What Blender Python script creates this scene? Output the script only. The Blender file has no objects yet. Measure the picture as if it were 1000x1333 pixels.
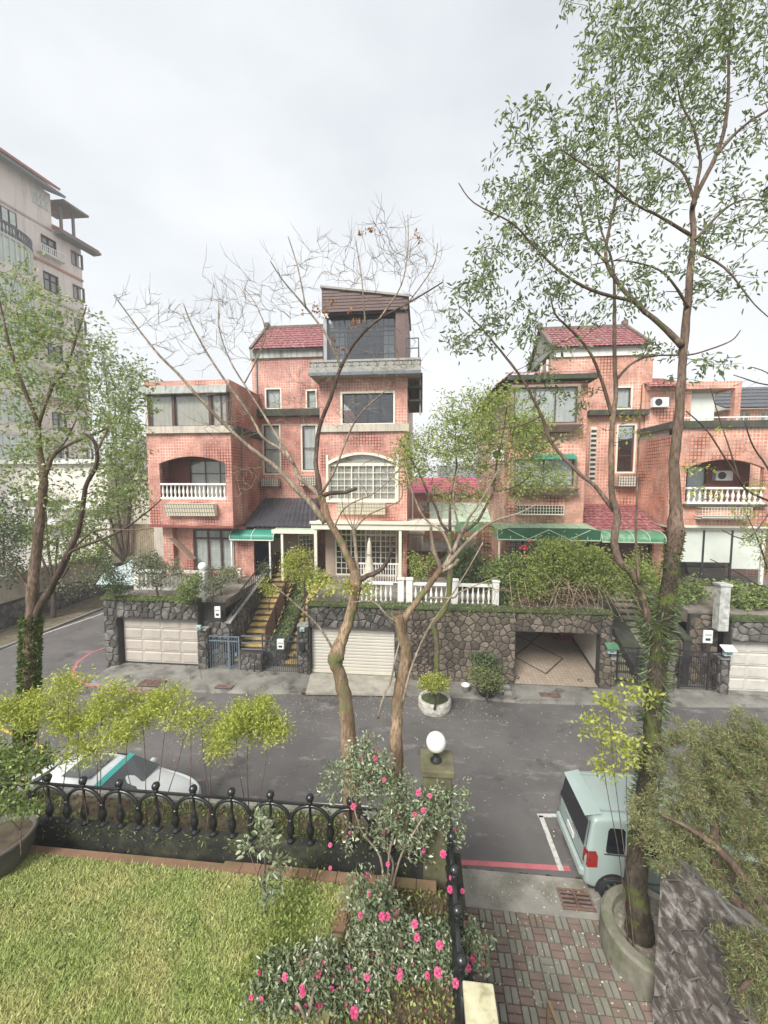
import bpy, bmesh, math, random
import numpy as np
from mathutils import Vector, Matrix
R_ = math.radians
random.seed(7)
rnd = random.random
def U(a, b): return a + (b - a) * random.random()
SC = bpy.context.scene
COL = SC.collection

# ---------------------------------------------------------------- camera, sky, sun, exposure
YAW, PITCH, FPX, EYE = R_(5.5), R_(4.4), 520.0, 8.3
cam_d = bpy.data.cameras.new('camera')
cam_d.sensor_fit = 'AUTO'; cam_d.sensor_width = 36.0
cam_d.lens = 36.0 * FPX / 1333.0
cam_d.clip_start = 0.1; cam_d.clip_end = 600
cam = bpy.data.objects.new('camera', cam_d); COL.objects.link(cam)
cam.location = (0, 0, EYE)
cam.rotation_euler = (math.pi / 2 - PITCH, 0, YAW)
SC.camera = cam
SC.render.engine = 'CYCLES'
SC.cycles.use_denoising = True
SC.cycles.max_bounces = 6
SC.cycles.transparent_max_bounces = 12
SC.cycles.diffuse_bounces = 3
SC.cycles.volume_bounces = 1
SC.cycles.caustics_reflective = False; SC.cycles.caustics_refractive = False
SC.view_settings.view_transform = 'Standard'; SC.view_settings.look = 'None'
SC.view_settings.gamma = 1.0; SC.view_settings.use_curve_mapping = False
SC.view_settings.exposure = 1.92

SUN_EL, SUN_AZ = R_(44), R_(205)      # high and diffuse, behind the clouds, from behind the camera
W = bpy.data.worlds.new('World'); SC.world = W; W.use_nodes = True
nt = W.node_tree; N = nt.nodes; L = nt.links; N.clear()
wo = N.new('ShaderNodeOutputWorld'); bg = N.new('ShaderNodeBackground'); bg.inputs['Strength'].default_value = 0.1
sky = N.new('ShaderNodeTexSky'); sky.sky_type = 'NISHITA'; sky.sun_disc = False
sky.sun_elevation = SUN_EL; sky.sun_rotation = SUN_AZ; sky.air_density = 1.0; sky.dust_density = 3.0
hs = N.new('ShaderNodeHueSaturation'); hs.inputs['Saturation'].default_value = 0.3
L.new(sky.outputs[0], hs.inputs['Color'])
tc = N.new('ShaderNodeTexCoord'); mp = N.new('ShaderNodeMapping'); mp.inputs['Scale'].default_value = (1, 1, 2.2)
L.new(tc.outputs['Generated'], mp.inputs[0])
nz = N.new('ShaderNodeTexNoise'); nz.inputs['Scale'].default_value = 1.7; nz.inputs['Detail'].default_value = 5; nz.inputs['Roughness'].default_value = 0.5
L.new(mp.outputs[0], nz.inputs['Vector'])
cr = N.new('ShaderNodeValToRGB')
cr.color_ramp.elements[0].position = 0.33; cr.color_ramp.elements[0].color = (0.188, 0.200, 0.214, 1)
cr.color_ramp.elements[1].position = 0.68; cr.color_ramp.elements[1].color = (0.262, 0.271, 0.281, 1)
L.new(nz.outputs[0], cr.inputs[0])
vm = N.new('ShaderNodeVectorMath'); vm.operation = 'SCALE'; vm.inputs['Scale'].default_value = 10.0
L.new(cr.outputs[0], vm.inputs[0])
mx = N.new('ShaderNodeMix'); mx.data_type = 'RGBA'; mx.inputs[0].default_value = 0.93
L.new(hs.outputs[0], mx.inputs[6]); L.new(vm.outputs[0], mx.inputs[7])
L.new(mx.outputs[2], bg.inputs['Color']); L.new(bg.outputs[0], wo.inputs['Surface'])
sun_d = bpy.data.lights.new('sun', 'SUN'); sun_d.energy = 1.5; sun_d.angle = R_(24); sun_d.color = (1.0, 0.97, 0.92)
sun = bpy.data.objects.new('sun', sun_d); COL.objects.link(sun)
sdir = Vector((math.sin(SUN_AZ) * math.cos(SUN_EL), math.cos(SUN_AZ) * math.cos(SUN_EL), math.sin(SUN_EL)))
sun.rotation_euler = sdir.to_track_quat('Z', 'Y').to_euler(); sun.location = sdir * 60

# ---------------------------------------------------------------- survey helpers (photo sighting lines -> world metres)
_rot = cam.rotation_euler.to_matrix()
def ray(x, y): return _rot @ Vector(((x - 500) / FPX, (666.5 - y) / FPX, -1))
def at(x, y, Y=None, z=None, d=None, X=None):
    r = ray(x, y); o = Vector((0, 0, EYE))
    if Y is not None: t = Y / r.y
    elif z is not None: t = (z - EYE) / r.z
    elif X is not None: t = X / r.x
    else: t = d
    return o + r * t
def RC(Y, x0, y0, x1, y1):
    ym, xm = (y0 + y1) / 2, (x0 + x1) / 2
    return at(x0, ym, Y=Y).x, at(x1, ym, Y=Y).x, at(xm, y1, Y=Y).z, at(xm, y0, Y=Y).z

# ---------------------------------------------------------------- materials
def hexc(h): 
    h = h.lstrip('#'); c = [int(h[i:i + 2], 16) / 255 for i in (0, 2, 4)]
    return tuple(x / 12.92 if x <= .04045 else ((x + .055) / 1.055) ** 2.4 for x in c)
MC = {}
class NT:
    def __init__(s, name):
        m = bpy.data.materials.new(name); m.use_nodes = True
        s.m = m; s.t = m.node_tree; s.n = s.t.nodes; s.l = s.t.links
        s.n.clear()
        s.out = s.n.new('ShaderNodeOutputMaterial'); s.p = s.n.new('ShaderNodeBsdfPrincipled')
        s.l.new(s.p.outputs[0], s.out.inputs[0])
        g = s.n.new('ShaderNodeNewGeometry'); s.geo = g; s.pos = g.outputs['Position']
    def noise(s, scale, detail=4, vec=None, stretch=None, rough=.55):
        n = s.n.new('ShaderNodeTexNoise'); n.inputs['Scale'].default_value = scale; n.inputs['Detail'].default_value = detail
        n.inputs['Roughness'].default_value = rough
        v = vec or s.pos
        if stretch:
            m = s.n.new('ShaderNodeMapping'); m.inputs['Scale'].default_value = stretch; s.l.new(v, m.inputs[0]); v = m.outputs[0]
        s.l.new(v, n.inputs['Vector']); return n.outputs[0]
    def ramp(s, f, p0, p1, c0=(0, 0, 0), c1=(1, 1, 1)):
        r = s.n.new('ShaderNodeValToRGB'); e = r.color_ramp.elements
        e[0].position = p0; e[1].position = p1; e[0].color = (*c0, 1); e[1].color = (*c1, 1)
        s.l.new(f, r.inputs[0]); return r.outputs[0]
    def mix(s, f, a, b, mode='MIX'):
        x = s.n.new('ShaderNodeMix'); x.data_type = 'RGBA'; x.blend_type = mode
        for i, v in ((0, f), (6, a), (7, b)):
            if isinstance(v, (int, float)): x.inputs[i].default_value = v
            elif isinstance(v, tuple): x.inputs[i].default_value = (*v[:3], 1)
            else: s.l.new(v, x.inputs[i])
        return x.outputs[2]
    def math(s, op, a, b=0.0):
        x = s.n.new('ShaderNodeMath'); x.operation = op
        for i, v in ((0, a), (1, b)):
            if isinstance(v, (int, float)): x.inputs[i].default_value = v
            else: s.l.new(v, x.inputs[i])
        return x.outputs[0]
    def bump(s, f, st=.3, dist=.01):
        b = s.n.new('ShaderNodeBump'); b.inputs['Strength'].default_value = st; b.inputs['Distance'].default_value = dist
        s.l.new(f, b.inputs['Height']); s.l.new(b.outputs[0], s.p.inputs['Normal'])
    def color(s, c):
        if isinstance(c, tuple): s.p.inputs['Base Color'].default_value = (*c[:3], 1)
        else: s.l.new(c, s.p.inputs['Base Color'])
    def rough(s, r): s.p.inputs['Roughness'].default_value = r
def dk(c, k): return tuple(min(1, v * k) for v in c)
def M(name, c, rough=.75, var=.2, scale=2.0, bump=.15, bs=40, metal=0, dirt=None, dirt_amt=.5, dirt_scale=1.2, streak=False, spec=.5, isl=0):
    if name in MC: return MC[name]
    t = NT(name)
    col = t.mix(t.ramp(t.noise(scale), .3, .7), dk(c, 1 - var), dk(c, 1 + var))
    if isl:
        r = t.math('MULTIPLY_ADD', t.geo.outputs['Random Per Island'], 2 * isl); t.n[-1].inputs[2].default_value = 1 - isl
        v = t.n.new('ShaderNodeVectorMath'); v.operation = 'SCALE'; t.l.new(col, v.inputs[0]); t.l.new(r, v.inputs['Scale']); col = v.outputs[0]
    if dirt:
        f = t.noise(dirt_scale, 6, stretch=(5, 5, .5) if streak else None, rough=.65)
        col = t.mix(t.math('MULTIPLY', t.ramp(f, .5, .68), dirt_amt), col, dirt)
    t.color(col); t.rough(rough); t.p.inputs['Metallic'].default_value = metal
    t.p.inputs['Specular IOR Level'].default_value = spec
    if bump: t.bump(t.noise(bs, 5), bump, .01)
    MC[name] = t.m; return t.m
def leafmat(name, c, c2=None, trans=.35, rough=.5, var=.35, spec=.4):
    if name in MC: return MC[name]
    t = NT(name); c2 = c2 or dk(c, 1.6)
    r = t.geo.outputs['Random Per Island']
    col = t.mix(t.ramp(r, .0, 1.0), dk(c, 1 - var), c2)
    col = t.mix(t.ramp(t.noise(.9, 2), .35, .65), col, t.mix(.5, col, c))
    t.color(col); t.rough(rough); t.p.inputs['Specular IOR Level'].default_value = spec
    tr = t.n.new('ShaderNodeBsdfTranslucent'); t.l.new(t.mix(1.0, col, (1.0, 1.1, .5), 'MULTIPLY'), tr.inputs[0])
    ms = t.n.new('ShaderNodeMixShader'); ms.inputs[0].default_value = trans
    t.l.new(t.p.outputs[0], ms.inputs[1]); t.l.new(tr.outputs[0], ms.inputs[2]); t.l.new(ms.outputs[0], t.out.inputs[0])
    MC[name] = t.m; return t.m
def barkmat(name, c, moss=None, moss_amt=.0, c2=None):
    t = NT(name)
    col = t.mix(t.ramp(t.noise(5, 5, stretch=(1, 1, .35)), .35, .65), dk(c, .6), c2 or dk(c, 1.45))
    col = t.mix(t.ramp(t.noise(30, 4, stretch=(1, 1, .3)), .4, .7), col, dk(c, .45))
    if moss:
        f = t.noise(3.2, 5)
        col = t.mix(t.math('MULTIPLY', t.ramp(f, .62 - moss_amt * .3, .72 - moss_amt * .3), .9), col, moss)
    t.color(col); t.rough(.95); t.p.inputs['Specular IOR Level'].default_value = .2
    t.bump(t.noise(26, 5, stretch=(1, 1, .35)), .7, .03); return t.m
def tilemat(name, a, b, mort_l, mort_d, size=.15):
    t = NT(name)
    sx = t.n.new('ShaderNodeSeparateXYZ'); t.l.new(t.pos, sx.inputs[0])
    u = t.math('ADD', sx.outputs[0], sx.outputs[1])
    cb = t.n.new('ShaderNodeCombineXYZ'); t.l.new(u, cb.inputs[0]); t.l.new(sx.outputs[2], cb.inputs[1])
    br = t.n.new('ShaderNodeTexBrick'); br.offset = 0.0; br.squash = 1.0
    t.l.new(cb.outputs[0], br.inputs['Vector'])
    br.inputs['Scale'].default_value = 1.0; br.inputs['Brick Width'].default_value = size; br.inputs['Row Height'].default_value = size
    br.inputs['Mortar Size'].default_value = .026; br.inputs['Mortar Smooth'].default_value = .2; br.inputs['Bias'].default_value = 0
    br.inputs['Color1'].default_value = (*a, 1); br.inputs['Color2'].default_value = (*b, 1)
    mo = t.mix(t.ramp(t.noise(.55, 3), .40, .62), mort_l, mort_d); t.l.new(mo, br.inputs['Mortar'])
    col = t.mix(1.0, br.outputs['Color'], t.ramp(t.noise(.8, 5), .3, .75, (.78, .74, .74), (1.18, 1.17, 1.15)), 'MULTIPLY')
    st = t.ramp(t.noise(1.0, 6, stretch=(4, 4, .3), rough=.7), .52, .72)
    col = t.mix(t.math('MULTIPLY', st, .55), col, (.22, .14, .12))
    t.color(col); t.rough(.42)
    t.bump(t.math('SUBTRACT', 1.0, br.outputs['Fac']), .5, .008); return t.m
def glassmat(name, tint=(.75, .8, .82), refl=.22, rough=.03):
    t = NT(name); t.n.remove(t.p)
    tr = t.n.new('ShaderNodeBsdfTransparent'); tr.inputs[0].default_value = (*tint, 1)
    gl = t.n.new('ShaderNodeBsdfGlossy'); gl.inputs[0].default_value = (.9, .93, .95, 1); gl.inputs[1].default_value = rough
    ms = t.n.new('ShaderNodeMixShader'); lw = t.n.new('ShaderNodeLayerWeight'); lw.inputs[0].default_value = .2
    f = t.math('MULTIPLY_ADD', lw.outputs[0], 1 - refl); t.n[-1].inputs[2].default_value = refl
    t.l.new(f, ms.inputs[0]); t.l.new(tr.outputs[0], ms.inputs[1]); t.l.new(gl.outputs[0], ms.inputs[2]); t.l.new(ms.outputs[0], t.out.inputs[0])
    return t.m

TILE = tilemat('red mosaic tile', (.48, .18, .135), (.64, .295, .225), (.72, .46, .37), (.16, .06, .05))
TILE2 = tilemat('orange mosaic tile', (.54, .22, .145), (.70, .35, .25), (.74, .52, .42), (.15, .065, .045), .17)
CONC = M('weathered concrete', (.34, .33, .30), .9, .25, 1.5, .4, 30, dirt=(.07, .07, .06), dirt_amt=.7, dirt_scale=1.5)
CONC_D = M('dark mossy concrete', (.06, .062, .05), .95, .4, 3, .5, 25, dirt=(.05, .075, .02), dirt_amt=.7)
BEIGE = M('beige painted concrete', (.50, .45, .37), .8, .12, 1.5, .2, 30, dirt=(.2, .17, .13), dirt_amt=.5, dirt_scale=1.5, streak=True)
GREYW = M('stained grey canopy edge', (.36, .37, .34), .85, .2, 2, .3, 25, dirt=(.1, .1, .08), dirt_amt=.8, streak=True)
WHITE = M('white paint', (.74, .73, .69), .6, .06, 2, .1, 30, dirt=(.33, .31, .26), dirt_amt=.45, dirt_scale=3)
CREAM = M('cream paint', (.70, .66, .54), .6, .08, 2, .1, 30, dirt=(.4, .37, .27), dirt_amt=.4, dirt_scale=2)
FRAME_B = M('brown aluminium', (.085, .045, .035), .4, .15, 4, 0)
FRAME_D = M('dark frame', (.03, .03, .035), .4, .2, 4, 0)
TAN = M('tan render', (.34, .26, .21), .85, .08, 2, .1, 40)
CURT = M('pale curtain', (.60, .62, .58), .9, .12, 3, .1, 20)
CURT_B = M('beige blind', (.52, .49, .40), .9, .1, 2, .1, 20)
GLASS = glassmat('window glass', (.965, .975, .975), .045)
GLASS_D = glassmat('dark tinted glass', (.72, .74, .76), .09)
STONE_L = M('mortar behind stones', (.045, .042, .038), .95, .2, 4, .4, 30)
STONE = M('dark rubble stone', (.098, .090, .080), .85, .25, 5, .7, 18, dirt=(.36, .35, .32), dirt_amt=.4, dirt_scale=2.2, isl=.6)
STONE_W = M('brown rubble stone', (.15, .12, .092), .85, .25, 5, .7, 18, dirt=(.07, .09, .04), dirt_amt=.4, dirt_scale=2.0, isl=.5)
STONE_N = M('near slate stone', (.125, .105, .092), .8, .4, 7, .9, 16, dirt=(.42, .40, .37), dirt_amt=.75, dirt_scale=7, isl=.5)
IRON = M('black iron', (.014, .015, .016), .28, .3, 6, .12, 50, spec=.7)
IRON_G = M('grey blue metal', (.13, .165, .20), .5, .15, 4, .1, 30)
IRON_K = M('black gate metal', (.028, .026, .028), .5, .2, 4, .1, 30)
ROOF_R = M('red glazed roof', (.24, .075, .075), .5, .25, 3, .1, 30, dirt=(.50, .33, .33), dirt_amt=.75, dirt_scale=6, isl=.1)
ROOF_K = M('dark metal roof', (.055, .058, .068), .35, .2, 2, .1, 20)
ROOF_M = M('magenta metal roof', (.42, .06, .12), .5, .1, 1, 0)
ROOF_G = M('grey shingle roof', (.17, .175, .18), .8, .15, 1, .2, 15)
GREEN = M('green canvas', (.035, .22, .155), .45, .12, 2, .1, 25)
GREEN_B = M('green awning plastic', (.08, .22, .12), .4, .2, 1.5, .1, 20, dirt=(.45, .55, .42), dirt_amt=.6, dirt_scale=2)
PALEG = M('pale green sheet', (.42, .52, .38), .5, .15, 2, .1, 20)
STEP = M('yellow sandstone step', (.52, .38, .15), .8, .25, 4, .3, 25, dirt=(.10, .08, .05), dirt_amt=.75, dirt_scale=3)
STEP_D = M('mossy step side', (.12, .10, .06), .9, .3, 4, .3, 25)
WOOD = M('brown wood board', (.085, .04, .026), .7, .25, 6, .3, 20)
SIDING = M('brown siding', (.115, .065, .058), .55, .15, 2, .1, 20)
DOORM = M('beige garage door', (.45, .405, .35), .55, .06, 1, .05, 30, dirt=(.25, .22, .18), dirt_amt=.3, dirt_scale=1.5)
SHUT = M('cream shutter', (.60, .565, .49), .5, .06, 1, .05, 30)
PLASTIC_W = M('white plastic', (.75, .75, .73), .4, .05, 2, 0)
SOIL = M('soil', (.075, .055, .035), .95, .4, 6, .6, 14, dirt=(.07, .10, .03), dirt_amt=.6, dirt_scale=3)
MOSSY = M('moss ledge', (.075, .095, .035), .95, .4, 5, .6, 20, dirt=(.03, .03, .025), dirt_amt=.7, dirt_scale=3)
GRASSB = M('lawn earth', (.17, .165, .06), .95, .35, 2.5, .5, 20)
PINKFL = leafmat('pink petal', (.62, .045, .19), (.85, .24, .42), .3, .5, .2)
YELFL = M('yellow stamens', (.7, .45, .08), .6, .1, 5, 0)
TERRA = M('brown coping brick', (.20, .115, .07), .85, .2, 5, .4, 25, dirt=(.08, .1, .03), dirt_amt=.5)

# ---------------------------------------------------------------- mesh helpers
WL = {}
def lnk(o): COL.objects.link(o); return o
def tag(o, label=None, cat=None, group=None, kind=None):
    if label: o['label'] = label
    if cat: o['category'] = cat
    if group: o['group'] = group
    if kind: o['kind'] = kind
    return o
def T(name, label, cat, loc, group=None):
    o = bpy.data.objects.new(name, None); lnk(o); o.location = loc; o.empty_display_size = .2
    WL[o.name] = Vector(loc); return tag(o, label, cat, group)
class MB:
    def __init__(s): s.v = []; s.f = []
    def add(s, vs, fs):
        n = len(s.v); s.v.extend([tuple(v) for v in vs]); s.f.extend([tuple(i + n for i in f) for f in fs]); return s
    def box(s, x0, x1, y0, y1, z0, z1):
        return s.add([(x0, y0, z0), (x1, y0, z0), (x1, y1, z0), (x0, y1, z0), (x0, y0, z1), (x1, y0, z1), (x1, y1, z1), (x0, y1, z1)],
                     [(0, 3, 2, 1), (4, 5, 6, 7), (0, 1, 5, 4), (1, 2, 6, 5), (2, 3, 7, 6), (3, 0, 4, 7)])
    def prism(s, pts, off):
        n = len(pts); o = Vector(off)
        return s.add([Vector(p) for p in pts] + [Vector(p) + o for p in pts],
                     [tuple(range(n))[::-1], tuple(range(n, 2 * n))] + [(i, (i + 1) % n, n + (i + 1) % n, n + i) for i in range(n)])
    def bar(s, a, b, w, h=None):
        a, b = Vector(a), Vector(b); h = h or w; d = (b - a).normalized()
        up = Vector((0, 0, 1)) if abs(d.z) < .95 else Vector((0, 1, 0))
        sx = d.cross(up).normalized() * w / 2; sy = sx.cross(d).normalized() * h / 2
        return s.prism([a - sx - sy, a + sx - sy, a + sx + sy, a - sx + sy], b - a)
    def tube(s, pts, rad, n=6, cap=True):
        pts = [Vector(p) for p in pts]; m = len(pts)
        if not hasattr(rad, '__len__'): rad = [rad] * m
        base = len(s.v); side = None
        for i, p in enumerate(pts):
            d = (pts[min(i + 1, m - 1)] - pts[max(i - 1, 0)])
            if d.length < 1e-6: d = Vector((0, 0, 1))
            d.normalize()
            if side is None: side = d.cross(Vector((.3, .9, .1))).normalized()
            side = (side - d * side.dot(d))
            if side.length < 1e-4: side = d.orthogonal()
            side.normalize(); b = d.cross(side)
            for k in range(n):
                a = 2 * math.pi * k / n
                s.v.append(tuple(p + (side * math.cos(a) + b * math.sin(a)) * rad[i]))
        for i in range(m - 1):
            for k in range(n):
                q = base + i * n; s.f.append((q + k, q + (k + 1) % n, q + n + (k + 1) % n, q + n + k))
        if cap and n > 2:
            s.f.append(tuple(base + k for k in range(n))[::-1]); s.f.append(tuple(base + (m - 1) * n + k for k in range(n)))
        return s
    def lathe(s, c, prof, n=10):
        c = Vector(c); base = len(s.v)
        for r, z in prof:
            for k in range(n):
                a = 2 * math.pi * k / n; s.v.append((c.x + r * math.cos(a), c.y + r * math.sin(a), c.z + z))
        for i in range(len(prof) - 1):
            for k in range(n):
                q = base + i * n; s.f.append((q + k, q + (k + 1) % n, q + n + (k + 1) % n, q + n + k))
        s.f.append(tuple(base + k for k in range(n))[::-1]); s.f.append(tuple(base + (len(prof) - 1) * n + k for k in range(n)))
        return s
    def ball(s, c, r, n=12, sz=1.0):
        pr = [(max(.001, r * math.sin(math.pi * i / (n // 2 + 1))), -r * sz * math.cos(math.pi * i / (n // 2 + 1))) for i in range(n // 2 + 2)]
        return s.lathe(c, pr, n)
    def wall(s, x0, x1, z0, z1, Y, t, ops=()):
        """slab in the XZ plane with rectangular openings (xa, xb, za, zb[, arch rise])"""
        xs = sorted(set([x0, x1] + [min(max(v, x0), x1) for o in ops for v in o[:2]])); zs = sorted(set([z0, z1] + [min(max(v, z0), z1) for o in ops for v in o[2:4]]))
        def full(i, j):
            if i < 0 or j < 0 or i >= len(xs) - 1 or j >= len(zs) - 1: return False
            cx, cz = (xs[i] + xs[i + 1]) / 2, (zs[j] + zs[j + 1]) / 2
            return not any(o[0] < cx < o[1] and o[2] < cz < o[3] for o in ops)
        for i in range(len(xs) - 1):
            for j in range(len(zs) - 1):
                if not full(i, j): continue
                a, b, c, d = xs[i], xs[i + 1], zs[j], zs[j + 1]
                q = [(a, Y, c), (b, Y, c), (b, Y, d), (a, Y, d), (a, Y + t, c), (b, Y + t, c), (b, Y + t, d), (a, Y + t, d)]
                fs = [(0, 1, 2, 3), (7, 6, 5, 4)]
                if not full(i, j - 1): fs.append((4, 5, 1, 0))
                if not full(i, j + 1): fs.append((3, 2, 6, 7))
                if not full(i - 1, j): fs.append((4, 0, 3, 7))
                if not full(i + 1, j): fs.append((1, 5, 6, 2))
                s.add(q, fs)
        for o in ops:
            if len(o) > 4 and o[4] > 0:
                a, b, zt, h = o[0], o[1], o[3], o[4]; n = 16
                for k in range(n):
                    u0, u1 = k / n, (k + 1) / n
                    f = lambda u: zt - .004 - h + h * (1 - (2 * u - 1) ** 2)
                    A, B = a + (b - a) * u0, a + (b - a) * u1
                    s.prism([(A, Y, f(u0)), (B, Y, f(u1)), (B, Y, zt), (A, Y, zt)], (0, t, 0))
        return s
    def build(s, name, mat, parent=None, origin=None, smooth=False, bevel=0, kind=None, label=None):
        if parent is not None: origin = WL[parent.name]
        o = Vector(origin) if origin is not None else Vector((0, 0, 0))
        me = bpy.data.meshes.new(name)
        v = np.array(s.v, dtype=float).reshape(-1, 3) - np.array(o)
        me.from_pydata(v.tolist(), [], s.f)
        me.materials.append(mat)
        if smooth: me.polygons.foreach_set('use_smooth', [True] * len(me.polygons))
        ob = bpy.data.objects.new(name, me); lnk(ob)
        if parent is not None: ob.parent = parent
        else: ob.location = o
        WL[ob.name] = o
        if bevel:
            b = ob.modifiers.new('bevel', 'BEVEL'); b.width = bevel; b.segments = 2; b.limit_method = 'ANGLE'
        if kind: ob['kind'] = kind
        if label: ob['label'] = label
        return ob
def inst(src_mesh, name, parent, pos, rz=0, sc=(1, 1, 1), rx=0, ry=0):
    ob = bpy.data.objects.new(name, src_mesh); lnk(ob); ob.parent = parent
    ob.location = Vector(pos) - WL[parent.name]; ob.rotation_euler = (rx, ry, rz); ob.scale = sc
    WL[ob.name] = Vector(pos); return ob
def mesh_only(mb, name, mat, smooth=False):
    me = bpy.data.meshes.new(name); me.from_pydata([tuple(v) for v in mb.v], [], mb.f); me.materials.append(mat)
    if smooth: me.polygons.foreach_set('use_smooth', [True] * len(me.polygons))
    return me
def struct(name, mb, mat, **k):
    return mb.build(name, mat, kind='structure', **k)

# irregular stones: jittered-grid Voronoi cells in (u, v)
def cells(u0, u1, v0, v1, s, sv=None, jit=1.0, gap=.9, seed=1):
    rg = random.Random(seed); sv = sv or s; nu = max(1, round((u1 - u0) / s)); nv = max(1, round((v1 - v0) / sv))
    du, dv = (u1 - u0) / nu, (v1 - v0) / nv
    P = {}
    for i in range(-1, nu + 1):
        for j in range(-1, nv + 1):
            P[i, j] = (u0 + (i + .5 + (rg.random() - .5) * jit) * du, v0 + (j + .5 + (rg.random() - .5) * jit) * dv)
    out = []
    for i in range(nu):
        for j in range(nv):
            p = P[i, j]; poly = [(u0, v0), (u1, v0), (u1, v1), (u0, v1)]
            for a in range(-2, 3):
                for b in range(-2, 3):
                    if (a or b) and (i + a, j + b) in P:
                        q = P[i + a, j + b]; mx_, my_ = (p[0] + q[0]) / 2, (p[1] + q[1]) / 2; nx, ny = q[0] - p[0], q[1] - p[1]
                        new = []
                        for k in range(len(poly)):
                            A, B = poly[k], poly[(k + 1) % len(poly)]
                            da = (A[0] - mx_) * nx + (A[1] - my_) * ny; db = (B[0] - mx_) * nx + (B[1] - my_) * ny
                            if da <= 0: new.append(A)
                            if da * db < 0:
                                t = da / (da - db); new.append((A[0] + (B[0] - A[0]) * t, A[1] + (B[1] - A[1]) * t))
                        poly = new
                        if len(poly) < 3: break
                if len(poly) < 3: break
            if len(poly) >= 3:
                cu = sum(q[0] for q in poly) / len(poly); cv = sum(q[1] for q in poly) / len(poly)
                out.append([(cu + (q[0] - cu) * gap, cv + (q[1] - cv) * gap) for q in poly])
    return out
def stone_into(mb, poly, fn, h):
    n = len(poly); cu = sum(q[0] for q in poly) / n; cv = sum(q[1] for q in poly) / n
    top = [(cu + (q[0] - cu) * .82, cv + (q[1] - cv) * .82) for q in poly]
    hh = [h * U(.75, 1.15) for _ in top]
    vs = [fn(q[0], q[1], 0) for q in poly] + [fn(q[0], q[1], hh[k]) for k, q in enumerate(top)] + [fn(cu, cv, h * U(1.0, 1.3))]
    fs = [(i, (i + 1) % n, n + (i + 1) % n, n + i) for i in range(n)] + [(n + i, n + (i + 1) % n, 2 * n) for i in range(n)]
    mb.add(vs, fs)
def stones(mb, u0, u1, v0, v1, fn, s=.3, h=.04, seed=1, sv=None):
    if u1 - u0 < .05 or v1 - v0 < .05: return
    for p in cells(u0, u1, v0, v1, s, sv, seed=seed): stone_into(mb, p, fn, h)

# ================================================================ ground, roads
TERR = 3.12        # level of the gardens opposite
YG = 16.0          # face of the garage walls
asph = NT('old asphalt')
c = asph.mix(asph.ramp(asph.noise(.45, 6, rough=.6), .35, .68), (.070, .064, .061), (.135, .123, .117))
c = asph.mix(asph.ramp(asph.noise(90, 3), .45, .8), c, dk((.1, .096, .093), 1.9))
c = asph.mix(asph.math('MULTIPLY', asph.ramp(asph.noise(1.1, 8, stretch=(.6, 1.6, 1), rough=.72), .56, .72), .75), c, (.33, .30, .28))
c = asph.mix(asph.math('MULTIPLY', asph.ramp(asph.noise(.8, 6, rough=.7), .56, .66), .7), c, (.044, .040, .038))
asph.color(c); asph.rough(.8); asph.bump(asph.noise(110, 3), .4, .006)
wetc = M('stained concrete apron', (.215, .205, .18), .85, .3, 1.2, .4, 30, dirt=(.055, .05, .045), dirt_amt=.9, dirt_scale=1.6)
KERBC = M('kerb concrete', (.26, .25, .225), .9, .2, 3, .4, 30, dirt=(.08, .09, .05), dirt_amt=.6, dirt_scale=3)
def sheet(name, pts, z, mat, t=0.0):
    mb = MB()
    mb.prism([(p[0], p[1], z - t) for p in pts], (0, 0, t)) if t else mb.add([(p[0], p[1], z) for p in pts], [tuple(range(len(pts)))])
    return struct(name, mb, mat)
sheet('ground', [(-300, -60), (300, -60), (300, 400), (-300, 400)], -.06, M('mixed green ground', (.09, .10, .05), .95, .4, .5, .3, 5))
sheet('road', [(-90, 7.5), (60, 7.5), (60, 16.35), (-13.6, 16.35), (-13.9, 17.5), (-14.0, 60), (-20.6, 60), (-20.6, 16.0), (-90, 16.0)], 0, asph.m)
RED = M('worn red line paint', (.48, .135, .15), .7, .12, 4, .1, 30, dirt=(.16, .12, .12), dirt_amt=.45, dirt_scale=9)
WLN = M('worn white line paint', (.55, .54, .50), .7, .1, 4, .1, 30, dirt=(.15, .14, .13), dirt_amt=.6, dirt_scale=9)
YLN = M('worn yellow line paint', (.55, .38, .06), .7, .1, 4, .1, 30, dirt=(.16, .14, .1), dirt_amt=.5, dirt_scale=9)
def line_g(pts, w, mat, name='painted_line', z=.005):
    P = [at(x, y, z=0) if not hasattr(x, 'x') else x for x, y in pts]; mb = MB()
    for i in range(len(P)):
        d = (P[min(i + 1, len(P) - 1)] - P[max(i - 1, 0)]); d.z = 0; d.normalize(); n = Vector((-d.y, d.x, 0)) * w / 2
        mb.v.append((P[i].x + n.x, P[i].y + n.y, z)); mb.v.append((P[i].x - n.x, P[i].y - n.y, z))
    for i in range(len(P) - 1): mb.f.append((2 * i, 2 * i + 1, 2 * i + 3, 2 * i + 2))
    return struct(name, mb, mat)
line_g([(590, 1122), (660, 1126), (742, 1131)], .12, RED, 'red_kerb_line')
line_g([(137, 843), (118, 850), (101, 862), (95, 873), (100, 884), (116, 892), (150, 897), (195, 901), (245, 903)], .13, RED, 'red_kerb_line')
line_g([(-60, 868), (0, 847), (60, 824), (130, 800), (150, 792)], .13, WLN, 'white_edge_line')
line_g([(-80, 872), (0, 858)], .1, WLN, 'white_edge_line')
for a, b in (((700, 1062), (738, 1062)), ((704, 1062), (731, 1134))): line_g([a, b], .11, WLN, 'parking_bay_line', .009)
line_g([(0, 948), (30, 962), (58, 974)], .1, YLN, 'yellow_bay_line'); line_g([(58, 974), (38, 1004), (30, 1016)], .1, YLN, 'yellow_bay_line')
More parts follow.
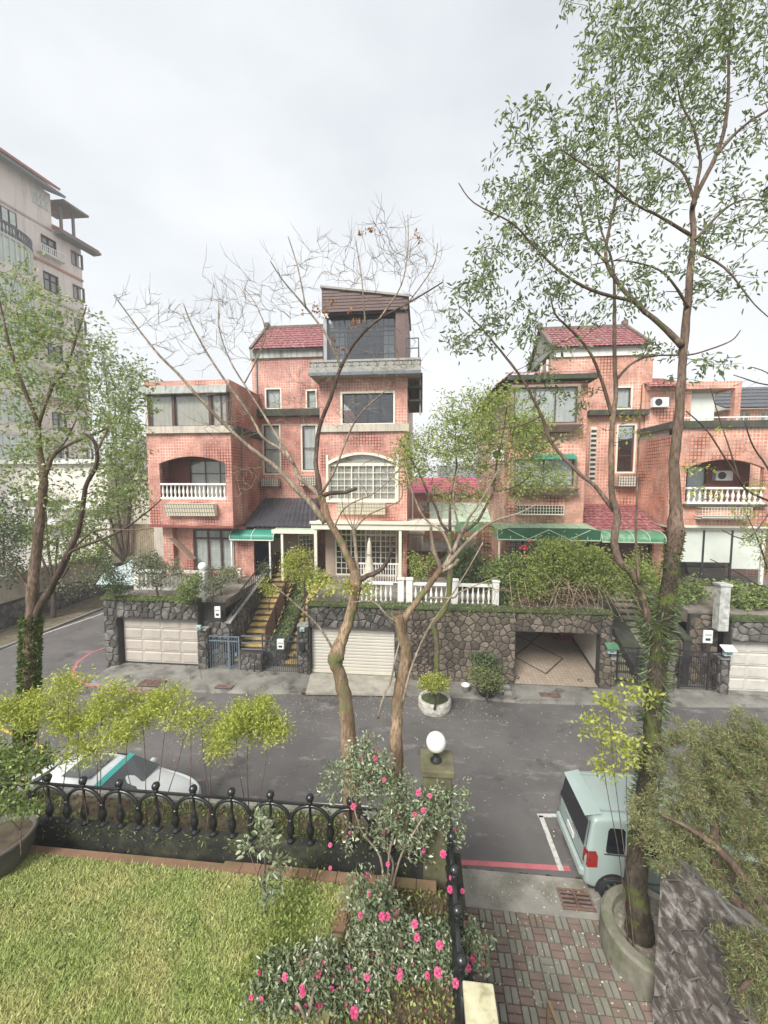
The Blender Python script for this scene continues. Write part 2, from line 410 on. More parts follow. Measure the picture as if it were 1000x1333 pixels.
# apron in front of the garages (one strip, gently sloped) and its kerb edge
ax = [at(x, y, z=.1) for x, y in ((137, 872), (125, 880), (118, 888), (150, 893), (250, 897), (330, 900), (400, 900), (520, 902), (600, 905), (680, 912), (790, 914), (900, 917), (1010, 917))]
mb = MB(); n_ = len(ax)
for p in ax: mb.v.append((p.x, p.y, .09)); mb.v.append((p.x, max(YG + .35, p.y + .3), .13)); mb.v.append((p.x, p.y - .04, -.02))
for i in range(n_ - 1): mb.f.append((3 * i, 3 * i + 3, 3 * i + 4, 3 * i + 1)); mb.f.append((3 * i + 2, 3 * i + 5, 3 * i + 3, 3 * i))
struct('pavement', mb, wetc)
mb = MB(); mb.box(ax[-1].x, 40, ax[-1].y, YG + .35, -.02, .11); struct('pavement', mb, wetc)
px_x = lambda x, Y, y=800: at(x, y, Y=Y).x
shx0_, shx1_ = px_x(403, YG), px_x(514, YG)
for x0, x1, y0, y1 in ((88, 0, 0, 0),)[:0]: pass
q = [Vector((shx0_, YG + .1, 0)), Vector((shx1_, YG + .1, 0)), at(528, 905, z=.1), at(398, 903, z=.1)]
struct('garage_threshold', MB().prism([(p.x, p.y, .06) for p in q], (0, 0, .085)), M('pale threshold concrete', (.40, .37, .31), .85, .2, 3, .3, 30, dirt=(.15, .13, .1), dirt_amt=.5))
q = [Vector((px_x(672, YG), YG + .0, 0)), Vector((px_x(783, YG), YG + .0, 0)), at(800, 912, z=.1), at(672, 912, z=.1)]
struct('garage_threshold', MB().prism([(p.x, p.y, .05) for p in q], (0, 0, .09)), wetc)
q = [Vector((px_x(160, YG), YG + .1, 0)), Vector((px_x(256, YG), YG + .1, 0)), at(262, 884, z=.1), at(160, 882, z=.1)]
struct('garage_threshold', MB().prism([(p.x, p.y, .05) for p in q], (0, 0, .085)), wetc)
# left pavement, verge and kerb beyond the side street
struct('kerb', MB().box(-20.75, -20.6, 12, 60, -.05, .12), KERBC)
struct('verge', MB().box(-23.2, -20.752, 12, 60, -.05, .10), M('leaf strewn verge', (.14, .115, .075), .95, .4, 3, .5, 12, dirt=(.05, .07, .02), dirt_amt=.6))
# drain grates
def grate(label, cx, cy, w, l, z, rz=0, grp='iron drain grates set in the kerbside'):
    t = T('drain_grate', label, 'drain grate', (cx, cy, z), grp)
    MB().box(cx - w / 2, cx + w / 2, cy - l / 2, cy + l / 2, z - .03, z + .004).build('pit', FRAME_D, t)
    f = MB(); b = .035
    for a in ((cx - w / 2, cx + w / 2, cy - l / 2, cy - l / 2 + b), (cx - w / 2, cx + w / 2, cy + l / 2 - b, cy + l / 2), (cx - w / 2, cx - w / 2 + b, cy - l / 2 + b, cy + l / 2 - b), (cx + w / 2 - b, cx + w / 2, cy - l / 2 + b, cy + l / 2 - b), (cx - b / 2, cx + b / 2, cy - l / 2 + b, cy + l / 2 - b)):
        f.box(*a, z + .002, z + .022)
    f.build('rim', RUST, t)
    n = max(4, int(l / .09)); sl = MB().box(-w / 4 + b, w / 4 - b, -.018, .018, 0, .016); me = mesh_only(sl, 'bar', RUST)
    for k in range(n):
        for s in (-1, 1): inst(me, 'bar', t, (cx + s * (w / 4 - .003), cy - l / 2 + b + (k + .5) * (l - 2 * b) / n, z + .004))
    return t
RUST = M('rusty cast iron', (.16, .095, .07), .8, .3, 8, .3, 30, dirt=(.3, .27, .24), dirt_amt=.4, dirt_scale=6)
p = at(198, 889, z=.13); grate('rusty double drain grate in the apron below the left garage door', p.x, p.y, .95, .5, .125)
p = at(292, 894, z=.12); grate('small drain grate near the grey blue garden gate', p.x, p.y, .7, .25, .118)
p = at(402, 898, z=.11); grate('drain grate beside the shutter garage threshold, left side', p.x, p.y - .1, .5, .3, .112)
p = at(505, 899, z=.11); grate('drain grate at the right foot of the cream shutter', p.x, p.y - .1, .5, .3, .112)
p = at(716, 906, z=.11); grate('dark drain grate in front of the open garage', p.x, p.y, .75, .3, .144)

# ================================================================ near driveway (brick pavers)
DZ = .10
conc_near = M('near worn concrete', (.245, .23, .20), .9, .3, 1.8, .5, 25, dirt=(.10, .105, .06), dirt_amt=.7, dirt_scale=1.6)
mb = MB(); mb.box(.66, 14, 7.24, 8.02, -.05, DZ - .012); struct('apron', mb, conc_near)
crk = M('dark crack', (.02, .018, .016), .95)
mb = MB(); pts = []; 
for k in range(40): pts.append((.8 + k * .085, 8.06 + .035 * math.sin(k * .9) + U(-.02, .02), .004))
for i in range(39):
    a, b = pts[i], pts[i + 1]; w = U(.02, .05)
    mb.add([(a[0], a[1] - w, .004), (b[0], b[1] - w, .004), (b[0], b[1] + w, .004), (a[0], a[1] + w, .004)], [(0, 1, 2, 3)])
struct('road_crack', mb, crk)
MORT = M('paver joint sand', (.10, .10, .075), .95, .3, 4, .4, 30, dirt=(.08, .11, .03), dirt_amt=.6)
struct('driveway', MB().box(.66, 14, -2, 7.238, -.05, DZ - .03), MORT)
PR = M('red paver', (.19, .135, .112), .9, .25, 2.2, .4, 35, dirt=(.13, .135, .08), dirt_amt=.5, dirt_scale=1.3, isl=.28)
PG = M('grey paver', (.215, .205, .17), .9, .22, 2.2, .4, 35, dirt=(.12, .14, .07), dirt_amt=.5, dirt_scale=1.3, isl=.22)
t = T('brick_paving', 'basket weave driveway paving of red and grey bricks beside the garden fence', 'paving', (2.2, 6.0, DZ - .03))
S = .232; bl, bw = S - .012, S / 2 - .012
def pav(mat, hor):
    mb = MB(); w, l = (bl, bw) if hor else (bw, bl)
    mb.add([(-w / 2, -l / 2, 0), (w / 2, -l / 2, 0), (w / 2, l / 2, 0), (-w / 2, l / 2, 0), (-w / 2 + .006, -l / 2 + .006, .032), (w / 2 - .006, -l / 2 + .006, .032), (w / 2 - .006, l / 2 - .006, .032), (-w / 2 + .006, l / 2 - .006, .032)],
           [(4, 5, 6, 7), (0, 1, 5, 4), (1, 2, 6, 5), (2, 3, 7, 6), (3, 0, 4, 7)])
    return mb
pm = {(m_, h): mesh_only(pav(m_, h), 'brick', m_) for m_ in (PR, PG) for h in (0, 1)}
rest = {PR: MB(), PG: MB()}; cnt = 0; lst = []
for i in range(0, 33):
    for j in range(0, 40):
        cx, cy = .78 + i * S, 7.115 - j * S
        if cx > 8.9: continue
        hor = (i + j) % 2
        m_ = PR if hor else PG
        if rnd() < .04: m_ = PG if hor else PR
        for s in (-1, 1):
            x, y = (cx, cy + s * S / 4) if hor else (cx + s * S / 4, cy)
            vis = cx < 3.5 + (.1 if cy > 6.6 else 0) and cy > 4.55
            lst.append((vis, x, y, hor, m_))
for vis, x, y, hor, m_ in lst:
    dz = U(-.004, .004)
    if vis and cnt < 296: inst(pm[m_, hor], 'brick', t, (x, y, DZ - .03 + dz), rz=U(-.012, .012)); cnt += 1
    else:
        q = pav(m_, hor); rest[m_].add([(a + x, b + y, c + DZ - .03 + dz) for a, b, c in q.v], q.f)
for m_, nm in ((PR, 'far_bricks'), (PG, 'far_bricks')): rest[m_].build(nm, m_, t, kind='stuff')
grate('large iron drain grate between the brick driveway and the van', at(750, 1171, z=DZ).x, at(750, 1171, z=DZ).y, .62, .40, DZ - .008, grp=None)

# ================================================================ own garden: lawn, ledges, planting bed
LZ = 2.3
struct('lawn', MB().box(-12, .44, -4, 5.42, -.05, LZ), GRASSB)
struct('drain_channel', MB().box(-12, .44, 5.421, 5.80, -.05, LZ - .3), CONC_D)
BZ = 1.6
struct('planting_bed', MB().box(-12, .64, 5.99, 7.4, -.05, BZ), SOIL)
struct('bed_kerb', MB().box(-12, .64, 7.401, 7.56, -.05, BZ + .07), KERBC)
struct('fence_kerb', MB().box(-12, .44, 5.801, 5.989, -.05, 2.44), M('shade dark mossy kerb', (.018, .018, .015), .95, .4, 5, .6, 20, dirt=(.10, .105, .05), dirt_amt=.5, dirt_scale=3))  # near-black base has the channel's shade painted in; lighter patches are moss
struct('retaining_wall', MB().box(.441, .64, -4, 5.989, -.05, 2.42), M('shade dark mossy kerb', (1, 1, 1)))
t = T('brick_edging', 'brown brick coping along the far edge of the lawn', 'edging', (-2, 5.5, LZ))
cb_ = mesh_only(MB().box(-.145, .145, -.075, .075, 0, .05), 'brick', TERRA)
x = -2.9
while x < .35: inst(cb_, 'brick', t, (x, 5.50, LZ + U(0, .006)), rz=U(-.01, .01)); x += .30
MB().box(-12, -3.06, 5.42, 5.56, LZ - .2, LZ + .02).build('buried_brick', TERRA, t)
PATHM = M('mossy stepping slab', (.20, .17, .08), .9, .3, 4, .4, 25, dirt=(.10, .13, .03), dirt_amt=.6)
t = T('stepping_path', 'line of mossy brick slabs between lawn and flower bed', 'garden path', (-1.07, 4.8, LZ))
for k in range(9):
    y = 5.25 - k * .32; MB().box(-1.15, -.99, y - .145, y + .145, LZ - .01, LZ + U(.03, .045)).build('slab', PATHM if k != 1 else TERRA, t)

# lawn grass: blades as one mesh
def blades(name, n, xr, yr, z, h, mat, skip=None, flat=.5, patch=None):
    V = np.zeros((n * 3, 3)); k = 0
    rs = np.random.RandomState(3)
    xs = rs.uniform(xr[0], xr[1], n * 2); ys = rs.uniform(yr[0], yr[1], n * 2)
    F = []
    for x, y in zip(xs, ys):
        if k >= n: break
        if skip and skip(x, y): continue
        a = rs.uniform(0, 6.28); hh = h * rs.uniform(.5, 1.3); w = .006 * rs.uniform(.7, 1.6)
        dx, dy = math.cos(a), math.sin(a); ln = hh * flat * rs.uniform(.3, 1.8); b = rs.uniform(0, 6.28)
        V[3 * k] = (x - dx * w, y - dy * w, z); V[3 * k + 1] = (x + dx * w, y + dy * w, z); V[3 * k + 2] = (x + math.cos(b) * ln, y + math.sin(b) * ln, z + hh); k += 1
    V = V[:3 * k]
    me = bpy.data.meshes.new(name); me.vertices.add(3 * k); me.vertices.foreach_set('co', V.ravel())
    me.loops.add(3 * k); me.loops.foreach_set('vertex_index', np.arange(3 * k)); me.polygons.add(k)
    me.polygons.foreach_set('loop_start', np.arange(0, 3 * k, 3)); me.polygons.foreach_set('loop_total', np.full(k, 3))
    me.materials.append(mat); me.update(); me.validate()
    o = bpy.data.objects.new(name, me); lnk(o); o['kind'] = 'stuff'; return o
g = NT('lawn grass'); r = g.geo.outputs['Random Per Island']
c1 = g.mix(g.ramp(r, 0, 1), (.19, .26, .06), (.50, .57, .20))
c2 = g.mix(g.ramp(r, 0, 1), (.30, .33, .10), (.66, .62, .28))
col = g.mix(g.ramp(g.noise(1.6, 4), .38, .62), c1, c2); g.color(col); g.rough(.6); g.p.inputs['Specular IOR Level'].default_value = .2
tag(blades('grass', 170000, (-7.5, -1.15), (2.6, 5.41), LZ, .050, g.m, flat=.8), 'short straw tinged lawn grass inside the iron fence', 'grass')

# ================================================================ opposite: retaining walls, garages, stairs
def px_x(x, Y, y=800): return at(x, y, Y=Y).x
xs_ = lambda x: px_x(x, YG)
FW = lambda u, v, h: (u, YG - h, v)
top = TERR + .0
def masonry(t, x0, x1, z0, z1, ops, mat, seed, s=.30, back=STONE_L, thick=.34, ytop=None):
    """a rubble wall face: mortar core plus real stones on panels round the openings"""
    MB().wall(x0, x1, z0, z1, YG, thick, ops).build('core', back, t)
    mb = MB(); xs = sorted(set([x0, x1] + [v for o in ops for v in o[:2]]))
    for i in range(len(xs) - 1):
        a, b = xs[i], xs[i + 1]; o = [q for q in ops if q[0] - .01 <= a and b <= q[1] + .01]
        if not o: stones(mb, a, b, z0, z1, FW, s, .045, seed + i)
        else:
            stones(mb, a, b, o[0][3], z1, FW, s, .045, seed + 10 + i)
            if o[0][2] > z0 + .05: stones(mb, a, b, z0, o[0][2], FW, s, .045, seed + 20 + i)
    mb.build('stones', mat, t, kind='stuff')
# --- left garage block
gx0, gx1 = xs_(135), xs_(258); dx0, dx1 = xs_(152), xs_(256); dtop = at(210, 806, Y=YG).z
tL = T('garage_wall', 'dark stone garage wall on the street corner, with the beige panelled door', 'stone wall', (gx0, YG, 0))
masonry(tL, gx0, gx1, 0, top, [(dx0, dx1, 0, dtop)], STONE, 11)
mb = MB(); mb.box(gx0, gx0 + .3, YG + .341, 27, 0, top); mb.build('side_core', STONE_L, tL)
mb = MB(); stones(mb, YG, 26, 0, top, lambda u, v, h: (gx0 - h, u, v), .32, .045, 77); mb.build('side_stones', STONE, tL, kind='stuff')
mb = MB().box(gx0 - .06, gx1, YG - .09, YG + .35, top + .002, top + .10); mb.build('coping', MOSSY, tL)
def section_door(t, x0, x1, z0, z1, Y, cols, rows, mat):
    d = T('x', '', '', (0, 0, 0)) if 0 else None
    MB().box(x0, x1, Y, Y + .05, z0, z1).build('door', mat, t)
    do = bpy.data.objects[-1] if 0 else None
    w, h = (x1 - x0) / cols, (z1 - z0) / rows
    mb = MB(); a, b = w / 2 - .05, h / 2 - .05
    mb.add([(-a, 0, -b), (a, 0, -b), (a, 0, b), (-a, 0, b), (-a + .035, -.022, -b + .035), (a - .035, -.022, -b + .035), (a - .035, -.022, b - .035), (-a + .035, -.022, b - .035)],
           [(4, 5, 6, 7), (0, 1, 5, 4), (1, 2, 6, 5), (2, 3, 7, 6), (3, 0, 4, 7)])
    me = mesh_only(mb, 'panel', mat)
    for i in range(cols):
        for j in range(rows): inst(me, 'panel', t, (x0 + (i + .5) * w, Y, z0 + (j + .5) * h))
    g_ = MB()
    for j in range(1, rows): g_.box(x0, x1, Y - .004, Y - .001, z0 + j * h - .012, z0 + j * h + .006)
    g_.build('joint', M('door joint shadow gap', (.16, .14, .12)), t)
tD = T('garage_door', 'beige garage door with sixteen raised panels at the street corner', 'garage door', ((dx0 + dx1) / 2, YG + .2, .13))
section_door(tD, dx0 + .06, dx1 - .02, .20, dtop - .02, YG + .30, 4, 4, DOORM)
MB().box(dx0 + .06, dx1 - .02, YG + .28, YG + .36, .12, .20).build('rubber_seal', FRAME_D, tD)
struct('garage_floor', MB().box(dx0, dx1, YG + .0, YG + .345, .05, .132), wetc)

# --- terrace decks (garden soil level) around the stair wells
sx0, sx1 = xs_(300) - .15, xs_(362)          # left stair well
sy0, sy1 = YG + .35, 21.6
s2x0, s2x1 = xs_(366) + .05, xs_(394)        # second stair
deckm = M('garden terrace paving', (.22, .19, .16), .9, .3, 2, .4, 20, dirt=(.07, .08, .04), dirt_amt=.6)
struct('garden_terrace', MB().box(gx0 + .301, sx0 - .25, YG + .341, 60, TERR - .35, TERR), deckm)
struct('garden_terrace', MB().box(sx0 - .25, s2x1 + .18, sy1, 60, 0, TERR), deckm)
mx1 = xs_(798)
garB0, garB1 = xs_(672), xs_(783)
struct('garden_terrace', MB().box(s2x1 + .18, mx1, YG + .341, 60, TERR - .35, TERR - .004), deckm)
s3x0, s3x1 = xs_(803), xs_(838); s4x0, s4x1 = xs_(866), xs_(900)
struct('garden_terrace', MB().box(mx1, xs_(948) + .1, 21.6, 60, 0, TERR - .004), deckm)
struct('garden_terrace', MB().box(xs_(948) + .1, 40, YG + .341, 60, TERR - .35, TERR), deckm)

# --- pier and gate zone left
def pier(t, x0, x1, z1, seed, mat=STONE, y0=None, cap=True, dep=.4):
    y0 = YG - .05 if y0 is None else y0
    MB().box(x0, x1, y0, y0 + dep, 0, z1).build('core', STONE_L, t)
    mb = MB(); stones(mb, x0, x1, 0, z1, lambda u, v, h: (u, y0 - h, v), .24, .04, seed)
    stones(mb, y0, y0 + dep, 0, z1, lambda u, v, h: (x1 + h, u, v), .24, .035, seed + 3)
    stones(mb, y0, y0 + dep, 0, z1, lambda u, v, h: (x0 - h, u, v), .24, .035, seed + 5)
    mb.build('stones', mat, t, kind='stuff')
    if cap: MB().box(x0 - .03, x1 + .03, y0 - .04, y0 + dep + .03, z1 + .001, z1 + .07).build('cap', CONC, t)
def z_(y, Y=YG, x=500): return at(x, y, Y=Y).z
tp = T('gate_pier', 'dark stone pier between the beige garage door and the grey blue gate', 'gate pier', (xs_(263), YG, 0)); pier(tp, gx1 + .005, xs_(268), z_(820, x=263), 21)
tp = T('gate_wall', 'low dark stone wall between the two garden gates', 'stone wall', (xs_(326), YG, 0)); pier(tp, xs_(312), xs_(340), z_(850, x=326), 22, cap=False)
tp = T('gate_pier', 'dark stone pier with letterbox left of the cream shutter garage', 'gate pier', (xs_(395), YG, 0)); pier(tp, xs_(388), xs_(401), z_(815, x=395), 23)

def gate(label, px0, px1, py0, py1, mat, nb, name='garden_gate', Y=YG + .05, scroll=True, leaves=1):
    x0, x1, z0, z1 = RC(Y, px0, py0, px1, py1)
    t = T(name, label, 'gate', ((x0 + x1) / 2, Y, z0), 'metal gates at the foot of the garden stairs')
    f = MB(); w = .06
    for a in (x0, x1 - w): f.box(a, a + w, Y, Y + .05, z0, z1)
    for k in range(1, leaves): xm = x0 + (x1 - x0) * (.67 if leaves == 2 else k / leaves); f.box(xm, xm + w, Y, Y + .05, z0, z1)
    for zz in (z0 + .05, z1 - .05, z1 - .25): f.box(x0 + w, x1 - w, Y + .01, Y + .04, zz, zz + .045)
    f.build('frame', mat, t)
    me = mesh_only(MB().box(-.009, .009, -.009, .009, 0, z1 - z0 - .32), 'bar', mat)
    for k in range(nb): inst(me, 'bar', t, (x0 + w + (k + .7) * (x1 - x0 - 2 * w) / (nb + .4), Y + .025, z0 + .07))
    if scroll:
        s = MB(); n = 6
        for k in range(n):
            cx = x0 + w + (k + .5) * (x1 - x0 - 2 * w) / n
            s.tube([(cx + .07 * math.cos(a), Y + .02, z1 - .14 + .07 * math.sin(a)) for a in np.linspace(0, 6.28, 9)], .009, 4)
        s.build('scroll', mat, t)
    MB().box(x1 - .2, x1 - .1, Y - .03, Y, (z0 + z1) / 2 - .08, (z0 + z1) / 2 + .08).build('lock', mat, t)
    return t
gate('light grey blue metal gate in front of the left sandstone stair', 267, 312, 828, 874, IRON_G, 14, leaves=2)
gate('dark grey blue metal gate carrying a white letterbox', 341, 388, 828, 877, M('dark blue grey metal', (.045, .055, .07), .5, .2), 16, leaves=1)
gate('black metal double gate right of the open garage', 803, 843, 843, 889, IRON_K, 13, leaves=2)
gate('wide black metal gate at the foot of the far right stair', 884, 941, 848, 897, IRON_K, 17, leaves=2)
# top rail joining the first two gates
t = T('gate_rail', 'blue grey metal rail bridging the low stone wall between gates', 'rail', (xs_(326), YG + .05, z_(840, x=326)))
mb = MB(); 
for y in (829, 838, 846): a = z_(y, x=326); mb.box(xs_(312) + .01, xs_(341) - .01, YG + .06, YG + .09, a - .02, a + .02)
mb.build('rail', IRON_G, t)
def letterbox(label, px, py, w, h, mat, Y=YG - .12, hood=None, d=.12):
    p = at(px, py, Y=Y); t = T('letterbox', label, 'letterbox', (p.x, Y, p.z - h / 2), 'letterboxes by the gates')
    MB().box(p.x - w / 2, p.x + w / 2, Y, Y + d, p.z - h / 2, p.z + h / 2).build('box', mat, t, bevel=.012)
    MB().box(p.x - w * .35, p.x + w * .35, Y - .006, Y - .001, p.z + h * .12, p.z + h * .17).build('slot', FRAME_D, t)
    MB().box(p.x - w / 4, p.x + w / 4, Y - .008, Y - .001, p.z - h * .3, p.z - h * .12).build('name_plate', GREEN if hood else FRAME_D, t)
    if hood:
        a = w * .75
        MB().prism([(p.x - a, Y - .12, p.z + h / 2 - .02), (p.x - a, Y + d + .05, p.z + h / 2 + .12), (p.x - a, Y + d + .05, p.z + h / 2 + .08), (p.x - a, Y - .12, p.z + h / 2 - .05)], (2 * a, 0, 0)).build('hood', hood, t)
    return t
letterbox('white letterbox hung on the dark grey blue gate', 365, 839, .30, .42, PLASTIC_W, YG - .09)
letterbox('small black and white letterbox on the pier beside the shutter garage', 392, 842, .22, .34, FRAME_D, YG - .22)
letterbox('pale green meter box on the pier left of the grey blue gate', 258, 817, .2, .16, M('pale green box', (.35, .5, .45)), YG - .22)
letterbox('pale green box on top of the pier beside the shutter', 393, 820, .2, .16, M('pale green box', (.35, .5, .45)), YG - .22)
letterbox('letterbox under a green sloping hood right of the open garage', 797, 847, .3, .26, M('pale blue box', (.4, .5, .55)), YG - .25, GREEN_B)
letterbox('letterbox under a pale hood beside the far right garage door', 949, 850, .3, .26, M('pale blue box', (.4, .5, .55)), YG - .25, PLASTIC_W)
letterbox('white intercom plate on the stone wall above the left gate', 283, 797, .26, .5, PLASTIC_W, YG + .0, d=.05)
letterbox('white square plate on the stone wall above the wide black gate', 922, 829, .34, .5, PLASTIC_W, YG + .0, d=.05)

def stair(label, x0, x1, y0, y1, z0, z1, n, mat, name='garden_stairs'):
    t = T(name, label, 'stairs', ((x0 + x1) / 2, y0, 0), 'stairs climbing from the gates to the gardens'); h = (z1 - z0) / n; d = (y1 - y0) / n
    me = mesh_only(MB().box(-(x1 - x0) / 2, (x1 - x0) / 2, -.05, d, -.07, 0), 'step', mat)
    MB().prism([(x0 + .002, y0, 0), (x0 + .002, y1, 0), (x0 + .002, y1, z1 - .08)] + [(x0 + .002, y0 + d * (n - 1 - k) + (d if q else 0) * 0, z0 + h * (n - k) - .072 - (h if q else 0)) for k in range(n) for q in (0, 1)], (x1 - x0 - .004, 0, 0)).build('stair_body', STEP_D, t)
    for k in range(n): inst(me, 'step', t, ((x0 + x1) / 2, y0 + d * k, z0 + h * (k + 1)))
    return t
stair('long yellow sandstone stair behind the light grey blue gate', sx0, sx0 + 1.35, YG + .55, sy1, .2, TERR, 15, STEP)
stair('narrow yellow sandstone stair behind the white letterbox gate', s2x0 - .1, s2x1 + .1, YG + .5, sy1, .2, TERR, 15, STEP)
stair('dark stone stair behind the black gate next to the open garage', s3x0, s3x1, YG + .5, sy1, .2, TERR - .004, 15, M('grey worn step', (.36, .34, .27), .8, .25, 4, .3, 25, dirt=(.1, .1, .08), dirt_amt=.7, dirt_scale=3))
stair('dark stone stair behind the wide black gate', s4x0, s4x1, YG + .5, sy1, .2, TERR - .004, 15, MC['grey worn step'])
# slabs on the ground inside the gates
struct('gate_court', MB().box(gx1, xs_(401), YG - .1, YG + .6, .0, .16), wetc)
struct('gate_court', MB().box(xs_(800), xs_(948), YG - .1, YG + .6, .0, .16), wetc)
# flank wall left of the first stair, sloped coping and wrought rail
tW = T('stair_flank_wall', 'dark stone wall with sloped coping left of the sandstone stair', 'stone wall', (sx0, YG, 0))
fz = lambda y: min(TERR, 2.15 + (y - YG) / (sy1 - YG) * 1.9)
xw = sx0 - .02
mb = MB(); mb.prism([(xw - .22, YG + .35, 0), (xw - .22, sy1, 0), (xw - .22, sy1, TERR + .5), (xw - .22, YG + .35, 2.1)], (.2, 0, 0)); mb.build('core', STONE_L, tW)
mb = MB()
for k in range(14):
    ya, yb = YG + .35 + k * .33, YG + .35 + (k + 1) * .33; zt = 2.1 + (ya - YG - .35) / (sy1 - YG - .35) * (TERR + .5 - 2.1)
    stones(mb, ya, yb, 0, zt, lambda u, v, h: (xw - .02 + h, u, v), .3, .035, 300 + k)
stones(mb, gx1 + .01, xw - .02, 0, 2.2, lambda u, v, h: (u, YG + .30 - h, v), .28, .04, 340)
mb.build('stones', STONE, tW, kind='stuff')
MB().box(gx1 + .01, xw - .22, YG + .301, YG + .36, 0, TERR - .1).build('return_core', STONE_L, tW)
mb = MB(); mb.prism([(xw - .27, YG + .3, 2.1), (xw - .27, sy1, TERR + .5), (xw - .27, sy1, TERR + .58), (xw - .27, YG + .3, 2.18)], (.3, 0, 0)); mb.build('coping', CONC, tW)
r = T('stair_railing', 'dark wrought iron railing along the sloped stone coping', 'railing', (xw - .1, YG + .5, 2.2))
mb = MB(); A = Vector((xw - .1, YG + .7, 2.95)); B = Vector((xw - .1, sy1, TERR + 1.3))
mb.bar(A, B, .05)
mb.bar(A - Vector((0, 0, .6)), B - Vector((0, 0, .6)), .04); mb.build('rail', FRAME_D, r)
me = mesh_only(MB().box(-.012, .012, -.012, .012, -.72, 0), 'baluster', FRAME_D)
for k in range(20): inst(me, 'baluster', r, A.lerp(B, k / 19))
# wooden slat fences between the two stairs
def slatfence(label, x, ya, yb, za, zb, n=6, h=1.1):
    t = T('slat_fence', label, 'fence', (x, ya, za), 'dark wooden slat fences beside the sandstone stair')
    me = None
    for k in range(n):
        mb = MB(); dz = .12 + k * h / n
        mb.prism([(x - .015, ya, za + dz), (x - .015, yb, zb + dz), (x - .015, yb, zb + dz + h / n * .62), (x - .015, ya, za + dz + h / n * .62)], (.03, 0, 0)); mb.build('slat', WOOD, t)
    for f in (0, .5, 1):
        y, z = ya + (yb - ya) * f, za + (zb - za) * f; MB().box(x + .016, x + .08, y - .04, y + .04, z - .15, z + h + .18).build('post', WOOD, t)
xm_ = sx0 + 1.42
slatfence('lower dark wooden slat fence between the sandstone stairs', xm_, YG + .6, 19.1, .7, 2.0)
slatfence('upper dark wooden slat fence rising to the blue front door', xm_, 19.2, sy1 + .2, 2.3, TERR + .1)
slatfence('short dark wooden slat fence at the stair head', sx0 + .02, 20.9, sy1 + 1.0, TERR - .0, TERR + .1, 7, .95)
# planter strip between stairs
tW = T('stair_divider_wall', 'dark stone divider wall with a planted top between the stairs', 'stone wall', (xm_ + .3, YG + .5, 0))
da, db = xm_ + .1, s2x0 - .12
MB().prism([(da, YG + .55, 0), (da, sy1 - .01, 0), (da, sy1 - .01, TERR - .1), (da, 19.2, 1.95), (da, YG + .55, .95)], (db - da, 0, 0)).build('core', CONC_D, tW)
mb = MB(); stones(mb, da, db, 0, .95, lambda u, v, h: (u, YG + .55 - h, v), .24, .04, 41)
for k in range(6):
    ya = YG + .55 + k * .75; stones(mb, ya, ya + .75, .2, .95 + k * .3, lambda u, v, h: (db + h, u, v), .28, .03, 50 + k)
mb.build('stones', STONE, tW, kind='stuff')
tW = T('stair_side_wall', 'stone wall closing the narrow sandstone stair on its right', 'stone wall', (s2x1 + .14, YG + .4, 0))
MB().box(s2x1 + .11, s2x1 + .178, YG + .345, sy1, 0, TERR).build('core', STONE_L, tW)

# --- middle wall with shutter garage, lattice stretch and open garage
m0 = xs_(401.5); shx0, shx1 = xs_(403), xs_(514); shz = z_(818, x=457)
tM = T('garage_wall', 'long stone garden wall with the cream roller shutter and the open garage', 'stone wall', ((m0 + mx1) / 2, YG, 0))
gbz = z_(824, x=730)
mid = xs_(530)
masonry(tM, m0, mid, 0, top, [(shx0, shx1, 0, shz)], STONE, 61)
MB().wall(mid, mx1, 0, top, YG, .34, [(garB0, garB1, 0, gbz)]).build('core', STONE_L, tM)
mb = MB(); stones(mb, mid, garB0, 0, top, FW, .27, .04, 71); stones(mb, garB0, garB1, gbz, top, FW, .27, .04, 72); stones(mb, garB1, mx1, 0, top, FW, .27, .04, 73)
mb.build('stones', STONE_W, tM, kind='stuff')
MB().box(m0, mx1, YG - .1, YG + .35, top + .002, top + .10).build('coping', MOSSY, tM)
# roller shutter: slats as real corrugation
tS = T('roller_shutter', 'cream ribbed roller shutter closing the middle garage', 'garage door', ((shx0 + shx1) / 2, YG + .25, .14))
n = 14; zb0 = .26; hh = (shz - zb0) / n
mb = MB().prism([(-(shx1 - shx0) / 2 + .03, 0, 0), (-(shx1 - shx0) / 2 + .03, -.035, hh * .18), (-(shx1 - shx0) / 2 + .03, -.035, hh * .75), (-(shx1 - shx0) / 2 + .03, 0, hh - .006)], (shx1 - shx0 - .06, 0, 0))
me = mesh_only(mb, 'slat', SHUT)
for k in range(n): inst(me, 'slat', tS, ((shx0 + shx1) / 2, YG + .28, zb0 + k * hh))
MB().box(shx0, shx1, YG + .20, YG + .33, .14, .26).build('bottom_bar', CREAM, tS)
MB().box(shx0, shx1, YG + .315, YG + .335, .14, shz).build('backing', SHUT, tS)
# open garage interior
oi = T('garage_interior', 'open garage with a tiled sloping floor and one white side wall', 'garage', ((garB0 + garB1) / 2, YG + 2, 0))
xa, xb = garB0 + .02, garB1 + .25
fl = NT('garage floor tiles'); sp_ = fl.n.new('ShaderNodeMapping'); fl.l.new(fl.pos, sp_.inputs[0]); sp_.inputs['Scale'].default_value = (1, 1, 1)
br = fl.n.new('ShaderNodeTexBrick'); br.offset = 0; fl.l.new(sp_.outputs[0], br.inputs['Vector']); br.inputs['Scale'].default_value = 1; br.inputs['Brick Width'].default_value = .16; br.inputs['Row Height'].default_value = .16
br.inputs['Mortar Size'].default_value = .008; br.inputs['Color1'].default_value = (.36, .29, .22, 1); br.inputs['Color2'].default_value = (.42, .345, .27, 1); br.inputs['Mortar'].default_value = (.25, .2, .15, 1)
fl.color(br.outputs[0]); fl.rough(.3)
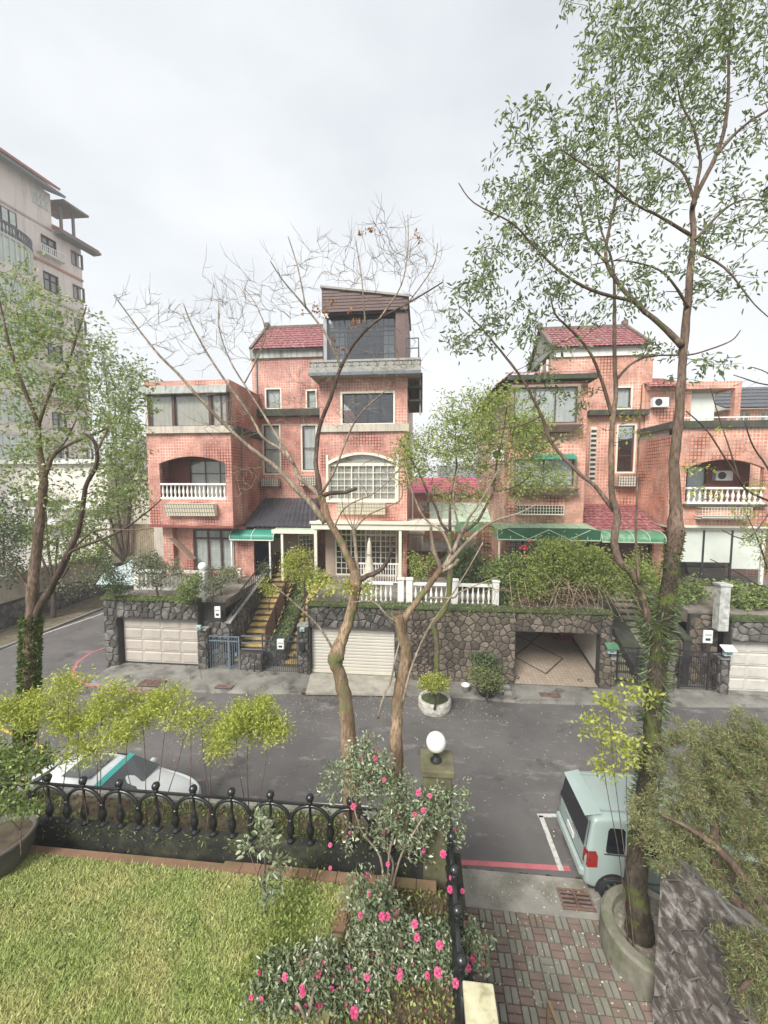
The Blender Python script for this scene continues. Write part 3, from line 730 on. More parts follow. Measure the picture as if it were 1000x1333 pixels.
ofl = MB().add([(xa, YG + .01, .15), (xb, YG + .01, .15), (xb, YG + 5.2, .95), (xa, YG + 5.2, .95)], [(0, 1, 2, 3)]).build('floor', fl.m, oi)
DTL = M('dark brown floor tile', (.06, .04, .035), .4)
def on_fl(x, y): return (x, y, .15 + (y - YG - .01) / 5.19 * .8 + .004)
mb = MB()
def diamond(cx, cy, r, w=.08):
    c_ = [(cx, cy - r * 1.1), (cx + r, cy), (cx, cy + r * 1.1), (cx - r, cy)]; i_ = [(cx, cy - (r - w) * 1.1), (cx + r - w, cy), (cx, cy + (r - w) * 1.1), (cx - r + w, cy)]
    for k in range(4):
        mb.add([on_fl(*c_[k]), on_fl(*c_[(k + 1) % 4]), on_fl(*i_[(k + 1) % 4]), on_fl(*i_[k])], [(0, 1, 2, 3)])
diamond((xa + xb) / 2 - .3, YG + 1.9, 1.1); diamond((xa + xb) / 2 - .3, YG + 4.0, .8)
for dx in (-1.25, 1.25):
    for dy in (.4, 3.6): diamond((xa + xb) / 2 - .3 + dx, YG + dy, .12, .05)
mb.build('tile_inlay', DTL, oi)
MB().box(xb, xb + .1, YG + .342, YG + 5.3, 0, gbz + .1).build('side_wall', M('cream garage wall', (.62, .60, .53), .8, .08, 2, .1, 20, dirt=(.3, .27, .2), dirt_amt=.3), oi)
MB().box(xb - .02, xb - .001, YG + .342, YG + 5.2, .15, .28).prism([(xb - .02, YG + .342, .2), (xb - .02, YG + 5.2, .95), (xb - .02, YG + 5.2, 1.1), (xb - .02, YG + .342, .32)], (.018, 0, 0)).build('skirting', DTL, oi)
MB().box(xa - .12, xa - .02, YG + .342, YG + 5.3, 0, gbz + .1).build('side_wall', TAN, oi)
MB().box(xa - .02, xb, YG + 5.2, YG + 5.3, 0, gbz + .1).build('rear_wall', TAN, oi)
# red cabinet deep inside
cab = T('cabinet', 'small red cabinet deep inside the open garage', 'cabinet', (xb - .35, YG + 3.6, on_fl(0, YG + 3.6)[2] - .03))
z0 = on_fl(0, YG + 3.6)[2] - .04
MB().box(xb - .6, xb - .06, YG + 3.4, YG + 3.9, z0, z0 + 1.1).build('carcass', M('red lacquer', (.3, .03, .03), .4), cab)
MB().box(xb - .57, xb - .34, YG + 3.38, YG + 3.399, z0 + .05, z0 + 1.05).build('door', M('dark red lacquer', (.2, .02, .02), .4), cab); MB().box(xb - .32, xb - .09, YG + 3.38, YG + 3.399, z0 + .05, z0 + 1.05).build('door', M('dark red lacquer', (.2, .02, .02), .4), cab)
# trellis lattice on the wall
x0, x1, z0, z1 = RC(YG - .08, 536, 806, 568, 872)
tt = T('trellis', 'dark diamond trellis panel fixed to the stone wall by the shutter', 'trellis', ((x0 + x1) / 2, YG - .08, z0))
TW = M('dark trellis wood', (.06, .045, .04), .8)
k = 0; w_, h_ = x1 - x0, z1 - z0
for sgn in (1, -1):
    for s in np.arange(-h_, w_, .24):
        a0, a1 = max(0, s), min(w_, s + h_)
        if a1 - a0 < .1: continue
        f = lambda a: a - s
        if sgn > 0: A, B = (x0 + a0, f(a0)), (x0 + a1, f(a1))
        else: A, B = (x1 - a0, f(a0)), (x1 - a1, f(a1))
        MB().bar((A[0], YG - .075 + .012 * sgn, z0 + A[1]), (B[0], YG - .075 + .012 * sgn, z0 + B[1]), .03, .01).build('slat', TW, tt)
# --- right: piers, flank walls, right garage
struct('garden_terrace', MB().box(s4x1 + .38, xs_(948) + .1, YG + .81, 21.6, TERR - .5, TERR - .002), deckm)
tp = T('gate_pier', 'brown stone pier between the open garage and the black double gate', 'gate pier', (xs_(797), YG, 0)); pier(tp, mx1 + .005, xs_(803) - .01, z_(858, x=797), 24, STONE_W)
tp = T('gate_pier', 'stone pier hidden behind the ferny tree trunk between the black gates', 'gate pier', (xs_(862), YG, 0)); pier(tp, xs_(846), xs_(882), z_(852, x=862), 25, STONE)
tp = T('gate_pier', 'dark stone pier left of the far right garage door', 'gate pier', (xs_(947), YG, 0)); pier(tp, xs_(942), xs_(952), z_(858, x=947), 26, STONE)
tR = T('garage_wall', 'dark stone wall over the far right garage door, planted on top', 'stone wall', (xs_(960), YG, 0))
r0 = xs_(953); rdz = z_(836, x=980)
masonry(tR, r0, r0 + 9, 0, TERR - .1, [(r0 + .05, r0 + 3.2, 0, rdz)], STONE, 91)
MB().box(r0 - .05, r0 + 9, YG - .09, YG + .35, TERR - .098, TERR + .04).build('coping', MOSSY, tR)
tD = T('garage_door', 'off white panelled garage door at the right edge of the street', 'garage door', (r0 + 1.6, YG + .3, .13))
section_door(tD, r0 + .08, r0 + 3.16, .16, rdz - .02, YG + .28, 4, 4, M('off white garage door', (.58, .56, .50), .5, .06, 1, .05, 30, dirt=(.3, .28, .24), dirt_amt=.3, dirt_scale=1.5))
struct('garage_floor', MB().box(r0 + .05, r0 + 3.2, YG - .02, YG + .34, .05, .15), wetc)
# sloping flank wall right of the last stair
xq = s4x1 + .12
tW = T('stair_flank_wall', 'brown stone wall sloping down to the far right garage', 'stone wall', (xq, YG + .4, 0))
MB().prism([(xq, YG + .5, 0), (xq, sy1, 0), (xq, sy1, TERR + .5), (xq, YG + .5, 2.0)], (.25, 0, 0)).build('core', STONE_L, tW)
mb = MB(); stones(mb, xq + .25, r0, 0, TERR - .1, lambda u, v, h: (u, YG + .62 - h, v), .3, .04, 97)
for k in range(6):
    ya = YG + .5 + k * .76; stones(mb, ya, ya + .76, 0, 2.0 + k * .24, lambda u, v, h: (xq - h, u, v), .3, .035, 400 + k)
mb.build('stones', STONE_W, tW, kind='stuff')
MB().box(xq + .25, r0, YG + .62, YG + .8, 0, TERR - .1).build('return_core', STONE_L, tW)
MB().prism([(xq - .04, YG + .45, 2.0), (xq - .04, sy1, TERR + .5), (xq - .04, sy1, TERR + .57), (xq - .04, YG + .45, 2.08)], (.33, 0, 0)).build('coping', CONC_D, tW)
tW = T('stair_side_wall', 'dark stone wall between the two right hand stairs', 'stone wall', (s3x1 + .3, YG + .5, 0))
MB().prism([(s3x1 + .02, YG + .5, 0), (s3x1 + .02, sy1, 0), (s3x1 + .02, sy1, TERR), (s3x1 + .02, YG + .5, .8)], (s4x0 - s3x1 - .04, 0, 0)).build('core', CONC_D, tW)
mb = MB(); stones(mb, s3x1 + .02, s4x0 - .02, 0, .8, lambda u, v, h: (u, YG + .5 - h, v), .28, .04, 99); mb.build('stones', STONE, tW, kind='stuff')
tW = T('stair_side_wall', 'brown stone wall between the open garage and the dark stair', 'stone wall', (mx1 + .08, YG + .5, 0))
MB().prism([(s3x0 - .12, YG + .5, 0), (s3x0 - .12, sy1 - .01, 0), (s3x0 - .12, sy1 - .01, TERR - .01), (s3x0 - .12, YG + .5, .7)], (.1, 0, 0)).build('core', STONE_L, tW)

# ---------------- balusters and balustrades
BP = [(.055, 0), (.055, .05), (.03, .07), (.028, .1), (.06, .22), (.062, .28), (.03, .42), (.028, .5), (.045, .53), (.045, .56)]
def baluster_mesh(h, mat, n=8, fat=1.0):
    return mesh_only(MB().lathe((0, 0, 0), [(r * fat, z * h / .56) for r, z in BP], n), 'baluster', mat, True)
def balustrade(label, pts, z, h, mat, sp=.2, grp=None, posts=(), name='balustrade', parent=None, fat=1.0, cat='balustrade'):
    P = [Vector((p[0], p[1], z)) for p in pts]
    t = parent or T(name, label, cat, P[0], grp)
    rail = MB(); bm_ = baluster_mesh(h - .2, mat, fat=fat)
    for a, b in zip(P[:-1], P[1:]):
        rail.bar(a + Vector((0, 0, .05)), b + Vector((0, 0, .05)), .16, .1); rail.bar(a + Vector((0, 0, h - .05)), b + Vector((0, 0, h - .05)), .18, .1)
    rail.build('rail', mat, t)
    for a, b in zip(P[:-1], P[1:]):
        n = max(1, round((b - a).length / sp))
        for k in range(n): inst(bm_, 'baluster', t, a.lerp(b, (k + .5) / n) + Vector((0, 0, .1)))
    for x, y in posts:
        MB().box(x - .13, x + .13, y - .13, y + .13, z - .02, z + h + .12).box(x - .16, x + .16, y - .16, y + .16, z + h + .121, z + h + .19).build('post', mat, t, bevel=.01)
    return t

# ================================================================ windows and house helpers
def grow(r, k): return (r[0] - k, r[1] + k, r[2] - k, r[3] + k)
def window(parent, Y, r, cols, rows, fm=None, gm=None, curtain=None, fw=.05, name='window', inset=.05, label=None, mull=None, cdist=.14, split=None):
    """frame > panes (glass) > curtain behind; r = opening rect, Y = wall face"""
    fm = fm or FRAME_B; gm = gm or GLASS
    x0, x1, z0, z1 = r; y = Y + inset
    f = MB()
    f.box(x0, x0 + fw, y, y + .07, z0, z1); f.box(x1 - fw, x1, y, y + .07, z0, z1)
    f.box(x0 + fw, x1 - fw, y, y + .07, z0, z0 + fw); f.box(x0 + fw, x1 - fw, y, y + .07, z1 - fw, z1)
    zs = [z0 + fw] + ([z0 + (z1 - z0) * s for s in split] if split else []) + [z1 - fw]
    for z in zs[1:-1]: f.box(x0 + fw, x1 - fw, y + .01, y + .06, z - fw / 2, z + fw / 2)
    ww = (x1 - x0 - 2 * fw) / cols
    for i in range(1, cols): f.box(x0 + fw + i * ww - fw * .45, x0 + fw + i * ww + fw * .45, y + .005, y + .065, z0 + fw, z1 - fw)
    w = f.build(name, fm, parent, label=label)
    for i in range(cols):
        for j in range(len(zs) - 1):
            MB().box(x0 + fw + i * ww + .01, x0 + fw + (i + 1) * ww - .01, y + .03, y + .036, zs[j] + .01, zs[j + 1] - .01).build('pane', gm, w)
    if mull:
        g = MB(); a, b = mull; iw = ww / a
        for i in range(cols):
            for k in range(1, a): X = x0 + fw + i * ww + k * iw; g.box(X - .016, X + .016, y + .015, y + .029, z0 + fw, z1 - fw)
        for k in range(1, b): Z = z0 + fw + (z1 - z0 - 2 * fw) * k / b; g.box(x0 + fw, x1 - fw, y + .012, y + .028, Z - .016, Z + .016)
        g.build('glazing_bars', fm, w)
    if curtain:
        n = max(6, int((x1 - x0) / .07)); cm = MB(); yy = y + cdist
        for k in range(n + 1):
            X = x0 + (x1 - x0) * k / n; oy = .025 * math.sin(k * 1.9) + .012 * math.sin(k * 4.7)
            cm.v.append((X, yy + oy, z0)); cm.v.append((X, yy + oy * .8, z1))
        for k in range(n): cm.f.append((2 * k, 2 * k + 2, 2 * k + 3, 2 * k + 1))
        cm.build('curtain', curtain, w, smooth=True)
    return w
def mesh_basket(parent, Y, r, d=.32, mat=None, name='planter_cage', fill=None, back=True):
    """bolted-on shelf cage under a window: wire grid front and sides"""
    x0, x1, z0, z1 = r; mat = mat or CREAM; mb = MB(); y0 = Y - d
    nx, nz = max(3, int((x1 - x0) / .13)), max(2, int((z1 - z0) / .12))
    for k in range(nx + 1): X = x0 + (x1 - x0) * k / nx; mb.box(X - .009, X + .009, y0, y0 + .018, z0, z1)
    for k in range(nz + 1): Z = z0 + (z1 - z0) * k / nz; mb.box(x0, x1, y0 - .002, y0 + .016, Z - .009, Z + .009)
    for X in (x0, x1):
        for k in range(nz + 1): Z = z0 + (z1 - z0) * k / nz; mb.box(X - .009, X + .009, y0, Y - .001, Z - .009, Z + .009)
    o = mb.build(name, mat, parent)
    MB().box(x0, x1, y0, Y - .002, z0 - .05, z0 - .012).build('shelf', mat, o)
    if fill: MB().box(x0 + .05, x1 - .05, y0 + .05, Y - .02, z0, z1 - .05).build('box', fill, o)
    return o
def trough(parent, Y, r, d=.4, mat=None, name='planter_box'):
    x0, x1, z0, z1 = r; mat = mat or CREAM
    mb = MB().prism([(x0, Y - d, z1), (x0, Y - .002, z1), (x0, Y - .002, z0), (x0, Y - d * .55, z0)], (x1 - x0, 0, 0))
    o = mb.build(name, mat, parent); g = MB(); n = int((x1 - x0) / .13)
    for k in range(n + 1):
        X = x0 + (x1 - x0) * k / n; g.bar((X, Y - d - .012, z1), (X, Y - d * .55 - .012, z0), .015)
    for k in range(4):
        u = k / 3; g.bar((x0, Y - d - .018 + d * .45 * u, z1 + (z0 - z1) * u), (x1, Y - d - .018 + d * .45 * u, z1 + (z0 - z1) * u), .014)
    g.build('grille', M('rusty cream grille', (.45, .38, .26), .7), o); return o
def tiled_roof(parent, A, B, C, D, mat, cols, rows, name='roof_tiles', amp=.035, step=.03, seg=4):
    """A,B eave left/right, D,C ridge left/right; wavy pantile sheet"""
    A, B, C, D = map(Vector, (A, B, C, D)); n = (B - A).cross(D - A).normalized()
    if n.z < 0: n = -n
    mb = MB(); nx = cols * seg
    for j in range(rows):
        for e, v in ((0, j / rows), (1, (j + 1.02) / rows)):
            for i in range(nx + 1):
                u = i / nx; p = (A.lerp(B, u)).lerp(D.lerp(C, u), min(1, v))
                mb.v.append(tuple(p + n * (amp * abs(math.sin(math.pi * u * cols)) + (step if e == 0 else 0.0))))
        b = len(mb.v) - 2 * (nx + 1)
        for i in range(nx): mb.f.append((b + i, b + i + 1, b + nx + 2 + i, b + nx + 1 + i))
        if j:
            for i in range(nx): mb.f.append((b - nx - 1 + i, b - nx + i, b + i + 1, b + i))
    o = mb.build(name, mat, parent, kind='stuff'); return o
def ac_unit(parent, x, Y, z, w=.75, h=.55, d=.3, name='air_conditioner'):
    o = MB().box(x - w / 2, x + w / 2, Y - d, Y - .001, z, z + h).build(name, PLASTIC_W, parent, bevel=.015)
    mb = MB()
    for k in range(10):
        a0, a1 = 2 * math.pi * k / 10, 2 * math.pi * (k + 1) / 10
    mb.tube([(x - .12, Y - d - .012, z + h / 2), (x - .12, Y - d - .001, z + h / 2)], h * .38, 16); mb.build('fan_grille', FRAME_D, o); return o

# ================================================================ house A (left)
hA = T('brick_house', 'red mosaic tiled house with dark rooftop room, left of the two across the street', 'house', (at(360, 700, Y=23).x, 23, TERR))
YL, YC, YR = 19.8, 23.6, 20.3
BACK = 31.0
# left bay
x0, x1 = at(193, 620, Y=YL).x, at(302, 620, Y=YL).x
zb, zc0, zc1, zt = at(250, 684, Y=YL).z, at(250, 564, Y=YL).z, at(250, 555, Y=YL).z, at(250, 495, Y=YL).z
arch = RC(YL, 208, 594, 294, 650)
xe = at(343, 620, Y=YC).x
MB().wall(x0, x1, zb, zc0, YL, .22, [(arch[0], arch[1], arch[2], arch[3], .36)]).build('bay_wall', TILE, hA)
MB().wall(x1 - .2, x1, zb, zt, YL + .2205, YC - YL - .2205).wall(x0, x0 + .2, zb, zt, YL + .2205, BACK - YL).build('bay_side_wall', TILE, hA)
MB().box(x0 - .12, x1 + .06, YL - .16, YL + .25, zc0 + .001, zc1).build('cornice', BEIGE, hA)
MB().box(x1 + .002, x1 + .18, YL + .251, YC - .01, zc0 + .02, zc1 + .02).build('cornice', CONC_D, hA)
# top storey glazing and canopy edge
z5, z6 = at(250, 511, Y=YL).z, at(250, 502, Y=YL).z
MB().wall(x0, x1, z5, zt, YL, .2).build('parapet', TILE, hA)
MB().prism([(x0 - .15, YL - .003, z6), (x0 - .15, YL - .22, z6 - .04), (x0 - .15, YL - .30, z5 - .08), (x0 - .15, YL - .26, z5 - .12), (x0 - .15, YL - .003, z5 + .05)], (x1 - x0 + .1, 0, 0)).build('canopy_edge', GREYW, hA)
segs = [(195, 224), (227, 272), (275, 299)]
for k, (a, b) in enumerate(segs):
    r = RC(YL, a, 513, b, 555); window(hA, YL, (r[0], r[1], zc1 + .002, z5 - .002), 2 if k == 2 else 1, 1, FRAME_B, GLASS, curtain=CURT_B, cdist=.1)
for a in (x0, at(225.5, 530, Y=YL).x - .06, at(273.5, 530, Y=YL).x - .06, x1 - .2): MB().box(a, a + .12, YL, YL + .2, zc1 + .001, z5 - .001).build('mullion_post', FRAME_B if a != x0 else BEIGE, hA)
# balcony loggia
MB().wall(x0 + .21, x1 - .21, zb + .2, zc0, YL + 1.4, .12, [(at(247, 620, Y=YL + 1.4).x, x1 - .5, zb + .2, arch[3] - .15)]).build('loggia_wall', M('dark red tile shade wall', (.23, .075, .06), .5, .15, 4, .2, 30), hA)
window(hA, YL + 1.4, (at(247, 620, Y=YL + 1.4).x, x1 - .5, zb + .2, arch[3] - .15), 3, 1, FRAME_B, GLASS, curtain=CURT_B, split=(.78,))
MB().box(x0 + .21, x1 - .21, YL + .23, YC, zb, zb + .2).build('balcony_floor', CONC, hA)
MB().box(x0 + .201, x1 - .201, YL + .2, BACK, zc0, zc0 + .25).build('floor_slab', CONC, hA)
MB().box(x0 + .05, x1 - .05, YL + .05, BACK, zt - .25, zt - .1).build('flat_roof', CONC, hA)
tb = balustrade('', [(arch[0], YL + .08), (arch[1], YL + .08)], arch[2] + .0, at(250, 629, Y=YL).z - arch[2], WHITE, .23, parent=hA, fat=1.15)
rb = RC(YL, 220, 655, 283, 671); trough(hA, YL, rb, .42)
MB().box(x0 - .02, x1 + .02, YL - .03, YC, zb - .12, zb - .001).build('soffit', M('dark red beam', (.22, .07, .055), .6), hA)
# ground storey of the left bay
YGr = YL + .9
g0 = TERR
for a, b in ((213, 226),): r = RC(YGr - .3, a, 690, b, 750); MB().box(r[0], r[1], YGr - .3, YGr + .05, g0, zb - .121).build('pillar', TILE, hA)
r = RC(YGr, 252, 690, 312, 750); gw = (r[0], at(300, 700, Y=YGr).x + .0, g0 + .25, zb - .3)
MB().wall(at(226, 700, Y=YGr).x, at(330, 700, Y=YGr).x, g0, zb - .121, YGr, .15, [(gw[0], gw[1] + .25, gw[2], gw[3])]).build('ground_wall', TILE, hA)
window(hA, YGr, (gw[0], gw[1] + .25, gw[2], gw[3]), 3, 1, FRAME_B, GLASS, curtain=CURT, split=(.78,), fw=.09)
MB().box(x0 + .3, x0 + .45, YGr + .15, BACK, g0, zb - .121).build('ground_wall', TILE, hA)
MB().bar(at(223, 700, Y=YGr - .5), at(253, 728, Y=YGr - .5), .5, .03).build('folded_canvas', M('tan canvas', (.32, .23, .16), .9, .15), hA)
# core
cx0, cx1 = at(330, 560, Y=YC).x, at(422, 560, Y=YC).x
zct = at(380, 466, Y=YC).z; cf0 = at(380, 455, Y=YC).z
wins = [RC(YC, 347, 507, 365, 531), RC(YC, 400, 509, 411, 531), RC(YC, 344, 554, 364, 616), RC(YC, 394, 554, 411, 612)]
MB().wall(cx0, cx1, g0, zct, YC, .22, [w + () for w in wins]).build('core_wall', TILE, hA)
MB().box(cx0, cx0 + .2, YC + .2205, BACK, zt - .2, zct).build('core_side_wall', TILE, hA)
for w, c, sp_ in zip(wins, (1, 1, 1, 1), (None, None, (.5,), (.5,))):
    MB().wall(w[0] - .09, w[1] + .09, w[2] - .09, w[3] + .09, YC - .03, .028, [w]).build('window_surround', CREAM, hA)
    window(hA, YC, w, c, 1, FRAME_B, GLASS, curtain=CURT, split=sp_)
mesh_basket(hA, YC, RC(YC, 343, 622, 366, 633), .5, FRAME_D, fill=CREAM); mesh_basket(hA, YC, RC(YC, 393, 620, 414, 632), .5, FRAME_D, fill=CREAM)
r = RC(YC - .5, 330, 532, 416, 541); MB().box(r[0], r[1], YC - .5, YC - .001, r[2], r[3]).build('ledge', CONC_D, hA)
MB().box(cx0 - .05, cx1, YC - .12, YC + .23, zct + .001, cf0).build('fascia', GREYW, hA)
# core gable roof (ridge runs left-right)
eL, eR = at(327, 455, Y=YC - .35), at(423, 455, Y=YC - .35)
rg = at(350, 428, Y=YC + 2.2); rgz = rg.z
tiled_roof(hA, (eL.x, YC - .35, eL.z), (eR.x + .8, YC - .35, eL.z), (eR.x + .8, YC + 2.2, rgz), (eL.x + .1, YC + 2.2, rgz), ROOF_R, 18, 9)
MB().prism([(eL.x + .05, YC - .3, eL.z - .03), (eL.x + .05, YC + 2.2, rgz - .05), (eL.x + .05, YC + 4.7, eL.z - .03)], (eR.x + .7 - eL.x, 0, 0)).build('roof_body', GREYW, hA)
MB().bar((eL.x, YC - .45, eL.z + .02), (eL.x, YC + 2.2, rgz + .1), .16, .14).bar((eL.x - .1, YC + 2.2, rgz + .06), (eR.x + .8, YC + 2.2, rgz + .06), .2, .16).box(eL.x - .1, eL.x + .15, YC + 2.05, YC + 2.35, rgz + .1, rgz + .35).build('ridge', M('mossy ridge tile', (.16, .12, .10), .9, .3, 4), hA)
# small roof between bay and core
tiled_roof(hA, (x1 + .1, YC - .3, zt - .1), (cx0 + .6, YC - .3, zt - .1), (cx0 + .6, YC + 1, zt + .5), (x1 + .1, YC + 1, zt + .5), ROOF_R, 5, 4)
MB().box(cx0 + .25, cx0 + .33, YC - .1, YC - .031, g0, zct).build('down_pipe', M('grey rusty pipe', (.25, .22, .2), .7, .3, 3, .1, 20), hA)
MB().tube([(x1 + .05, YL + 1.2, zb), (x1 + .05, YL + 1.2, zc0), (x1 + .22, YL + 1.2, zc0 - .02)], .04, 6).build('down_pipe', MC['grey rusty pipe'], hA)
# dark metal porch roof over the entrance
pA, pB = at(317, 686, Y=20.6), at(413, 686, Y=20.6); pC, pD = at(413, 649, Y=YC - .01), at(350, 649, Y=YC - .01)
tiled_roof(hA, (pA.x, 20.6, pA.z), (pB.x, 20.6, pA.z), (pC.x, YC - .01, pC.z), (pD.x - .3, YC - .01, pC.z), ROOF_K, 15, 5, amp=.05, step=.015).name = 'porch_roof'
MB().box(pA.x + .1, pB.x, 20.7, 20.78, pA.z - .18, pA.z - .02).build('porch_beam', CONC_D, hA)
# entrance wall, door
YE = 22.3
dr = RC(YE, 324, 702, 350, 762); dr = (dr[0], dr[1], g0, dr[3])
MB().wall(at(312, 720, Y=YE).x, at(412, 720, Y=YE).x, g0, pA.z + .1, YE, .2, [dr]).build('porch_wall', TAN, hA)
o = MB().box(dr[0] + .04, dr[1] - .04, YE + .06, YE + .11, dr[2], dr[3] - .04).build('front_door', M('navy door', (.03, .05, .10), .35), hA)
pm_ = MB()
for i in (0, 1): 
    for j in (0, 1, 2): a = dr[0] + .1 + i * (dr[1] - dr[0] - .2) / 2; pm_.box(a + .04, a + (dr[1] - dr[0] - .2) / 2 - .04, YE + .045, YE + .059, dr[2] + .15 + j * .75, dr[2] + .75 + j * .75)
pm_.build('door_panel', MC['navy door'], o)
MB().box(dr[0] - .02, dr[0] + .04, YE - .02, YE + .1, dr[2], dr[3]).box(dr[1] - .04, dr[1] + .02, YE - .02, YE + .1, dr[2], dr[3]).build('door_frame', FRAME_B, o)
# green barrel awning
def barrel(parent, px0, px1, pytop, pybot, Y0, Y1, mat, rib, seams=3, name='awning'):
    """Y0 front edge, Y1 wall"""
    xa, xb = at(px0, pybot, Y=Y0).x, at(px1, pybot, Y=Y0).x; zb_ = at((px0 + px1) / 2, pybot, Y=Y0).z; zt_ = at((px0 + px1) / 2, pytop, Y=Y1).z
    P = []
    for k in range(11):
        a = math.pi / 2 * k / 10; P.append((Y0 + (Y1 - Y0) * (1 - math.cos(a)), zb_ + .12 + (zt_ - zb_ - .12) * math.sin(a)))
    P = [(Y0, zb_)] + P
    mb = MB()
    for y, z in P: mb.v += [(xa, y, z), (xb, y, z)]
    for k in range(len(P) - 1): mb.f.append((2 * k, 2 * k + 1, 2 * k + 3, 2 * k + 2))
    n = len(mb.v); 
    for X in (xa, xb): mb.add([(X, y, z) for y, z in P] + [(X, Y1, zb_)], [tuple(range(len(P) + 1))])
    o = mb.build(name, mat, parent, smooth=False)
    r = MB()
    for k in range(seams + 1):
        X = xa + (xb - xa) * k / seams; r.tube([(X, y - .015, z + .015) for y, z in P], .022, 5)
    r.bar((xa, Y0, zb_), (xb, Y0, zb_), .05); r.build('awning_frame', rib, o); return o
barrel(hA, 299, 356, 684, 703, 20.2, 21.6, GREEN, CREAM, 2)
for x_ in (301, 351): p = at(x_, 703, Y=20.25); MB().box(p.x - .04, p.x + .04, 20.25, 20.33, g0 if x_ > 310 else g0, p.z).build('awning_post', WHITE, hA)
# pale porch frame in front of the tan wall
pr = RC(20.0, 354, 684, 412, 694)
MB().prism([(pr[0], 20.0, pr[2]), (pr[0], 22.2, pr[2] + .25), (pr[0], 22.2, pr[2] + .33), (pr[0], 20.0, pr[2] + .14)], (pr[1] - pr[0], 0, 0)).build('porch_canopy', PALEG, hA)
MB().box(pr[0], pr[1], 19.94, 19.999, pr[2] - .02, pr[2] + .18).build('porch_fascia', CREAM, hA)
for x_ in (367,): p = at(x_, 700, Y=20.0); MB().box(p.x - .06, p.x + .06, 20.0, 20.12, g0, pr[2]).build('porch_post', CREAM, hA)
w = RC(YE, 389, 696, 409, 718); window(hA, YE - .12, w, 2, 1, CREAM, GLASS_D, mull=(2, 4))
# right bay
rx0, rx1 = at(417, 600, Y=YR).x, at(530, 600, Y=YR).x
zs, zrb = at(470, 484, Y=YR).z, at(470, 684, Y=YR).z
w3 = RC(YR, 446, 512, 512, 551); wa = RC(YR, 428, 592, 516, 651)
MB().wall(rx0, rx1, zrb, zs, YR, .22, [w3, (wa[0], wa[1], wa[2], wa[3], .5)]).build('bay_wall', TILE, hA)
MB().wall(rx0, rx0 + .2, zrb, zs, YR + .2205, YC - YR - .2205).wall(rx1 - .2, rx1, g0, zs, YR + .2205, BACK - YR).build('bay_side_wall', TILE, hA)
MB().wall(w3[0] - .1, w3[1] + .1, w3[2] - .1, w3[3] + .1, YR - .04, .038, [w3]).build('window_surround', CREAM, hA)
window(hA, YR, w3, 4, 1, FRAME_D, GLASS_D)
r = RC(YR, 412, 552, 532, 562); MB().box(rx0 - .12, rx1 + .1, YR - .14, YR - .001, r[2], r[3] - .02).build('cornice', BEIGE, hA)
# arched white window: outer frame proud of the wall
mb = MB()
mb.wall(wa[0] - .12, wa[1] + .12, wa[2] - .12, wa[3] + .002, YR - .07, .068, [(wa[0], wa[1], wa[2], wa[3] + .002)])
mb.build('window_surround', CREAM, hA)
mb = MB(); n = 20; H = .5
f = lambda u, k: (wa[0] - k + (wa[1] - wa[0] + 2 * k) * u, wa[3] - H + k + H * (1 - (2 * u - 1) ** 2))
for k in range(n):
    a, b, c_, d_ = f(k / n, 0), f((k + 1) / n, 0), f((k + 1) / n, .12), f(k / n, .12)
    mb.prism([(a[0], YR - .075, a[1]), (b[0], YR - .075, b[1]), (c_[0], YR - .075, c_[1]), (d_[0], YR - .075, d_[1])], (0, .074, 0))
mb.build('arch_moulding', CREAM, hA)
window(hA, YR, (wa[0], wa[1], wa[2], wa[3] - .5), 3, 1, CREAM, GLASS, curtain=CURT_B, mull=(3, 5), fw=.07)
MB().box(wa[0], wa[1], YR + .08, YR + .2, wa[3] - .5, wa[3] - .42).build('transom', CREAM, hA)
MB().box(wa[0], wa[1], YR + .1, YR + .106, wa[3] - .42, wa[3]).build('fanlight_pane', GLASS, hA)
MB().box(wa[0], wa[1], YR + .16, YR + .17, wa[3] - .42, wa[3]).build('fanlight_blind', CURT_B, hA)
trough(hA, YR, RC(YR, 441, 655, 502, 669), .4)
# flat white canopy with posts
cf = RC(19.3, 405, 681, 592, 690)
MB().box(cf[0], cf[1], 19.3, YR + 1.5, cf[2], cf[3]).build('flat_canopy', CREAM, hA)
MB().box(cf[0] - .05, cf[1] + .05, 19.22, 19.299, cf[3] - .06, cf[3] + .08).build('gutter', CREAM, hA)
for x_ in (411, 521): p = at(x_, 720, Y=19.35); MB().box(p.x - .07, p.x + .07, 19.35, 19.49, g0, cf[2]).build('canopy_post', CREAM, hA)
YP = YR + .9
gl = RC(YP, 436, 688, 517, 752); gl = (gl[0], gl[1], g0 + .05, cf[2] - .15)
MB().wall(rx0, rx1 - .2, g0, zrb, YP, .15, [gl]).build('ground_wall', TAN, hA)
window(hA, YP, gl, 4, 1, CREAM, GLASS_D, mull=(3, 8), fw=.08, split=(.86,))
MB().box(rx0, rx1, YR + .221, YC, zrb, zrb + .2).build('floor_slab', CONC, hA)
MB().box(rx0, rx1 + 0, YR + .221, BACK, zs - .3, zs - .1).build('floor_slab', CONC, hA)
MB().box(x0, rx1, BACK, BACK + .2, g0, zs).build('rear_wall', TILE, hA)
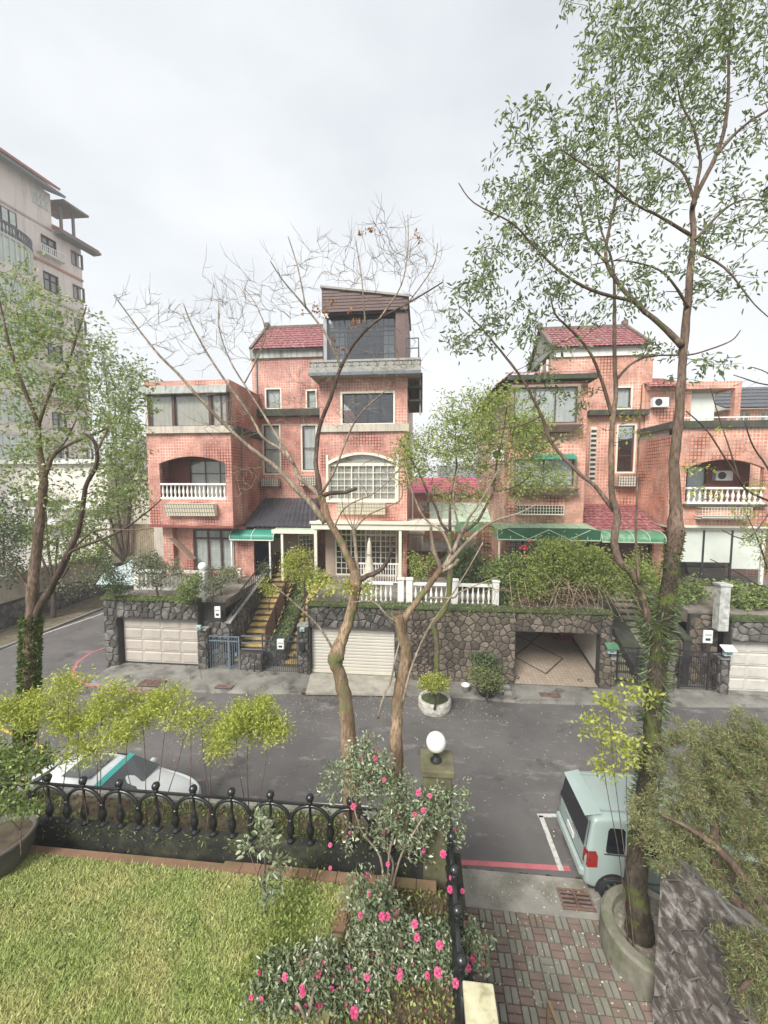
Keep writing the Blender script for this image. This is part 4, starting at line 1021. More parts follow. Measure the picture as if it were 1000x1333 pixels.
# roof deck: slab, breeze block balustrade, rail
sl = RC(19.6, 402, 479, 548, 487)
MB().box(sl[0], sl[1], 19.6, 27, sl[2], sl[3]).build('deck_slab', CONC, hA)
MB().box(sl[0] - .02, sl[1] + .02, 19.55, 19.599, sl[2] - .03, sl[2] + .12).build('gutter', M('blue grey gutter', (.13, .15, .17), .4), hA)
bz0, bz1 = sl[3], at(475, 467, Y=19.6).z
MB().box(sl[0], sl[1], 19.62, 19.74, bz0, bz0 + .1).box(sl[0], sl[1], 19.62, 19.74, bz1 - .1, bz1).build('deck_parapet', CONC, hA)
bb = MB(); s = .19
for k in range(6): a = k * math.pi / 6; bb.bar((-s * math.cos(a) * .9, 0, -s * math.sin(a) * .9), (s * math.cos(a) * .9, 0, s * math.sin(a) * .9), .04, .09)
bb.box(-s, -s + .03, -.05, .05, -s, s)
me = mesh_only(bb, 'breeze_block', CONC); n = int((sl[1] - sl[0]) / .4); hz = (bz1 - bz0 - .2) / 2
for k in range(n): inst(me, 'breeze_block', hA, (sl[0] + (k + .5) * (sl[1] - sl[0]) / n, 19.68, (bz0 + bz1) / 2), sc=((sl[1] - sl[0]) / n / .38, 1, hz / .19))
MB().box(sl[0], sl[1], 19.86, 19.9, bz0, bz1 - .05).build('planter_back', CONC_D, hA)
# balcony cantilever at right side of deck
r = RC(19.7, 524, 440, 546, 467); zr = at(540, 440, Y=19.7).z
mb = MB(); 
for X in (at(529, 440, Y=19.7).x, at(545, 440, Y=19.7).x):
    mb.bar((X, 19.72, bz1), (X, 19.72, zr), .04); mb.bar((X, 22.5, bz1), (X, 22.5, zr), .04); 
X = at(545, 440, Y=19.7).x
for zz in (zr, (zr + bz1) / 2): mb.bar((at(529, 440, Y=19.7).x, 19.72, zz), (X, 19.72, zz), .04); mb.bar((X, 19.72, zz), (X, 22.5, zz), .04)
mb.build('deck_rail', FRAME_D, hA)
# small balconies on the right side wall
for py in (488, 505, 522): z = at(535, py, Y=20.8).z; MB().box(rx1 + .001, rx1 + .75, 20.6, 24, z - .06, z + .04).build('side_ledge', CONC_D, hA)
MB().box(rx1 + .6, rx1 + .68, 20.8, 20.9, at(535, 540, Y=20.8).z, sl[2] - .001).build('down_pipe', CONC, hA)
# rooftop room
YH = 20.5
h0, h1 = at(421, 430, Y=YH).x, at(531, 430, Y=YH).x; hz0 = sl[3]; hz1 = at(470, 407, Y=YH).z
zA, zB_ = at(420, 375, Y=YH - .4).z, at(530, 387, Y=YH - .4).z
xA, xB = at(419, 390, Y=YH - .4).x, at(531, 390, Y=YH - .4).x
n = 8
zbot = at(470, 405, Y=YH - .4).z
MB().prism([(xA, YH - .38, zbot), (xB, YH - .38, zbot), (xB, YH - .38, zB_), (xA, YH - .38, zA)], (0, .1, 0)).build('siding_backing', SIDING, hA)
for k in range(9):
    za = zbot + k * .15
    fr = min(1, max(0, (zA - .14 - za) / max(1e-3, (zA - zB_)) ))
    xe_ = xB if za + .14 < zB_ else xA + (xB - xA) * fr
    if xe_ - xA > .3: MB().box(xA, xe_ - .002, YH - .42, YH - .381, za + .012, za + .13).build('siding_board', SIDING, hA)
MB().prism([(xA - .05, YH - .5, zA), (xB + .05, YH - .5, zB_), (xB + .05, YH - .5, zB_ + .1), (xA - .05, YH - .5, zA + .1)], (0, 4.5, 0)).build('shed_roof', CONC, hA)
MB().box(xA + .25, xB, YH - .28, YH + 3.9, zbot - .08, zbot).build('soffit', FRAME_D, hA)
MB().box(xB - .6, xB, YH - .27, YH + .1, hz0, zbot - .081).build('side_panel', SIDING, hA)
MB().box(h0 + .0, h0 + .18, YH, YH + .15, hz0, zbot - .081).build('corner_post', M('grey post', (.3, .3, .31), .5), hA)
window(hA, YH, (h0 + .19, xB - .61, hz0, zbot - .081), 4, 1, FRAME_D, GLASS_D, curtain=None, split=(.75,), mull=(3, 6), fw=.07)
MB().box(h0, h0 + .12, YH + .151, YH + 3.8, hz0, zbot - .081).box(xB - .12, xB, YH + .1, YH + 3.8, hz0, zbot - .081).box(h0, xB, YH + 3.8, YH + 3.9, hz0, zbot - .081).build('hut_wall', SIDING, hA)
cm = MB().box(at(500, 450, Y=21).x, at(516, 450, Y=21).x, YH + .5, YH + .52, hz0, zbot - .5).build('inner_curtain', CURT, hA)
MB().box(h0 + .2, h0 + 1.1, YH + .5, YH + .52, hz0, zbot - .4).build('inner_curtain', CURT, hA)

# ================================================================ house B (right)
hB = T('brick_house', 'red and orange tiled house with red porch roof and big green awning', 'house', (at(800, 700, Y=23).x, 23, TERR))
YL = 20.0
x0, x1 = at(662, 600, Y=YL).x, at(762, 600, Y=YL).x
zb, zt = at(700, 686, Y=YL).z, at(700, 497, Y=YL).z
w2 = RC(YL, 668, 598, 744, 633); w3 = RC(YL, 664, 506, 748, 552)
w3 = (x0 + .12, w3[1], w3[2], w3[3])
MB().wall(x0, x1, zb, zt, YL, .22, [w2, w3]).build('bay_wall', TILE2, hB)
MB().wall(x0, x0 + .2, g0, zt, YL + .2205, BACK - YL).wall(x1 - .2, x1, zb, zt, YL + .2205, YC - YL - .2205).build('bay_side_wall', TILE2, hB)
for w_, d_ in ((w3, .35), (w2, .3)):
    q = MB(); q.wall(w_[0] - .14, w_[1] + .14, w_[2] - .1, w_[3] + .12, YL - d_, d_ - .002, [w_]); q.build('window_box', M('grey brown stone frame', (.27, .20, .15), .7, .2, 3, .2), hB)
    MB().prism([(w_[0] - .3, YL - d_ - .15, w_[2] - .1), (w_[1] + .3, YL - d_ - .15, w_[2] - .1), (w_[1] - .2, YL - d_ - .05, w_[2] - .42), (w_[0] + .2, YL - d_ - .05, w_[2] - .42)], (0, d_ + .04, 0)).build('sill', M('dark brown sill', (.13, .085, .065), .8, .3, 3), hB)
    window(hB, YL - d_, w_, 3 if d_ > .32 else 2, 1, FRAME_B, GLASS, curtain=CURT, fw=.05)
r = RC(YL - .7, 668, 592, 742, 597); MB().prism([(w2[0] + .8, YL - .7, r[2]), (w2[0] + .8, YL - .31, r[3] + .05), (w2[0] + .8, YL - .31, r[3]), (w2[0] + .8, YL - .7, r[2] - .04)], (w2[1] - w2[0] - .8, 0, 0)).build('window_hood', GREEN, hB)
r = RC(YL, 636, 486, 772, 497)
MB().box(x0 - .25, x1 + .25, YL - .5, BACK, zt + .001, zt + .22).build('flat_roof', CONC_D, hB)
tiled_roof(hB, (x0 - .3, YL - .5, zt + .22), (x1 + .25, YL - .5, zt + .22), (x1 + .25, YL - .1, zt + .42), (x0 - .3, YL - .1, zt + .42), ROOF_R, 20, 1)
tiled_roof(hB, (x0 - .7, YL + 8, zt - .2), (x0 - .7, YL - .5, zt - .2), (x0 + .1, YL - .5, zt + .42), (x0 + .1, YL + 8, zt + .42), ROOF_R, 34, 3)
mesh_basket(hB, YL, RC(YL, 670, 657, 730, 668), .5, CREAM, fill=M('dark plants in cage', (.03, .045, .025), .9))
MB().box(x0 + .201, x1 - .2, YL + .23, BACK, zb, zb + .2).build('floor_slab', CONC, hB)
# left side chimney flues and AC on roof
ac_unit(hB, x0 - .2, YL + 1.5, at(640, 600, Y=YL + 1.5).z, .8, .6)
# ground floor under the big awning
YQ = YL + .8
dr = RC(YQ, 664, 700, 760, 752); dr = (x0 + .25, x1 - .5, g0 + .1, zb - .2)
MB().wall(x0, x1, g0, zb, YQ, .15, [dr]).build('ground_wall', TILE2, hB)
window(hB, YQ, dr, 4, 1, FRAME_D, GLASS_D, mull=(2, 4), fw=.07)
r = RC(YL - .6, 628, 690, 641, 750); MB().box(r[0], r[1], YL - .4, YL - .1, g0, zb + .2).build('pillar', TILE2, hB)
barrel(hB, 648, 782, 681, 703, 17.9, YL - .01, M('pale sheet green', (.30, .42, .28), .45, .15, 2, .1, 20, dirt=(.1, .25, .12), dirt_amt=.5, dirt_scale=3), PALEG, 8)
a0, a1 = at(648, 703, Y=17.88).x, at(782, 703, Y=17.88).x; zv0 = at(715, 703, Y=17.88).z
MB().prism([(a0, 17.88, zv0), (a1, 17.88, zv0), (a1, 17.88, zv0 + .42), (a1 - .5, 17.88, zv0 + .52), (a0 + .5, 17.88, zv0 + .52), (a0, 17.88, zv0 + .42)], (0, .015, 0)).build('valance', M('dark green canvas', (.025, .10, .05), .6, .15), hB)
mb = MB()
for f0, f1 in ((.1, .3), (.3, .5), (.5, .7), (.7, .9)): mb.bar((a0 + (a1 - a0) * f0, 17.865, zv0 + (.45 if f0 in (.1, .5) else .03)), (a0 + (a1 - a0) * f1, 17.865, zv0 + (.03 if f0 in (.1, .5) else .45)), .03)
mb.build('truss', PALEG, hB)
for x_ in (650,): p = at(x_, 703, Y=17.95); MB().box(p.x - .035, p.x + .035, 17.95, 18.02, TERR, p.z).build('awning_post', CREAM, hB)
# core
cx0, cx1 = at(717, 480, Y=YC).x, at(846, 560, Y=YC).x
zct = at(780, 464, Y=YC).z; cf0 = at(780, 454, Y=YC).z
wins = [RC(YC, 803, 505, 821, 531), RC(YC, 804, 554, 825, 614)]
MB().wall(cx0, cx1, g0, zct, YC, .22, wins).build('core_wall', TILE2, hB)
MB().box(cx0, cx0 + .2, YC + .2205, BACK - 1, zt + .3, zct).box(cx1 - .2, cx1, YC + .2205, BACK - 1, zt - .5, zct).build('core_side_wall', TILE2, hB)
for w, sp_, cu in zip(wins, (None, (.35, .7)), (CURT, None)):
    MB().wall(w[0] - .1, w[1] + .1, w[2] - .1, w[3] + .1, YC - .03, .028, [w]).build('window_surround', CREAM, hB)
    window(hB, YC, w, 1, 1, FRAME_B, GLASS if cu else GLASS_D, curtain=cu, split=sp_)
mesh_basket(hB, YC, RC(YC, 800, 619, 826, 633), .45, FRAME_D, fill=CREAM)
r = RC(YC - .4, 768, 533, 846, 540); MB().box(r[0], r[1], YC - .4, YC - .001, r[2], r[3]).build('ledge', CONC_D, hB)
# louvre slot beside the bay
r = RC(YC, 765, 556, 773, 632); MB().box(r[0] + .1, r[1] + .1, YC - .05, YC - .002, r[2], r[3]).build('vent_shaft', CREAM, hB)
me = mesh_only(MB().box(-(r[1] - r[0]) / 2 + .03, (r[1] - r[0]) / 2 - .03, -.03, 0, 0, .12), 'louvre', FRAME_D); n = 12
for k in range(n): inst(me, 'louvre', hB, ((r[0] + r[1]) / 2 + .1, YC - .055, r[2] + .08 + k * (r[3] - r[2] - .1) / n))
MB().box(cx0 + .0, cx1 + .05, YC - .1, YC + .23, zct + .001, cf0).build('fascia', WHITE, hB)
eL, eR = at(733, 452, Y=YC - .35), at(848, 452, Y=YC - .35); rz_ = at(780, 427, Y=YC + 2.2).z
xl, xr = cx0 - .15, eR.x
tiled_roof(hB, (xl + .15, YC - .35, eL.z), (xr, YC - .35, eL.z), (xr - .2, YC + 2.2, rz_), (xl, YC + 2.2, rz_), ROOF_R, 20, 9)
tiled_roof(hB, (xr, YC + 4.7, eL.z), (xl, YC + 4.7, eL.z), (xl, YC + 2.2, rz_), (xr - .2, YC + 2.2, rz_), ROOF_R, 20, 4)
MB().prism([(xl + .2, YC - .3, eL.z - .04), (xl + .2, YC + 2.2, rz_ - .06), (xl + .2, YC + 4.7, eL.z - .04)], (xr - xl - .3, 0, 0)).build('roof_body', CONC, hB)
MB().bar((xl + .1, YC - .45, eL.z + .03), (xl + .1, YC + 2.2, rz_ + .1), .18, .16).bar((xr, YC - .45, eL.z + .03), (xr - .15, YC + 2.2, rz_ + .1), .16, .12).bar((xl, YC + 2.2, rz_ + .06), (xr - .1, YC + 2.2, rz_ + .06), .2, .16).box(xl - .05, xl + .2, YC + 2.05, YC + 2.4, rz_ + .1, rz_ + .38).box(xr - .35, xr - .1, YC + 2.05, YC + 2.4, rz_ + .1, rz_ + .38).build('ridge', MC['mossy ridge tile'], hB)
MB().box(cx0 - .14, cx0 - .04, YC + .3, YC + .4, zt + .3, zct).box(cx0 - .3, cx0 - .2, YC + .9, YC + 1.0, zt + .3, zct).build('down_pipe', WHITE, hB)
MB().prism([(cx0 - 1.5, YC + 2.4, zt + 1.1), (cx0 - .01, YC + 2.4, zt + 2.6), (cx0 - .01, YC + 2.4, zt + 2.5), (cx0 - 1.5, YC + 2.4, zt + 1.0)], (0, 3, 0)).build('lean_to_roof', GREEN_B, hB)
# red porch roof between the bays
pA, pB = at(757, 692, Y=20.4), at(868, 692, Y=20.4); pC, pD = at(826, 657, Y=YC - .01), at(761, 657, Y=YC - .01)
tiled_roof(hB, (pA.x, 20.4, pA.z), (pB.x, 20.4, pA.z), (pC.x, YC - .01, pC.z), (pD.x, YC - .01, pC.z), ROOF_R, 13, 10).name = 'porch_roof'
MB().wall(at(765, 700, Y=22.3).x, at(866, 700, Y=22.3).x, g0, pA.z + .2, 22.3, .2).build('porch_wall', M('brown porch wall', (.16, .09, .07), .8), hB)
barrel(hB, 784, 867, 690, 706, 19.6, 20.5, GREEN_B, PALEG, 4, name='awning')
# right bay
YB = 20.6
bx0 = at(872, 620, Y=YB).x; bx1 = bx0 + 7.5
zb2, zt2 = at(930, 684, Y=YB).z, at(930, 557, Y=YB).z; zcap = at(930, 548, Y=YB).z
ar = RC(YB, 893, 598, 994, 656)
MB().wall(bx0, bx1, zb2, zt2, YB, .22, [(ar[0], ar[1], ar[2], ar[3], .4)]).build('bay_wall', TILE2, hB)
# curved return wall
pts = []; n = 8
ex, ey = at(838, 620, Y=YC - .6).x, YC
for k in range(n + 1):
    a = math.pi / 2 * k / n; pts.append((bx0 - (bx0 - ex) * math.sin(a), YB + (ey - YB) * (1 - math.cos(a))))
mb = MB(); cp = MB()
for k in range(n):
    (a, b), (c_, d_) = pts[k], pts[k + 1]
    mb.add([(a, b, zb2), (c_, d_, zb2), (c_, d_, zt2), (a, b, zt2)], [(0, 1, 2, 3)])
    cp.prism([(a, b - .14, zt2 + .001), (c_ - .14, d_, zt2 + .001), (c_ + .1, d_ + .1, zt2 + .001), (a + .02, b + .3, zt2 + .001)], (0, 0, zcap - zt2))
mb.build('curved_wall', TILE2, hB, smooth=True)
cp.box(bx0, bx1 + .1, YB - .14, YB + .3, zt2 + .001, zcap); cp.build('coping', CONC_D, hB)
MB().prism([(p[0], p[1] + .02, zt2 - .3) for p in pts] + [(ex, BACK, zt2 - .3), (bx1, BACK, zt2 - .3), (bx1, YB + .23, zt2 - .3), (bx0, YB + .23, zt2 - .3)], (0, 0, .25)).build('roof_terrace', CONC, hB)
MB().prism([(p[0], p[1], zb2 - .12) for p in pts] + [(ex, BACK, zb2 - .12), (bx1, BACK, zb2 - .12), (bx1, YB, zb2 - .12)], (0, 0, .118)).build('soffit', CREAM, hB)
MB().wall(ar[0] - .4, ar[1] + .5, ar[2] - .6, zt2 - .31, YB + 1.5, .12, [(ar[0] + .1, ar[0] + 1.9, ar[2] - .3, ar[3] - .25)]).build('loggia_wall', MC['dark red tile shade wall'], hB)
MB().box(ar[0] - .4, ar[1] + .5, YB + .23, YB + 1.5, ar[2] - .3, ar[2] - .1).build('balcony_floor', CONC, hB)
window(hB, YB + 1.5, (ar[0] + .1, ar[0] + 1.9, ar[2] - .3, ar[3] - .25), 2, 1, FRAME_B, GLASS, curtain=CURT)
ac_unit(hB, ar[1] - .9, YB + 1.49, ar[3] - 1.0, .8, .5)
balustrade('', [(ar[0], YB - .06), (ar[1], YB - .06)], ar[2], at(940, 634, Y=YB).z - ar[2], WHITE, .25, parent=hB, fat=1.25)
MB().box(ar[0] - .1, ar[1] + .1, YB - .2, YB - .001, ar[2] - .12, ar[2]).build('balcony_ledge', CONC_D, hB)
r = RC(YB, 905, 660, 968, 672); mesh_basket(hB, YB, r, .5, CREAM); MB().prism([(r[0], YB - .55, r[2] + .05), (r[0], YB - .01, r[2] + .05), (r[0], YB - .01, r[2] - .12), (r[0], YB - .4, r[2] - .12)], (r[1] - r[0], 0, 0)).build('planter_tray', WHITE, hB)
# ground floor white panels
YW = YB + .25
pf = RC(YW, 880, 686, 996, 752); p0, p1, pz1 = pf[0], pf[1], zb2 - .121
mb = MB(); mb.box(p0, p1, YW, YW + .12, pz1 - .14, pz1); 
mb.box(p0, p0 + .12, YW, YW + .12, g0, pz1 - .141); mb.box(p1 - .14, p1, YW, YW + .12, g0, pz1 - .141)
mb.build('panel_frame', WHITE, hB)
e = [p0 + .12, at(917, 700, Y=YW).x, at(954, 700, Y=YW).x, p1 - .14]
for k in range(3):
    MB().box(e[k] + .05, e[k + 1] - .05, YW + .04, YW + .07, g0 + (1.2 if k < 2 else .9), pz1 - .145).build('white_sheet', M('white greenish sheet', (.60, .64, .58), .35, .05, 1, 0, dirt=(.4, .42, .38), dirt_amt=.3), hB)
    if k: MB().box(e[k] - .05, e[k] + .05, YW + .03, YW + .1, g0, pz1 - .145).build('mullion_post', FRAME_D, hB)
    MB().box(e[k] + .05, e[k + 1] - .05, YW + .05, YW + .056, g0, g0 + (1.19 if k < 2 else .89)).build('pane', GLASS_D, hB)
MB().wall(p1 + .01, bx1, g0, zb2 - .121, YW + 2.5, .2).build('ground_wall', TILE2, hB)
MB().wall(ex, p0, g0, zb2 - .121, YW + 1, .2).build('ground_wall', TILE2, hB)
MB().box(ex, bx1, BACK, BACK + .2, g0, zt2).build('rear_wall', TILE2, hB)
# roof terrace: pergola, sheds, railing
YT = YB + 2.6
ra = RC(YT, 846, 497, 966, 506); zpg0, zpg1 = ra[2], ra[3]
MB().box(ra[0], ra[1], YT, YT + .25, zpg0, zpg1).box(ra[1] - .25, ra[1], YT + .251, YT + 4, zpg0, zpg1).build('pergola_beam', TILE2, hB)
r = RC(YT, 954, 506, 965, 550); MB().box(ra[1] - .3, ra[1], YT + .01, YT + .3, zt2, zpg0 - .001).build('pergola_pillar', TILE2, hB)
MB().box(ra[0], at(900, 520, Y=YT + .3).x, YT + .3, YT + .5, zt2, zpg0).build('roof_room_wall', TILE2, hB)
MB().box(at(893, 520, Y=YT + .3).x, at(935, 520, Y=YT + .3).x, YT + .55, YT + .7, zt2, zpg0 - .15).build('white_screen', M('white greenish sheet', (.6, .64, .58)), hB)
MB().box(ra[0], ra[1] - .26, YT + .26, YT + 4, zpg0 + .1, zpg1 - .05).build('pergola_roof', BEIGE, hB)
tiled_roof(hB, (at(843, 505, Y=YT).x, YT - .4, zpg0 + .05), (at(896, 505, Y=YT).x, YT - .4, zpg0 + .05), (at(880, 493, Y=YT).x, YT + 1.4, zpg0 + .9), (at(843, 493, Y=YT).x, YT + 1.4, zpg0 + .9), ROOF_R, 9, 5)
p = at(859, 530, Y=YT); ac_unit(hB, p.x, YT + .2, p.z, .8, .5)
t_ = MB(); z_r = at(930, 543, Y=YB).z
t_.bar((bx0 + .3, YB + .1, z_r), (bx1, YB + .1, z_r), .06); t_.bar((bx0 + .3, YB + .1, z_r - .25), (bx1, YB + .1, z_r - .25), .04)
for k in range(6): X = bx0 + .3 + k * 1.3; t_.bar((X, YB + .1, zcap), (X, YB + .1, z_r), .04)
t_.build('terrace_railing', WHITE, hB)

# ================================================================ things in the gardens opposite
balustrade('white balustrade on the garden edge above the cream shutter', [(at(468, 770, Y=YG + .5).x, YG + .5), (at(512, 770, Y=YG + .5).x, YG + .5)], TERR, .95, WHITE, .2, 'white balustrades on the garden wall', posts=[(at(522, 770, Y=YG + .5).x, YG + .5)])
balustrade('long white balustrade over the brown stone wall behind the bare trees', [(at(538, 770, Y=YG + .5).x, YG + .5), (at(640, 770, Y=YG + .5).x, YG + .5)], TERR, .95, WHITE, .22, 'white balustrades on the garden wall', posts=[(at(533, 770, Y=YG + .5).x, YG + .5), (at(592, 770, Y=YG + .5).x, YG + .5), (at(645, 770, Y=YG + .5).x, YG + .5)])
balustrade('white balustrade among shrubs above the corner garage', [(gx0 + .5, YG + 1.7), (at(262, 760, Y=YG + 1.7).x, YG + 1.7)], TERR, .95, WHITE, .22, 'white balustrades on the garden wall', posts=[(gx0 + .4, YG + 1.7)])
def globe_post(label, px, pybase, pytop, Y, mat, zbase, w=.13, globe=True):
    p = at(px, pytop, Y=Y); t = T('lamp_post' if globe else 'garden_post', label, 'lamp post' if globe else 'post', (p.x, Y, zbase))
    MB().box(p.x - w, p.x + w, Y - w, Y + w, zbase, p.z - (.3 if globe else 0)).build('post', mat, t, bevel=.015)
    MB().box(p.x - w - .04, p.x + w + .04, Y - w - .04, Y + w + .04, p.z - (.3 if globe else 0) + .001, p.z - (.22 if globe else -.08)).build('cap', mat, t, bevel=.01)
    if globe: MB().ball((p.x, Y, p.z - .02), .2, 16).build('globe', M('white lamp globe', (.8, .8, .78), .3), t, smooth=True)
    return t
globe_post('white post with a round lamp globe at the corner garden', 264, 780, 737, YG + .45, WHITE, TERR - .3)
globe_post('weathered white post on the wall beside the far right garage', 941, 805, 762, YG + .1, M('peeling white post', (.5, .5, .47), .9, .3, 5, .3, 20, dirt=(.15, .14, .12), dirt_amt=.7, dirt_scale=4), TERR - .5, .18, False)
globe_post('plain white post at the head of the sandstone stair', 312, 765, 742, 20.2, WHITE, TERR, .08, False)
# white picket railing of the terrace behind
r = RC(20.0, 465, 738, 522, 756)
t = T('porch_railing', 'white slatted railing in front of the garden doors', 'railing', ((r[0] + r[1]) / 2, 19.6, TERR))
MB().bar((r[0], 19.7, TERR + 1.05), (r[1], 19.7, TERR + 1.05), .07).bar((r[0], 19.7, TERR + .12), (r[1], 19.7, TERR + .12), .06).box(r[0] - .03, r[0] + .03, 19.67, 19.73, TERR, TERR + 1.1).build('rail', WHITE, t)
me = mesh_only(MB().box(-.02, .02, -.015, .015, .1, 1.05), 'picket', WHITE); n = int((r[1] - r[0]) / .12)
for k in range(1, n): inst(me, 'picket', t, (r[0] + k * (r[1] - r[0]) / n, 19.7, TERR))
# closed parasol
p = at(481, 750, Y=18.6); zt_ = at(481, 703, Y=18.6).z
t = T('parasol', 'closed cream parasol standing on the garden terrace', 'parasol', (p.x, 18.6, TERR))
MB().tube([(p.x, 18.6, TERR), (p.x, 18.6, zt_ + .1)], .03, 8).build('pole', CREAM, t)
H = zt_ - TERR - .5; mb = MB(); n = 16; pr = [(.03, 1.0), (.07, .93), (.1, .7), (.09, .62), (.2, .25), (.24, .0)]
for r_, u in pr:
    for k in range(n): a = 2 * math.pi * k / n; rr = r_ * (1 + .28 * (k % 2)); mb.v.append((p.x + rr * math.cos(a), 18.6 + rr * math.sin(a), TERR + .5 + H * u))
for i in range(len(pr) - 1):
    for k in range(n): q = i * n; mb.f.append((q + k, q + (k + 1) % n, q + n + (k + 1) % n, q + n + k))
mb.build('canopy', M('cream canvas', (.58, .53, .43), .9, .12, 6), t, smooth=True)
MB().tube([(p.x, 18.6, TERR + .5 + H * .62), (p.x, 18.6, TERR + .5 + H * .66)], .14, 10).build('tie', M('tan strap', (.35, .27, .17), .9), t)
MB().tube([(p.x, 18.6, TERR), (p.x, 18.6, TERR + .08)], .25, 14).build('foot', CONC, t)
# brown screen fence and white cabinet in the alley
r = RC(21.5, 528, 718, 612, 760)
t = T('board_fence', 'dark red board screen between the two tiled houses', 'fence', ((r[0] + r[1]) / 2, 21.5, TERR)); n = 16
me = mesh_only(MB().box(-(r[1] - r[0]) / n / 2 + .006, (r[1] - r[0]) / n / 2 - .006, 0, .03, 0, r[3] - TERR), 'board', M('oxblood board', (.10, .03, .025), .7, .2))
for k in range(n): inst(me, 'board', t, (r[0] + (k + .5) * (r[1] - r[0]) / n, 21.5, TERR))
MB().box(r[0], r[1], 21.531, 21.56, TERR + .3, TERR + .4).box(r[0], r[1], 21.531, 21.56, r[3] - .4, r[3] - .3).build('rail', WOOD, t)
r = RC(23.5, 533, 692, 551, 718)
t = T('storage_cabinet', 'cream storage cabinet seen above the dark red screen', 'cabinet', ((r[0] + r[1]) / 2, 23.5, TERR))
MB().box(r[0], r[1], 23.5, 24.1, TERR, r[3] - .15).build('carcass', CREAM, t, bevel=.02); MB().box(r[0] - .08, r[1] + .08, 23.4, 24.2, r[3] - .149, r[3]).build('lid', CREAM, t, bevel=.02)
MB().box(r[0] + .1, r[1] - .1, 23.48, 23.499, TERR + .3, r[3] - .3).build('door', BEIGE, t)
# alley awning & upper fence, far houses
t = T('market_awning', 'pale sheet canopy with green underside in the alley between the houses', 'canopy', (at(590, 690, Y=25).x, 25, TERR))
a0, a1 = at(560, 668, Y=24).x, at(648, 668, Y=24).x; za, zb_ = at(600, 680, Y=24).z, at(600, 655, Y=27).z
MB().prism([(a0, 24, za), (a0, 27, zb_), (a0, 27, zb_ + .05), (a0, 24, za + .05)], (a1 - a0, 0, 0)).build('sheet', PALEG, t)
MB().box(a0, a1, 23.95, 23.999, za - .55, za + .05).build('valance', GREEN_B, t)
for X in (a0 + .1, a1 - .1): MB().box(X - .05, X + .05, 24.0, 24.1, TERR, za - .01).build('post', CREAM, t)
def simple_house(label, px0, px1, pyeave, pyridge, Y, dep, wallm, roofm, zb_=0, gable=True, wins=(), ov=.4, cat='house', name='far_house', cols=20):
    X0, X1 = at(px0, pyeave, Y=Y).x, at(px1, pyeave, Y=Y).x; ze, zr = at((px0 + px1) / 2, pyeave, Y=Y).z, at((px0 + px1) / 2, pyridge, Y=Y + dep / 2).z
    t = T(name, label, cat, ((X0 + X1) / 2, Y, zb_))
    rs = [RC(Y, *w[:4]) for w in wins]
    MB().wall(X0, X1, zb_, ze, Y, .25, rs).box(X0, X0 + .25, Y + .2505, Y + dep, zb_, ze).box(X1 - .25, X1, Y + .2505, Y + dep, zb_, ze).box(X0 + .25, X1 - .25, Y + dep - .25, Y + dep, zb_, ze).build('wall', wallm, t)
    for r in rs: window(t, Y, r, 2, 1, CREAM, GLASS, curtain=CURT_B)
    tiled_roof(t, (X0 - ov, Y - ov, ze), (X1 + ov, Y - ov, ze), (X1 + ov, Y + dep / 2, zr), (X0 - ov, Y + dep / 2, zr), roofm, cols, 6, name='roof', amp=.03)
    MB().prism([(X0 - ov + .01, Y - ov, ze - .06), (X0 - ov + .01, Y + dep / 2, zr - .03), (X0 - ov + .01, Y + dep + ov, ze - .06)], (X1 - X0 + 2 * ov - .02, 0, 0)).build('roof_body', CREAM, t)
    return t
simple_house('far brick house with a magenta sheet roof seen between the two tiled houses', 538, 640, 642, 622, 36, 7, TILE2, ROOF_M, 0, wins=[(548, 652, 562, 668), (585, 652, 600, 668)])
simple_house('far brick gable house behind the magenta roof', 575, 640, 622, 606, 46, 8, TILE2, ROOF_G, 0)
simple_house('grey roofed house beyond the left garden', 150, 235, 610, 568, 33, 8, BEIGE, ROOF_G, 0, wins=[(168, 625, 180, 640)])
simple_house('dark roofed brick house at the far right edge', 948, 1130, 531, 503, 27, 9, TILE2, ROOF_K, 0, wins=[(962, 536, 976, 552), (990, 536, 1004, 552)], cols=30)

# ================================================================ apartment tower (left, far)
P1 = at(122, 626, d=45); P0 = at(0, 626, d=36.3)
ud = Vector((P0.x - P1.x, P0.y - P1.y, 0)); LEN = ud.length; ud.normalize()      # u runs from the far corner towards the camera
nd = Vector((-ud.y, ud.x, 0)); nd = nd if nd.x > 0 else -nd                       # outward normal (towards the street)
def fu(x, y, off=0.0):
    """facade coordinates (u, z) of a sighting on the facade plane"""
    o = Vector((0, 0, EYE)); r = ray(x, y); p = P1 + nd * off
    t = (Vector((p.x, p.y, 0)) - Vector((0, 0, 0))).dot(nd) / r.dot(nd)
    h = o + r * t; return (h - P1).dot(ud), h.z
def FP(u, z, off=0.0): q = P1 + ud * u + nd * off; return Vector((q.x, q.y, z))
ap = T('apartment_building', 'tall pale pink apartment tower with curved balconies beyond the left trees', 'apartment building', (P1.x, P1.y, 0))
PINK = M('pale pink tile', (.74, .64, .59), .8, .06, .6, .1, 12, dirt=(.32, .26, .24), dirt_amt=.4, dirt_scale=.5, streak=True)
PALE = M('pale band', (.55, .50, .47), .8, .06, .6, 0)
def fbox(mb, u0, u1, z0, z1, o0, o1):
    b = [FP(u0, z0, o0), FP(u1, z0, o0), FP(u1, z0, o1), FP(u0, z0, o1)]
    mb.prism(b, (0, 0, z1 - z0)); return mb
H = fu(121, 330)[1]; FH = 3.45
UB = LEN + 14
def fwall(mb, u0, u1, z0, z1, ops, th=.3):
    q = MB().wall(u0, u1, z0, z1, 0, th, ops)
    mb.add([FP(a, c, -b) for a, b, c in q.v], q.f)
wl = MB(); ops = []; nfl = 9
